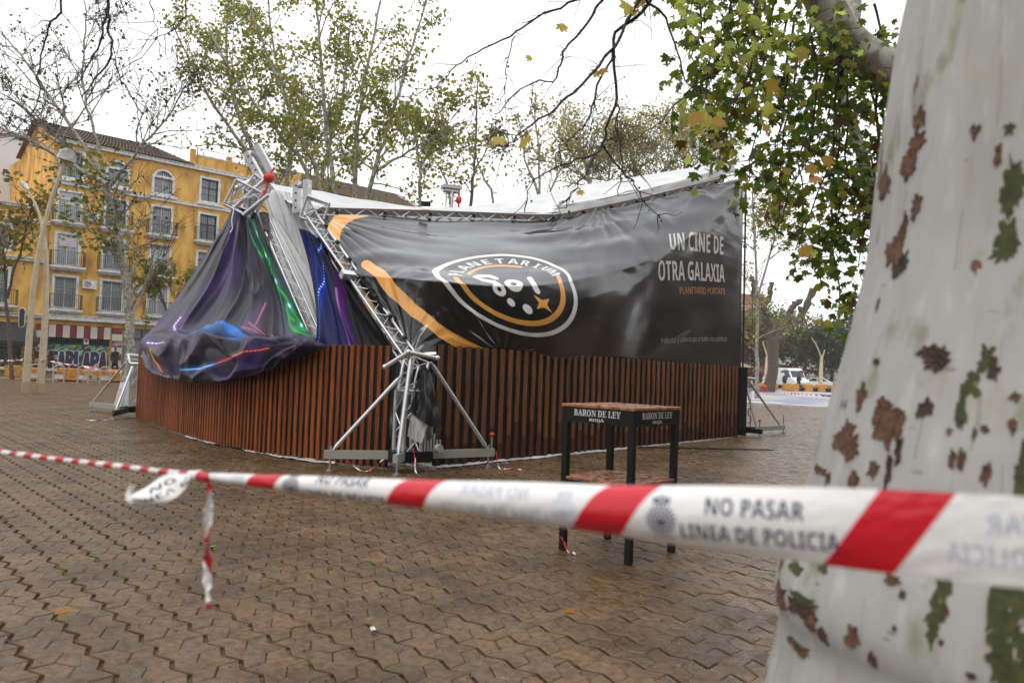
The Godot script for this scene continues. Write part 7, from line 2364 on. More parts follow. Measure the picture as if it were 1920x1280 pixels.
func make_buildings() -> void:
	M.iron = mat("black iron", lin(0.015, 0.015, 0.017), 0.5)
	M.white_trim = mat("white paint", lin(0.66, 0.66, 0.65), 0.6)
	M.white_trim.albedo_texture = mottle(256, [[0.1, Color(0.72, 0.71, 0.69)], [0.6, Color(1, 1, 1)]], 0.03, 511, 5)
	planar(M.white_trim, 0.6)
	M.window_glass = mat("window glass", Color(0.8, 0.85, 0.88, 0.25), 0.06)
	M.window_glass.transparency = BaseMaterial3D.TRANSPARENCY_ALPHA
	M.curtain = mat("curtain", lin(0.3, 0.31, 0.33), 0.9)
	M.dark_room = mat("grey blind", lin(0.2, 0.2, 0.21), 0.8)
	M.blind = mat("grey roller blind", lin(0.52, 0.53, 0.56), 0.6)
	M.cream = mat("cream cloth", lin(0.55, 0.47, 0.33), 0.8)
	var ochre := mat("ochre plaster", lin(0.7, 0.41, 0.095), 0.85)
	ochre.albedo_texture = mottle(512, [[0.1, Color(0.66, 0.6, 0.52)], [0.42, Color(0.9, 0.88, 0.85)], [0.7, Color(1, 1, 1)]], 0.012, 512, 5, 0.02, Vector2(0.5, 2.0))
	planar(ochre, 0.12)
	M.ochre = ochre
	var tile := mat("old roof tiles", lin(0.2, 0.14, 0.105), 0.9)
	tile.albedo_texture = mottle(512, [[0.15, Color(0.35, 0.32, 0.3)], [0.45, Color(0.8, 0.76, 0.72)], [0.8, Color(1, 0.95, 0.9)]], 0.05, 513, 4, 0.06)
	planar(tile, 0.4)
	M.roof_tile = tile

	var b := thing("apartment_building", "yellow ochre apartment building with white window surrounds and tiled roof", "building", Vector3(-29.7, 0, -50), 0.777)
	var cols := [1.08, 3.9, 6.9, 10.2, 13.4, 16.5, 19.6, 22.7, 25.8]
	var rows := [[4.08, 6.15], [6.85, 8.9], [9.72, 11.65], [12.5, 14.25]]
	var holes := []
	for i in cols.size():
		for j in 4: holes.append([cols[i] - 0.62, rows[j][0], cols[i] + 0.62, rows[j][1]])
	# shop openings on the ground floor
	var shops := [[0.25, 0.0, 3.95, 3.1], [4.75, 0.0, 8.6, 3.1], [9.2, 0.0, 12.6, 3.1], [13.4, 0.0, 16.8, 3.1], [17.6, 0.0, 21.0, 3.1], [21.8, 0.0, 25.2, 3.1], [26.0, 0.0, 29.2, 3.1]]
	var wall := Geo.new()
	pierced(wall, 0.0, 0.0, 30.0, 15.0, holes + shops)
	# left and right ends, back and the flat over the terrace
	wall.quad(Vector3(0, 0, -12), Vector3(0, 0, 0), Vector3(0, 15, 0), Vector3(0, 15, -12))
	wall.quad(Vector3(30, 0, 0), Vector3(30, 0, -12), Vector3(30, 15, -12), Vector3(30, 15, 0))
	wall.quad(Vector3(30, 0, -12), Vector3(0, 0, -12), Vector3(0, 15, -12), Vector3(30, 15, -12))
	wall.quad(Vector3(0, 15, 0), Vector3(30, 15, 0), Vector3(30, 15, -12), Vector3(0, 15, -12))
	# parapet of the terrace and its piers
	wall.at_box(Vector3(13.2, 15.42, -0.12), Vector3(8.4, 0.8, 0.22))
	for x in [8.9, 11.6, 13.8, 17.3]: wall.at_box(Vector3(x, 15.62, -0.11), Vector3(0.34, 1.2, 0.3))
	# spandrels of the two arched windows
	for x in [cols[1], cols[2]]:
		for s in [-1.0, 1.0]:
			var sp := PackedVector2Array()
			for k in 9: sp.append(Vector2(x + s * sin(PI / 2 * k / 8.0) * 0.62, rows[3][1] - 0.62 + cos(PI / 2 * k / 8.0) * 0.62))
			sp.append(Vector2(x + s * 0.62, rows[3][1]))
			if Geometry2D.is_polygon_clockwise(sp): sp.reverse()
			wall.prism(sp, Transform3D(Basis(), Vector3(0, 0, -0.12)), 0.118)
	obj("wall", wall, ochre, b)
	var back := Geo.new()
	back.at_box(Vector3(15, 7.5, -4.0), Vector3(29.8, 14.8, 0.1))
	for fl in [3.4, 6.4, 9.3, 12.2]: back.at_box(Vector3(15, fl, -2.1), Vector3(29.8, 0.2, 3.6))
	for px in 9: back.at_box(Vector3(2.4 + px * 3.1, 7.5, -2.1), Vector3(0.15, 14.8, 3.6))
	obj("rooms", back, mat("room walls", lin(0.42, 0.39, 0.35), 0.9), b)
	# string courses and eaves
	for c in [[3.52, 0.28, 0.3], [12.18, 0.16, 0.12], [14.86, 0.2, 0.2], [15.86, 0.0, 0.0]]:
		if c[1] == 0.0: continue
		var g := Geo.new()
		g.at_box(Vector3(15.0, c[0], c[2] / 2 + 0.003), Vector3(30.04, c[1], c[2]))
		g.at_box(Vector3(15.0, c[0] + c[1] / 2 + 0.03, c[2] * 0.6 + 0.003), Vector3(30.06, 0.06, c[2] * 1.2))
		obj("cornice", g, M.white_trim, b)
	var pc := Geo.new()
	pc.at_box(Vector3(13.2, 15.86, -0.12), Vector3(8.0, 0.08, 0.3))
	obj("cornice", pc, M.white_trim, b)
	railing(b, 9.2, 17.0, 15.88, -0.12, 0.5)
	var kinds := [[2, 0, 0, 1], [2, 2, 1, 2], [3, 3, 2, 2], [1, 2, 1, 1], [2, 0, 2, 1], [1, 2, 1, 2], [0, 2, 2, 1], [2, 1, 0, 2], [1, 2, 2, 1]]
	for i in cols.size():
		for j in 4:
			french_window(b, cols[i], rows[j][0], rows[j][1], 1.24, kinds[i][j], j == 3 and (i == 1 or i == 2))
			if j < 3: balcony(b, cols[i], rows[j][0] - 0.02, 2.05 if j != 0 else 1.95, 0.5)
			else:
				var s := Geo.new()
				s.at_box(Vector3(cols[i], rows[j][0] - 0.1, 0.12), Vector3(1.9, 0.14, 0.26))
				obj("window_sill", s, M.white_trim, b)
	# roofs
	var rf := Geo.new()
	tiled_slope(rf, -0.3, 8.9, 15.0, 16.9, 0.42, -4.2, 0.0, 1.6)
	tiled_slope(rf, 17.4, 30.3, 15.0, 17.4, 0.42, -4.6, 0.6, 0.0)
	rf.quad(Vector3(8.9, 15.0, 0.4), Vector3(8.9, 15.0, -8.5), Vector3(7.3, 16.9, -4.2), Vector3(7.3, 16.9, -4.2))
	rf.quad(Vector3(-0.3, 16.9, -4.2), Vector3(7.3, 16.9, -4.2), Vector3(8.9, 15.0, -8.5), Vector3(-0.3, 15.0, -8.5))
	rf.quad(Vector3(18.0, 17.4, -4.6), Vector3(30.3, 17.4, -4.6), Vector3(30.3, 15.0, -9.0), Vector3(18.0, 15.0, -9.0))
	obj("roof", rf, tile, b)
	var gable := Geo.new()
	gable.tri(Vector3(0, 15, -8.4), Vector3(0, 15, 0.3), Vector3(0, 16.85, -4.2))
	gable.tri(Vector3(17.45, 15, -8.8), Vector3(17.45, 15, 0.3), Vector3(18.0, 17.35, -4.6))
	gable.tri(Vector3(30, 15, 0.3), Vector3(30, 15, -8.8), Vector3(30, 17.35, -4.6))
	obj("gable", gable, ochre, b)
	# ground floor shop: striped pillars, chequered fascia, painted shutter
	var red := mat("dark red paint", lin(0.17, 0.018, 0.02), 0.6)
	var bone := mat("bone paint", lin(0.5, 0.47, 0.42), 0.7)
	M.dark_red = red
	for px in [-0.12, 4.35]:
		for k in 7:
			var g := Geo.new()
			g.at_box(Vector3(px, 0.22 + k * 0.44, 0.07), Vector3(0.62, 0.43, 0.12))
			obj("pillar_band", g, red if k % 2 == 0 else bone, b)
	for k in 9:
		var g := Geo.new()
		g.at_box(Vector3(0.46 + k * 0.41, 2.66, 0.02), Vector3(0.405, 0.8, 0.06))
		obj("fascia_panel", g, bone if k % 2 == 0 else red, b)
	var sh := Geo.new()
	sh.quad(Vector3(0.25, 0.0, -0.1), Vector3(3.95, 0.0, -0.1), Vector3(3.95, 1.85, -0.1), Vector3(0.25, 1.85, -0.1))
	var gm := mat("painted shutter", Color.WHITE, 0.55)
	gm.albedo_texture = graffiti_print()
	obj("graffiti_shutter", sh, gm, b)
	var slit := Geo.new()
	for k in 26: slit.at_box(Vector3(0.32 + k * 0.145, 2.07, -0.08), Vector3(0.05, 0.4, 0.04))
	slit.at_box(Vector3(2.1, 1.87, -0.06), Vector3(3.7, 0.06, 0.06))
	obj("shutter_vent", slit, M.iron, b)
	for s in shops.slice(1):
		var g := Geo.new()
		g.quad(Vector3(s[0], 0, -0.2), Vector3(s[2], 0, -0.2), Vector3(s[2], 3.1, -0.2), Vector3(s[0], 3.1, -0.2))
		obj("shop_front", g, M.window_glass, b)
		var m := Geo.new()
		for k in 4: m.at_box(Vector3(lerpf(s[0], s[2], k / 3.0), 1.55, -0.17), Vector3(0.07, 3.1, 0.05))
		m.at_box(Vector3((s[0] + s[2]) / 2, 2.4, -0.17), Vector3(s[2] - s[0], 0.07, 0.05))
		obj("shop_frame", m, M.iron, b)
	# wall sign: no parking
	var x := b.transform
	var sg := thing("parking_sign", "small white no-parking sign above the graffiti shutter", "sign")
	sg.transform = x * Transform3D(Basis(), Vector3(2.5, 2.06, -0.03))
	var pl := Geo.new()
	pl.at_box(Vector3(0, 0, 0), Vector3(0.3, 0.38, 0.012))
	obj("plate", pl, M.white_trim, sg)
	var rd := Geo.new()
	rd.rod(Vector3(0, 0.04, 0.007), Vector3(0, 0.04, 0.011), 0.11, 20)
	obj("red_ring", rd, M.red_plastic, sg)
	var bl := Geo.new()
	bl.rod(Vector3(0, 0.04, 0.011), Vector3(0, 0.04, 0.014), 0.08, 20)
	obj("blue_disc", bl, mat("sign blue", lin(0.02, 0.05, 0.25), 0.4), sg)
	var br := Geo.new()
	br.box(Transform3D(Basis(Vector3.BACK, 0.8), Vector3(0, 0.04, 0.016)), Vector3(0.18, 0.03, 0.003))
	obj("red_bar", br, M.red_plastic, sg)
	air_conditioner("air conditioner on the yellow wall above the fascia, between the first two windows", x * Transform3D(Basis(), Vector3(2.45, 5.8, 0.0)))
	air_conditioner("air conditioner behind the slim tree's trunk on the yellow wall", x * Transform3D(Basis(), Vector3(5.45, 5.8, 0.0)))
	air_conditioner("highest air conditioner on the yellow wall, beside third floor windows", x * Transform3D(Basis(), Vector3(2.45, 10.25, 0.0)))

	# low ochre house to the left, white block behind it
	var lh := thing("ochre_house", "lower ochre house with white cornices and black awning at the left edge", "building", Vector3(-29.7, 0, -50), 0.777)
	var lw := Geo.new()
	var lholes := [[-3.4, 4.1, -2.1, 6.3], [-6.4, 4.1, -5.1, 6.3], [-3.4, 7.4, -2.1, 9.0], [-6.4, 7.4, -5.1, 9.0], [-7.0, 0.0, -1.2, 3.0]]
	pierced(lw, -9.0, 0.0, -0.03, 10.4, lholes)
	lw.quad(Vector3(-9, 0, -10), Vector3(-9, 0, 0), Vector3(-9, 10.4, 0), Vector3(-9, 10.4, -10))
	lw.quad(Vector3(-9, 10.4, 0), Vector3(-0.03, 10.4, 0), Vector3(-0.03, 10.4, -10), Vector3(-9, 10.4, -10))
	obj("wall", lw, ochre, lh)
	for c in [10.3, 9.4, 7.0, 3.5]:
		var g := Geo.new()
		g.at_box(Vector3(-4.52, c, 0.1), Vector3(8.96, 0.16, 0.2))
		g.at_box(Vector3(-4.52, c + 0.11, 0.15), Vector3(8.96, 0.06, 0.3))
		obj("cornice", g, M.white_trim, lh)
	for h in lholes.slice(0, 4): french_window(lh, (h[0] + h[2]) / 2, h[1], h[3], 1.24, 2)
	balcony(lh, -2.75, 4.08, 2.3, 0.6)
	balcony(lh, -5.75, 4.08, 2.3, 0.6)
	var sf := Geo.new()
	sf.quad(Vector3(-7.0, 0, -0.22), Vector3(-1.2, 0, -0.22), Vector3(-1.2, 3.0, -0.22), Vector3(-7.0, 3.0, -0.22))
	obj("shop_front", sf, M.window_glass, lh)
	var rm := Geo.new()
	rm.at_box(Vector3(-4.5, 5.2, -4.0), Vector3(8.9, 10.3, 0.1))
	for fl in [3.3, 6.8]: rm.at_box(Vector3(-4.5, fl, -2.1), Vector3(8.9, 0.2, 3.6))
	obj("rooms", rm, mat("room walls", lin(0.42, 0.39, 0.35), 0.9), lh)
	var aw := Geo.new()
	aw.quad(Vector3(-7.4, 1.9, 1.7), Vector3(-0.7, 1.9, 1.7), Vector3(-0.7, 3.05, 0.25), Vector3(-7.4, 3.05, 0.25))
	aw.quad(Vector3(-7.4, 1.6, 1.7), Vector3(-0.7, 1.6, 1.7), Vector3(-0.7, 1.9, 1.7), Vector3(-7.4, 1.9, 1.7))
	aw.tri(Vector3(-0.7, 1.9, 1.7), Vector3(-0.7, 1.9, 0.25), Vector3(-0.7, 3.05, 0.25))
	obj("awning", aw, mat("black awning", lin(0.014, 0.014, 0.016), 0.6), lh)
	var hedge := Geo.new()
	hedge.coloured = true
	var r := rng(520)
	for k in 900:
		hedge.tint = [Color(0.02, 0.035, 0.012), Color(0.03, 0.045, 0.015), Color(0.015, 0.02, 0.01)][r.randi() % 3]
		var c := Vector3(r.randf_range(-3.4, 0.1), r.randf_range(0.1, 1.7), r.randf_range(1.6, 2.2))
		var d := Vector3(r.randfn(), r.randfn(), r.randfn()).normalized() * 0.12; var e := d.cross(Vector3(r.randfn(), r.randfn(), r.randfn()).normalized())
		hedge.tri(c, c + d, c + e)
	var hg := thing("hedge", "dark clipped hedge before the black shop front at the left", "hedge", Vector3(-29.7, 0, -50), 0.777)
	obj("foliage", hedge, M.leaves, hg)
	stuff(hg.get_child(0))
	var hs := Geo.new()
	for k in 9: hs.rod(Vector3(-3.3 + k * 0.42, 0, 1.9), Vector3(-3.3 + k * 0.42 + 0.06, 1.2, 1.9), 0.02, 5, false)
	obj("stems", hs, M.dark_twig, hg)
	var wb := thing("white_building", "plain pale grey building rising behind the low ochre house", "building", Vector3(-36.0, 0, -62), 0.777)
	var ww := Geo.new()
	ww.at_box(Vector3(0.5, 8.6, -4.0), Vector3(13.0, 17.2, 12.0))
	obj("wall", ww, mat("pale grey plaster", lin(0.55, 0.56, 0.6), 0.8), wb)
	var wr := Geo.new()
	wr.at_box(Vector3(0.5, 17.3, -4.0), Vector3(13.3, 0.25, 12.3))
	wr.at_box(Vector3(3.6, 18.1, -2.0), Vector3(0.9, 1.5, 0.9))
	obj("roof_edge", wr, M.white_trim, wb)
	for k in 3:
		var g := Geo.new()
		frame_ring(g, -4.0 + k * 3.4, 12.0, -2.8 + k * 3.4, 13.8, 0.1, 2.003, 2.06)
		g.at_box(Vector3(-3.4 + k * 3.4, 12.9, 2.01), Vector3(1.0, 1.6, 0.02))
		obj("window", g, M.blind, wb)

	# pink block far right, long pale block closing the far side of the road
	var brick := mat("pink brick", lin(0.42, 0.17, 0.11), 0.85)
	brick.albedo_texture = mottle(256, [[0.2, Color(0.8, 0.78, 0.76)], [0.7, Color(1, 1, 1)]], 0.03, 521, 4, 0.03)
	planar(brick, 0.2)
	var pb := thing("brick_block", "pinkish brick apartment block beyond the pollarded tree", "building", Vector3(35.6, 0, -135))
	var pw := Geo.new()
	var ph := []
	for i in 5:
		for j in 5: ph.append([-8.2 + i * 3.4, 1.4 + j * 2.9, -6.6 + i * 3.4, 3.2 + j * 2.9])
	pierced(pw, -9.5, 0, 7.5, 15.4, ph, 0.3)
	pw.quad(Vector3(7.5, 0, 0), Vector3(7.5, 0, -10), Vector3(7.5, 15.4, -10), Vector3(7.5, 15.4, 0))
	pw.quad(Vector3(-9.5, 15.4, 0), Vector3(7.5, 15.4, 0), Vector3(7.5, 15.4, -10), Vector3(-9.5, 15.4, -10))
	obj("wall", pw, brick, pb)
	for h in ph:
		var g := Geo.new()
		frame_ring(g, h[0], h[1], h[2], h[3], 0.12, -0.2, -0.1)
		g.at_box(Vector3((h[0] + h[2]) / 2, h[1] + 0.5, -0.16), Vector3(h[2] - h[0] - 0.2, 0.9, 0.03))
		var o := obj("window", g, M.white_trim, pb)
		var p := Geo.new()
		p.quad(Vector3(h[0], h[1], -0.28), Vector3(h[2], h[1], -0.28), Vector3(h[2], h[3], -0.28), Vector3(h[0], h[3], -0.28))
		obj("pane", p, M.dark_room, o)
	for j in 4:
		var g := Geo.new()
		g.at_box(Vector3(-1.0, 4.0 + j * 2.9, 0.4), Vector3(17.0, 0.14, 0.8))
		g.at_box(Vector3(-1.0, 4.5 + j * 2.9, 0.78), Vector3(17.0, 0.08, 0.05))
		obj("balcony", g, M.white_trim, pb)
	var lb := thing("long_block", "long low pale shop row behind the trees across the road", "building", Vector3(66, 0, -132))
	var lbw := Geo.new()
	var lh2 := []
	for i in 14: lh2.append([-34.0 + i * 4.8, 0.0, -31.0 + i * 4.8, 2.8])
	pierced(lbw, -36, 0, 36, 7.5, lh2, 0.4)
	lbw.quad(Vector3(-36, 7.5, 0), Vector3(36, 7.5, 0), Vector3(36, 7.5, -8), Vector3(-36, 7.5, -8))
	obj("wall", lbw, mat("pale plaster", lin(0.45, 0.42, 0.38), 0.85), lb)
	for h in lh2:
		var g := Geo.new()
		g.quad(Vector3(h[0], h[1], -0.4), Vector3(h[2], h[1], -0.4), Vector3(h[2], h[3], -0.4), Vector3(h[0], h[3], -0.4))
		obj("shop_window", g, M.dark_room, lb)
	# the street behind the photographer, which the wet banners mirror
	var bb := thing("street_front", "dark brick row on the near side of the square, mirrored in the banner", "building", Vector3(4, 0, 34), PI)
	var bw := Geo.new()
	var bh := []
	for i in 16:
		for j in 4: bh.append([-38.0 + i * 5.0, 1.2 + j * 3.2, -36.4 + i * 5.0, 3.2 + j * 3.2])
	pierced(bw, -42, 0, 42, 14.5, bh, 0.3)
	bw.quad(Vector3(-42, 14.5, 0), Vector3(42, 14.5, 0), Vector3(42, 14.5, -10), Vector3(-42, 14.5, -10))
	obj("wall", bw, mat("dark brick", lin(0.12, 0.08, 0.06), 0.85), bb)
	var bg := Geo.new()
	bg.at_box(Vector3(0, 7.2, -0.5), Vector3(83, 14.3, 0.1))
	obj("blinds", bg, M.dark_room, bb)
	var rb := thing("street_front", "dark brick row along the right side of the square, mirrored in the logo banner", "building", Vector3(56, 0, -8), -PI / 2)
	for c in bb.get_children(): rb.add_child(c.duplicate(), true)

# ---------------------------------------------------------------- people
func body_mesh(stride: float, coat: Color, legs: Color) -> ArrayMesh:
	# bones: from, to, radius from, radius to
	var s := stride
	var bones := []
	var add := func(a: Vector3, b: Vector3, ra: float, rb: float) -> void: bones.append([a, b, ra, rb])
	for k in [-1.0, 1.0]:
		var hip := Vector3(k * 0.09, 0.9, 0); var knee := Vector3(k * 0.1, 0.5, 0.02 + k * s * 0.5); var ankle := Vector3(k * 0.1, 0.1, k * s - 0.03)
		add.call(hip, knee, 0.1, 0.068); add.call(knee, ankle, 0.066, 0.045); add.call(ankle + Vector3(0, -0.045, 0), ankle + Vector3(k * 0.02, -0.055, 0.15), 0.045, 0.036)
	add.call(Vector3(0, 0.72, 0), Vector3(0, 1.0, 0), 0.175, 0.16)
	add.call(Vector3(0, 1.0, 0), Vector3(0, 1.32, -0.01), 0.16, 0.16)
	add.call(Vector3(-0.15, 1.39, 0), Vector3(0.15, 1.39, 0), 0.075, 0.075)
	add.call(Vector3(0, 1.42, 0), Vector3(0, 1.52, 0.015), 0.058, 0.05)
	add.call(Vector3(0, 1.585, 0.015), Vector3(0, 1.645, 0.0), 0.078, 0.09)
	add.call(Vector3(0, 1.585, 0.09), Vector3(0, 1.6, 0.105), 0.014, 0.01)
	add.call(Vector3(-0.19, 1.38, 0), Vector3(-0.25, 1.11, -0.04), 0.066, 0.05); add.call(Vector3(-0.25, 1.11, -0.04), Vector3(-0.23, 0.88, 0.06), 0.048, 0.036); add.call(Vector3(-0.23, 0.87, 0.06), Vector3(-0.225, 0.78, 0.08), 0.036, 0.022)
	add.call(Vector3(0.19, 1.38, 0), Vector3(0.25, 1.12, 0.06), 0.066, 0.05); add.call(Vector3(0.25, 1.12, 0.06), Vector3(0.13, 1.2, 0.24), 0.048, 0.036); add.call(Vector3(0.13, 1.2, 0.24), Vector3(0.11, 1.26, 0.26), 0.038, 0.03)
	var h := 0.032
	var lo := Vector3(-0.36, -0.03, -0.42)
	var nx := 24; var ny := 56; var nz := 28
	var f := PackedFloat32Array(); f.resize(nx * ny * nz)
	for z in nz:
		for y in ny:
			for x in nx:
				var p := lo + Vector3(x, y, z) * h
				var d := 1.0
				for b in bones:
					var a: Vector3 = b[0]
					var ab: Vector3 = b[1] - a
					var t := clampf((p - a).dot(ab) / maxf(ab.length_squared(), 1e-6), 0.0, 1.0)
					var e := p.distance_to(a + ab * t) - lerpf(b[2], b[3], t)
					var k := clampf(0.5 + 0.5 * (d - e) / 0.03, 0.0, 1.0)
					d = lerpf(d, e, k) - 0.03 * k * (1.0 - k)
				f[(z * ny + y) * nx + x] = d
	var g := Geo.new()
	g.coloured = true
	var cell := {}
	var at := func(x: int, y: int, z: int) -> float: return f[(z * ny + y) * nx + x]
	for z in nz - 1:
		for y in ny - 1:
			for x in nx - 1:
				var inside := 0
				var sum := Vector3.ZERO
				var cnt := 0
				for e in 12:
					var ax := e / 4
					var u := e % 2; var v := (e / 2) % 2
					var c0 := Vector3i(x, y, z); var c1 := Vector3i(x, y, z)
					if ax == 0: c0 += Vector3i(0, u, v); c1 += Vector3i(1, u, v)
					elif ax == 1: c0 += Vector3i(u, 0, v); c1 += Vector3i(u, 1, v)
					else: c0 += Vector3i(u, v, 0); c1 += Vector3i(u, v, 1)
					var d0: float = f[(c0.z * ny + c0.y) * nx + c0.x]; var d1: float = f[(c1.z * ny + c1.y) * nx + c1.x]
					if (d0 < 0.0) != (d1 < 0.0):
						sum += Vector3(c0).lerp(Vector3(c1), d0 / (d0 - d1)); cnt += 1
				if cnt:
					var q := sum / cnt
					var p := lo + q * h
					var xi := clampi(int(q.x), 1, nx - 2); var yi := clampi(int(q.y), 1, ny - 2); var zi := clampi(int(q.z), 1, nz - 2)
					var gr := Vector3(at.call(xi + 1, yi, zi) - at.call(xi - 1, yi, zi), at.call(xi, yi + 1, zi) - at.call(xi, yi - 1, zi), at.call(xi, yi, zi + 1) - at.call(xi, yi, zi - 1))
					g.tint = coat if p.y > 0.72 else legs
					if p.y > 1.5: g.tint = Color(0.36, 0.22, 0.15) if (p.z > 0.02 and p.y < 1.69) else Color(0.02, 0.015, 0.012)
					if p.y < 0.1: g.tint = Color(0.015, 0.014, 0.013)
					if (p - Vector3(0.115, 1.25, 0.26)).length() < 0.075 or (p - Vector3(-0.225, 0.8, 0.08)).length() < 0.075: g.tint = Color(0.36, 0.22, 0.15)
					cell[Vector3i(x, y, z)] = g.vert(p, gr.normalized(), Vector2.ZERO)
	for z in range(1, nz - 1):
		for y in range(1, ny - 1):
			for x in range(1, nx - 1):
				var d0: float = f[(z * ny + y) * nx + x]
				for ax in 3:
					var st := [Vector3i(1, 0, 0), Vector3i(0, 1, 0), Vector3i(0, 0, 1)][ax] as Vector3i
					var d1: float = f[((z + st.z) * ny + y + st.y) * nx + x + st.x]
					if (d0 < 0.0) == (d1 < 0.0): continue
					var u := [Vector3i(0, 1, 0), Vector3i(0, 0, 1), Vector3i(1, 0, 0)][ax] as Vector3i
					var v := [Vector3i(0, 0, 1), Vector3i(1, 0, 0), Vector3i(0, 1, 0)][ax] as Vector3i
					var c := Vector3i(x, y, z)
					var ids := [cell.get(c), cell.get(c - u), cell.get(c - u - v), cell.get(c - v)]
					if ids.has(null): continue
					g.face(ids[0], ids[1], ids[2]); g.face(ids[0], ids[2], ids[3])
	return g.mesh()

func umbrella_parts(t: Node3D, cloth_mat: Material) -> void:
	var g := Geo.new()
	var pts := PackedVector3Array(); var uv := PackedVector2Array()
	for r in 9:
		var a := r / 8.0
		for q in 33:
			var th := TAU * q / 32.0
			var scallop := 1.0 - 0.07 * absf(sin(th * 4.0)) * a
			pts.append(Vector3(cos(th) * 0.52 * sin(a * 1.25) / sin(1.25) * scallop, 0.26 * (cos(a * 1.25) - cos(1.25)) / (1.0 - cos(1.25)) + 0.02 * absf(sin(th * 4.0)) * a, sin(th) * 0.52 * sin(a * 1.25) / sin(1.25) * scallop))
			uv.append(Vector2(q / 32.0, a))
	g.sheet(pts, 33, uv, Vector3(0, 10, 0))
	obj("canopy", g, cloth_mat, t)
	var s := Geo.new()
	s.rod(Vector3(0, 0.3, 0), Vector3(0, -0.62, 0), 0.009, 6)
	s.tube(v3([0, -0.62, 0, 0, -0.7, 0, 0.03, -0.73, 0, 0.06, -0.7, 0]), PackedFloat32Array([0.012]), 6)
	obj("shaft", s, M.alu_dull, t)
	var rb := Geo.new()
	for k in 8:
		var th := TAU * k / 8.0
		rb.rod(Vector3(0, 0.22, 0), Vector3(cos(th) * 0.5, 0.0, sin(th) * 0.5), 0.004, 4, false)
	obj("ribs", rb, M.alu_dull, t)

func walker(at: Vector3, turn: float, me: ArrayMesh, who: String, brolly: String, cloth_mat: Material) -> void:
	var skin := mat("clothes and skin", Color.WHITE, 0.8)
	skin.vertex_color_use_as_albedo = true
	var t := thing("person", who, "person", at, turn)
	obj("body", Geo.new(), skin, t)
	(t.get_child(0) as MeshInstance3D).mesh = me
	if brolly:
		var u := thing("umbrella", brolly, "umbrella", at + Basis(Vector3.UP, turn) * Vector3(0.09, 1.86, 0.24), turn)
		u.rotation.z = 0.12
		umbrella_parts(u, cloth_mat)

# ---------------------------------------------------------------- vehicles
func car_wheel(parent: Node, p: Vector3, r: float, w: float, out: float) -> void:
	var g := Geo.new()
	var ax := Vector3(0, 0, 1)
	g.tube(PackedVector3Array([p - ax * w / 2, p - ax * w * 0.4, p + ax * w * 0.4, p + ax * w / 2]), PackedFloat32Array([r * 0.92, r, r, r * 0.92]), 20)
	var wh := obj("wheel", g, M.rubber, parent)
	var h := Geo.new()
	h.rod(p + ax * out * w * 0.5, p + ax * out * (w * 0.5 + 0.012), r * 0.62, 16)
	obj("rim", h, M.alu_dull, wh)

func vehicle(called: String, label: String, category: String, at: Vector3, turn: float, side: Array, wide: float, glass: Array, paint: Material, wheels: Array, wr: float, shield: Array) -> Node3D:
	# side: outline of the body seen from its left (x forward, y up); glass: window outlines on that side; shield: windscreen edge points
	var t := thing(called, label, category, at, turn)
	var poly := PackedVector2Array()
	for q in side: poly.append(Vector2(q[0], q[1]))
	var g := Geo.new()
	g.prism(poly, Transform3D(Basis(), Vector3(0, 0, 0)), wide / 2, 0.07)
	g.prism(poly, Transform3D(Basis(Vector3(1, 0, 0), Vector3(0, 1, 0), Vector3(0, 0, -1)), Vector3.ZERO), wide / 2, 0.07)
	obj("body", g, paint, t)
	for s in [1.0, -1.0]:
		for w in glass:
			var p := PackedVector2Array()
			for q in w: p.append(Vector2(q[0], q[1]))
			var gg := Geo.new()
			gg.prism(p, Transform3D(Basis(Vector3(1, 0, 0), Vector3(0, 1, 0), Vector3(0, 0, s)), Vector3(0, 0, s * (wide / 2 - 0.01))), 0.018)
			obj("side_window", gg, M.car_glass, t)
		for x in wheels: car_wheel(t, Vector3(x, wr, s * (wide / 2 - 0.1)), wr, 0.2, s)
	# windscreen and rear screen, as plates just proud of the sloping body
	for k in shield.size():
		var e: Array = shield[k]
		var a := Vector2(e[0], e[1]); var b := Vector2(e[2], e[3])
		var n := Vector2(b.y - a.y, a.x - b.x).normalized() * 0.012
		if n.x * (1.0 if k == 0 else -1.0) < 0.0: n = -n
		a += n; b += n
		var z := wide / 2 - 0.16
		var gg := Geo.new()
		if k == 0: gg.quad(Vector3(a.x, a.y, z), Vector3(a.x, a.y, -z), Vector3(b.x, b.y, -z), Vector3(b.x, b.y, z))
		else: gg.quad(Vector3(a.x, a.y, -z), Vector3(a.x, a.y, z), Vector3(b.x, b.y, z), Vector3(b.x, b.y, -z))
		obj("windscreen" if k == 0 else "rear_window", gg, M.car_glass, t)
	var front: float = poly[0].x
	for q in poly: front = maxf(front, q.x)
	for s in [-1.0, 1.0]:
		var l := Geo.new()
		l.box(Transform3D(Basis(), Vector3(front - 0.02, 0.72, s * (wide / 2 - 0.28))), Vector3(0.06, 0.16, 0.34))
		obj("headlight", l, M.white_trim, t)
	var bp := Geo.new()
	bp.box(Transform3D(Basis(), Vector3(front, 0.4, 0)), Vector3(0.08, 0.2, wide - 0.2))
	obj("bumper", bp, M.rubber, t)
	return t

# ---------------------------------------------------------------- street furniture
func block_seat(at: Vector3, turn: float, s: Vector3, m: Material, label: String, group: String) -> void:
	var t := thing("block_seat", label, "seat", at, turn, group)
	var g := Geo.new()
	board(g, Vector3(0, s.y / 2 + 0.03, 0), Vector3(s.x, s.y - 0.06, s.z), 0.02)
	obj("block", g, m, t)
	var f := Geo.new()
	board(f, Vector3(0, 0.015, 0), Vector3(s.x - 0.06, 0.03, s.z - 0.06), 0.0)
	obj("plinth", f, M.rubber, t)

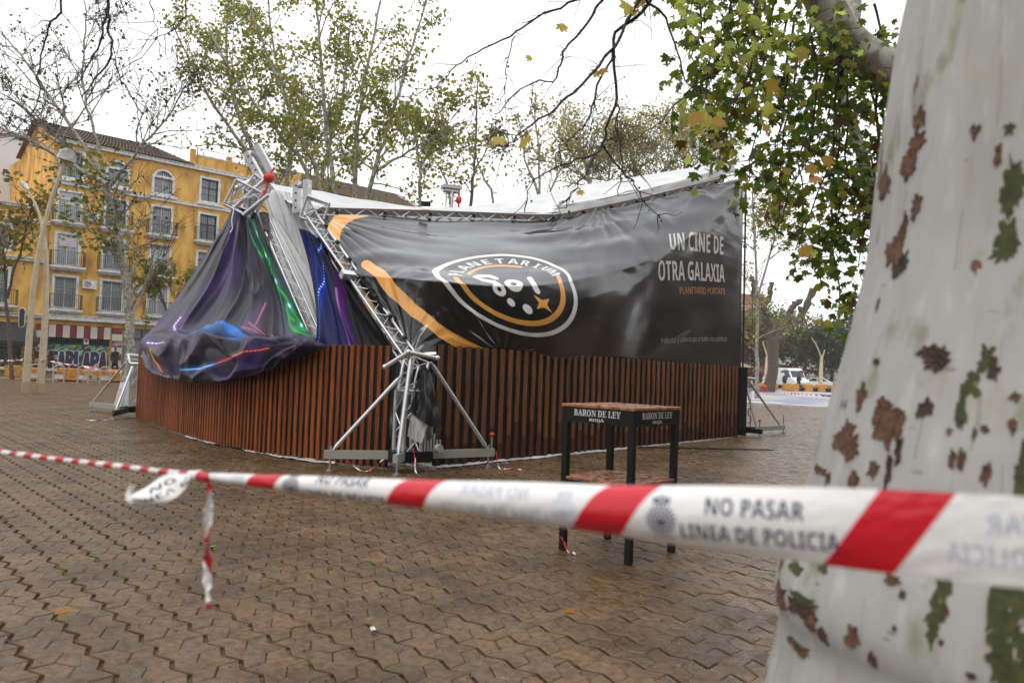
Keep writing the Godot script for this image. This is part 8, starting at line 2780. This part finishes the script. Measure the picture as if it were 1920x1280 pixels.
func make_street_left() -> void:
	var beige := mat("beige painted steel", lin(0.52, 0.45, 0.32), 0.5)
	beige.albedo_texture = mottle(256, [[0.15, Color(0.9, 0.88, 0.85)], [0.5, Color(1, 1, 1)]], 0.03, 601, 5)
	planar(beige, 0.5)
	M.beige = beige
	var t := thing("street_lamp", "tall beige lamp post bending right to a round lamp head before the yellow building", "street lamp", Vector3(-15.01, 0, -24.5))
	var g := Geo.new()
	g.tube(spline(v3([0, 0, 0, 0.01, 1.27, 0, 0.05, 2.93, 0, 0.17, 4.43, 0, 0.46, 6.04, 0, 0.84, 7.28, 0]), 5), PackedFloat32Array([0.116, 0.11, 0.11, 0.107, 0.105, 0.102, 0.099, 0.0963, 0.0935, 0.0908, 0.088, 0.0825, 0.0798, 0.077, 0.0743, 0.0715, 0.0688, 0.066, 0.0633, 0.0605, 0.0578, 0.055, 0.0523, 0.0495, 0.0468, 0.044]), 14)
	obj("post", g, beige, t)
	var b := Geo.new()
	b.rod(Vector3(0, 0, 0), Vector3(0, 0.34, 0), 0.135, 16)
	obj("base_sleeve", b, mat("worn beige sleeve", lin(0.36, 0.28, 0.17), 0.7), t)
	var hd := Geo.new()
	var hp := PackedVector3Array(); var hr := PackedFloat32Array()
	for k in 9:
		hp.append(Vector3(0.86, 7.32, 0) + Vector3(0.25, 0.9, 0.1).normalized() * (k * 0.045))
		hr.append(0.27 * sqrt(maxf(0.02, 1.0 - pow(k / 8.3, 2.0))))
	hd.tube(hp, hr, 20)
	obj("lamp_head", hd, M.white_trim, t)
	var lz := Geo.new()
	lz.rod(Vector3(0.845, 7.27, 0), Vector3(0.86, 7.32, 0), 0.24, 20)
	obj("lamp_glass", lz, mat("dull lamp glass", lin(0.12, 0.11, 0.09), 0.25), t)
	var u := thing("street_lamp", "shorter beige lamp post bending left beside the taller one", "street lamp", Vector3(-14.75, 0, -24.8))
	var g2 := Geo.new()
	g2.tube(spline(v3([0, 0, 0, 0.03, 1.29, 0, 0.03, 2.97, 0, -0.07, 4.48, 0, -0.34, 5.66, 0, -0.75, 6.41, 0]), 5), PackedFloat32Array([0.116, 0.113, 0.11, 0.107, 0.105, 0.102, 0.099, 0.0963, 0.0935, 0.0908, 0.088, 0.0825, 0.0798, 0.077, 0.0743, 0.0715, 0.066, 0.0605, 0.055, 0.0495, 0.044, 0.0413, 0.0385, 0.0358, 0.033, 0.0303]), 14)
	obj("post", g2, beige, u)
	var b2 := Geo.new()
	b2.rod(Vector3(0, 0, 0), Vector3(0, 0.3, 0), 0.135, 16)
	obj("base_sleeve", b2, mat("worn beige sleeve", lin(0.36, 0.28, 0.17), 0.7), u)
	var h2 := Geo.new()
	h2.tube(v3([-0.72, 6.38, 0, -0.86, 6.55, 0, -0.98, 6.68, 0]), PackedFloat32Array([0.05, 0.09, 0.02]), 12)
	obj("lamp_head", h2, M.white_trim, u)
	# narrow sign box on the taller post
	var sg := thing("sign_box", "narrow rounded grey sign box strapped to the taller lamp post", "sign", Vector3(-15.2, 2.33, -24.42), 0.35)
	var so := PackedVector2Array()
	for k in 20:
		var a := TAU * k / 20.0
		so.append(Vector2(cos(a) * 0.09, sin(a) * 0.09 + (0.22 if sin(a) >= 0.0 else -0.22)))
	var sp := Geo.new()
	sp.prism(so, Transform3D(Basis(), Vector3(0, 0, -0.04)), 0.08, 0.01)
	obj("case", sp, M.white_trim, sg)
	var si := Geo.new()
	var sin2 := PackedVector2Array()
	for q in so: sin2.append(q * Vector2(0.78, 0.92))
	si.prism(sin2, Transform3D(Basis(), Vector3(0, 0, 0.04)), 0.004)
	obj("face", si, mat("dark sign face", lin(0.05, 0.05, 0.055), 0.3), sg)
	# bicycle racks
	var at := [Vector3(-20.6, 0, -34.2), Vector3(-19.45, 0, -34.0), Vector3(-18.35, 0, -33.9), Vector3(-17.55, 0, -34.2), Vector3(-16.75, 0, -34.4)]
	var word := ["first bicycle rack from the left, behind the lamp posts", "second bicycle rack from the left, right of the lamp posts", "middle bicycle rack of the row of five", "fourth bicycle rack, left of the slim tree", "last bicycle rack, next to the slim tree"]
	for k in 5:
		var r := thing("bicycle_rack", "steel hoop " + word[k], "bicycle rack", at[k], 0.5, "bicycle racks in a row")
		var h := Geo.new()
		h.tube(spline(v3([-0.2, 0, 0, -0.2, 0.55, 0, -0.16, 0.68, 0, 0, 0.74, 0, 0.16, 0.68, 0, 0.2, 0.55, 0, 0.2, 0, 0]), 4), PackedFloat32Array([0.03]), 10)
		obj("hoop", h, M.alu_dull, r)
		var p := Geo.new()
		p.at_box(Vector3(0, 0.26, 0), Vector3(0.34, 0.17, 0.012))
		obj("plate", p, M.white_trim, r)
	var amber := mat("ochre concrete", lin(0.6, 0.28, 0.045), 0.7)
	amber.albedo_texture = mottle(256, [[0.15, Color(0.7, 0.66, 0.6)], [0.6, Color(1, 1, 1)]], 0.03, 602, 5)
	planar(amber, 0.7)
	M.amber = amber
	var seats := [
		[-24.2, -38.4, "ochre block seat at the picture's left edge"], [-21.2, -35.2, "ochre block seat left of the lamp posts' feet"], [-20.4, -36.2, "ochre block seat behind the lamp posts"],
		[-19.9, -36.0, "ochre block seat right of the lamp posts, behind the racks"], [-20.6, -40.0, "ochre block seat under the graffiti's middle"], [-19.7, -40.4, "ochre block seat under the graffiti's right half"],
		[-18.6, -37.0, "ochre block seat behind the fourth bicycle rack"], [-16.6, -37.4, "ochre block seat half hidden behind the slim tree"], [-23.4, -44.0, "farther ochre block seat under the graffiti's left half"], [-18.5, -42.5, "ochre block seat beside the umbrella walker"]]
	for s in seats: block_seat(Vector3(s[0], 0, s[1]), 0.4, Vector3(0.62, 0.58, 0.62), amber, s[2], "ochre block seats on the left")
	var bn := thing("long_bench", "long low cream bench in front of the dark hedge", "bench", Vector3(-24.5, 0, -40.0), 0.25)
	var bg := Geo.new()
	board(bg, Vector3(0, 0.4, 0), Vector3(7.6, 0.12, 0.5), 0.01)
	obj("seat", bg, beige, bn)
	for x in [-3.2, 0.0, 3.2]:
		var l := Geo.new()
		board(l, Vector3(x, 0.17, 0), Vector3(0.3, 0.34, 0.4), 0.01)
		obj("leg", l, beige, bn)
	# pale kerb line between square and street
	var kg := Geo.new()
	kg.box(Transform3D(Basis(Vector3.UP, 0.12), Vector3(-24, 0.0, -36.6)), Vector3(30, 0.12, 0.35))
	setting(obj("kerb", kg, mat("pale kerb stone", lin(0.34, 0.27, 0.2), 0.7)), "pale kerb at the edge of the square")
	var dark := mat("dark umbrella cloth", lin(0.02, 0.02, 0.024), 0.5)
	M.brolly = dark
	walker(Vector3(-25.6, 0, -51.0), 0.9, body_mesh(0.2, Color(0.014, 0.014, 0.018), Color(0.018, 0.018, 0.022)), "person in dark coat walking past the graffiti shutter", "grey-black umbrella over the walker at the graffiti", mat("grey umbrella cloth", lin(0.09, 0.09, 0.11), 0.5))

func make_street_right() -> void:
	M.car_glass = mat("car glass", lin(0.03, 0.035, 0.04), 0.08)
	var paint := mat("white car paint", lin(0.7, 0.71, 0.72), 0.3)
	paint.clearcoat_enabled = true
	paint.clearcoat = 0.6
	var van := [[-2.7, 0.35], [2.65, 0.35], [2.75, 0.75], [2.6, 1.05], [1.95, 1.3], [1.3, 2.3], [1.0, 2.48], [-2.5, 2.52], [-2.7, 2.35]]
	vehicle("delivery_van", "white delivery van behind the person with the umbrella", "van", Vector3(34.4, 0, -97.5), -PI / 2 + 0.25, van, 2.0, [[[1.0, 1.35], [1.75, 1.35], [1.25, 2.1], [0.5, 2.1], [0.5, 1.35]]], paint, [-1.7, 1.75], 0.34, [[1.9, 1.38, 1.35, 2.2], [-2.7, 1.3, -2.7, 2.2]])
	var car := [[-2.05, 0.3], [2.0, 0.3], [2.1, 0.6], [1.95, 0.82], [1.1, 0.95], [0.45, 1.42], [-0.9, 1.46], [-1.75, 1.0], [-2.1, 0.9]]
	var cg := [[[0.9, 0.98], [0.4, 1.36], [-0.15, 1.38], [-0.15, 0.98]], [[-0.25, 0.98], [-0.25, 1.38], [-0.85, 1.38], [-1.4, 1.02]]]
	vehicle("car", "white car right of the delivery van", "car", Vector3(39.8, 0, -103.0), -0.4 + PI, car, 1.75, cg, paint, [-1.3, 1.35], 0.31, [[1.05, 1.0, 0.5, 1.38], [-1.7, 1.04, -0.98, 1.42]])
	vehicle("car", "white car showing left of the pollarded trunk", "car", Vector3(32.6, 0, -99.5), 0.2, car, 1.75, cg, paint, [-1.3, 1.35], 0.31, [[1.05, 1.0, 0.5, 1.38], [-1.7, 1.04, -0.98, 1.42]])
	vehicle("car", "pale car between the van and the pollarded trunk", "car", Vector3(34.6, 0, -104.5), 0.1, car, 1.75, cg, paint, [-1.3, 1.35], 0.31, [[1.05, 1.0, 0.5, 1.38], [-1.7, 1.04, -0.98, 1.42]])
	var bus := [[-5.0, 0.35], [5.0, 0.35], [5.05, 1.2], [4.95, 3.0], [4.8, 3.1], [-4.9, 3.1], [-5.0, 3.0]]
	var bw := []
	for k in 6: bw.append([[-4.6 + k * 1.5, 0.95], [-3.25 + k * 1.5, 0.95], [-3.25 + k * 1.5, 1.6], [-4.6 + k * 1.5, 1.6]])
	vehicle("bus", "bright red bus behind the pollarded trunk", "bus", Vector3(34.4, 0, -111.5), 0.0, bus, 2.5, bw, mat("red bus paint", lin(0.6, 0.02, 0.025), 0.3), [-3.2, 3.2], 0.45, [[5.03, 1.3, 4.96, 2.7], [-5.0, 1.3, -5.0, 2.6]])
	# kiosk parasol
	var ks := thing("parasol", "cream parasol roofs of a kiosk beside the banner's edge", "parasol", Vector3(26.5, 0, -92.0))
	var pg := Geo.new()
	pg.tube(v3([0, 2.35, 0, 0, 2.6, 0, 0, 2.95, 0]), PackedFloat32Array([1.9, 1.2, 0.05]), 8)
	obj("canopy", pg, M.cream, ks)
	var pp := Geo.new()
	pp.rod(Vector3(0, 0, 0), Vector3(0, 2.6, 0), 0.04, 8)
	obj("pole", pp, M.alu_dull, ks)
	# benches made of blocks and slabs
	var names := ["ochre bench block right of the pollarded trunk", "ochre bench block below the white van", "ochre bench block below the right umbrella walker", "ochre bench block below the white car", "ochre bench block left of the branching lamp", "last ochre bench block before the near trunk", "ochre bench block behind the pollarded trunk", "ochre bench block left of the pollarded trunk"]
	var xs := [27.2, 27.9, 29.3, 30.6, 31.9, 33.2, 26.0, 24.9]
	for k in 8:
		block_seat(Vector3(xs[k], 0, -77.6 - k * 0.1), 0.1, Vector3(0.8, 0.72, 0.6), M.amber, names[k], "ochre bench blocks on the far plaza")
	for k in 5:
		var t := thing("bench_slab", ["dark bench slab beside the pollarded trunk", "dark bench slab below the van's wheels", "dark bench slab under the right umbrella walker", "dark bench slab under the white car", "dark bench slab near the branching lamp"][k], "bench", Vector3([27.55, 28.6, 29.95, 31.25, 32.55][k], 0, -77.8), 0.1, "dark bench slabs on the far plaza")
		var g := Geo.new()
		board(g, Vector3(0, 0.36, 0), Vector3(0.56, 0.1, 0.55), 0.01)
		obj("seat", g, mat("dark timber", lin(0.09, 0.045, 0.018), 0.6), t)
		var h := Geo.new()
		board(h, Vector3(0, 0.16, 0), Vector3(0.4, 0.3, 0.4), 0.0)
		obj("plinth", h, M.rubber, t)
	var pb := thing("planter_box", "orange-red latticed planter box at the foot of the pollarded tree", "planter", Vector3(21.2, 0, -66.5), 0.1)
	var px := Geo.new()
	board(px, Vector3(0, 0.3, 0), Vector3(0.6, 0.6, 0.5), 0.01)
	obj("box", px, mat("orange box", lin(0.52, 0.13, 0.02), 0.7), pb)
	var lt := Geo.new()
	for k in 3:
		lt.box(Transform3D(Basis(Vector3.BACK, 0.78), Vector3(-0.18 + k * 0.18, 0.3, 0.256)), Vector3(0.05, 0.5, 0.012))
		lt.box(Transform3D(Basis(Vector3.BACK, -0.78), Vector3(-0.18 + k * 0.18, 0.3, 0.262)), Vector3(0.05, 0.5, 0.012))
	obj("lattice", lt, M.dark_red, pb)
	# branching lamp posts
	for k in 2:
		var t := thing("branching_lamp", ["cream branching lamp post left of the pollarded trunk", "cream forked lamp post right of the white car"][k], "street lamp", [Vector3(25.9, 0, -80.0), Vector3(32.6, 0, -83.0)][k])
		var g := Geo.new()
		g.tube(v3([0, 0, 0, 0, 2.0, 0, 0.03, 3.3, 0, 0.1, 3.7, 0]), PackedFloat32Array([0.26, 0.2, 0.15, 0.1]), 12)
		obj("post", g, M.beige, t)
		for a in [[v3([0.05, 3.5, 0, 0.35, 4.4, 0, 0.7, 5.2, 0, 1.5, 6.2, 0, 2.3, 6.7, 0]), v3([0.03, 3.4, 0, -0.25, 4.2, 0, -0.45, 4.9, 0])], [v3([0.05, 3.4, 0, -0.3, 4.3, 0, -0.7, 5.1, 0, -1.1, 5.6, 0]), v3([0.05, 3.4, 0, 0.25, 4.0, 0, 0.35, 4.4, 0])]][k]:
			var b := Geo.new()
			b.tube(spline(a, 3), PackedFloat32Array([0.08, 0.08, 0.07, 0.06, 0.06, 0.05, 0.05, 0.045, 0.04, 0.04, 0.035, 0.03, 0.03]), 8)
			obj("arm", b, M.beige, t)
	# walkers under umbrellas
	var me := body_mesh(0.14, Color(0.012, 0.012, 0.014), Color(0.016, 0.016, 0.02))
	walker(Vector3(30.3, 0, -83.0), 0.4, me, "person in black coat in front of the white van", "black umbrella over the person at the white van", M.brolly)
	walker(Vector3(29.0, 0, -83.5), -0.7, me, "person in black between the pollarded trunk and the van", "black umbrella next to the pollarded trunk's right side", M.brolly)
	walker(Vector3(26.2, 0, -83.0), 2.6, me, "person in black left of the pollarded trunk", "black umbrella left of the pollarded trunk", M.brolly)
	walker(Vector3(25.3, 0, -82.0), 0.2, body_mesh(0.1, Color(0.02, 0.018, 0.018), Color(0.14, 0.09, 0.05)), "person in brown trousers nearest the banner's edge", "dark umbrella nearest the banner's edge", M.brolly)

# ---------------------------------------------------------------- small things on the ground
func make_litter() -> void:
	var r := rng(701)
	var out := leaf_outline()
	var shapes := []
	for k in 3:
		var g := Geo.new()
		lay_leaf(g, Transform3D(Basis(Vector3(1, 0, 0), Vector3(0, 0, -1), Vector3(0, 1, 0)), Vector3(0, 0.012, 0)), 1.0, [0.4, -0.25, 0.7][k], out)
		shapes.append(g.mesh())
	var spots := [[2.0, -7.4, 0], [1.8, -8.1, 0], [1.35, -7.6, 1], [0.15, -8.9, 0], [2.6, -6.6, 2], [3.2, -9.4, 0], [4.4, -12.2, 2], [3.1, -11.0, 1], [-0.35, -9.2, 2], [2.2, -9.8, 2], [5.6, -13.8, 2], [6.3, -15.2, 2], [-3.6, -7.2, 2], [-0.55, -4.6, 2], [0.35, -4.3, 1], [-1.1, -5.0, 2], [1.2, -4.2, 2], [1.6, -6.2, 0], [-2.0, -5.5, 2], [-2.2, -4.0, 1]]
	for s in spots:
		var o := obj_mesh("fallen_leaf", shapes[r.randi() % 3], [M.gold_leaf, M.orange_leaf, M.brown_leaf][s[2]])
		o.transform = Transform3D(Basis(Vector3.UP, r.randf() * TAU).scaled(Vector3.ONE * r.randf_range(0.035, 0.07)), Vector3(s[0], 0.0, s[1]))
		tag(o, ["yellow fallen leaf lying flat on the brown pavers", "small orange fallen leaf lying on the brown pavers", "small dark brown leaf scrap lying on the pavers"][s[2]], "leaf", ["yellow leaves on the paving", "orange leaves on the paving", "brown leaf scraps on the paving"][s[2]])
	var w := thing("wrapper", "crumpled white and blue wrapper lying in a paver slot", "litter", Vector3(-0.62, 0.006, -3.86), 0.5)
	var g := Geo.new()
	g.box(Transform3D(Basis(Vector3.RIGHT, 0.3), Vector3(0, 0.008, -0.012)), Vector3(0.022, 0.008, 0.026))
	obj("white_half", g, M.white_trim, w)
	var b := Geo.new()
	b.box(Transform3D(Basis(Vector3.RIGHT, -0.2), Vector3(0, 0.006, 0.014)), Vector3(0.022, 0.007, 0.022))
	obj("blue_half", b, mat("blue print", lin(0.03, 0.06, 0.16), 0.5), w)
	# slotted drain in the paving right of the table
	var d := thing("drain_channel", "dark slotted drain channel in the paving behind the bar table", "drain", Vector3(3.4, 0.003, -13.95), 0.16)
	var f := Geo.new()
	f.at_box(Vector3(0, 0, 0.05), Vector3(2.7, 0.012, 0.018)); f.at_box(Vector3(0, 0, -0.05), Vector3(2.7, 0.012, 0.018))
	obj("frame", f, M.black_steel, d)
	var q := Geo.new()
	for k in 90: q.at_box(Vector3(-1.33 + k * 0.03, -0.001, 0), Vector3(0.012, 0.008, 0.08))
	obj("grating", q, M.black_steel, d)
	# bits of grit and bark that lie about on the stones
	var grit := Geo.new()
	grit.coloured = true
	for k in 520:
		var z := -2.9 - pow(r.randf(), 1.4) * 9.0
		var c := Vector3(r.randf_range(-0.72, 0.6) * -z, 0.001, z)
		var s := r.randf_range(0.003, 0.011)
		var a := r.randf() * TAU
		grit.tint = [Color(0.03, 0.018, 0.012), Color(0.1, 0.04, 0.015), Color(0.16, 0.1, 0.05), Color(0.02, 0.02, 0.02)][r.randi() % 4]
		var u := Vector3(cos(a), 0, sin(a)) * s; var v := Vector3(-sin(a), 0, cos(a)) * s * 0.6; var t := Vector3.UP * s * 0.5
		grit.tri(c - u, c + v, c + t); grit.tri(c + v, c + u, c + t); grit.tri(c + u, c - v, c + t); grit.tri(c - v, c - u, c + t)
	var gm := mat("grit", Color.WHITE, 0.8)
	gm.vertex_color_use_as_albedo = true
	stuff(obj("grit", grit, gm), "small crumbs of bark and grit scattered over the pavers")
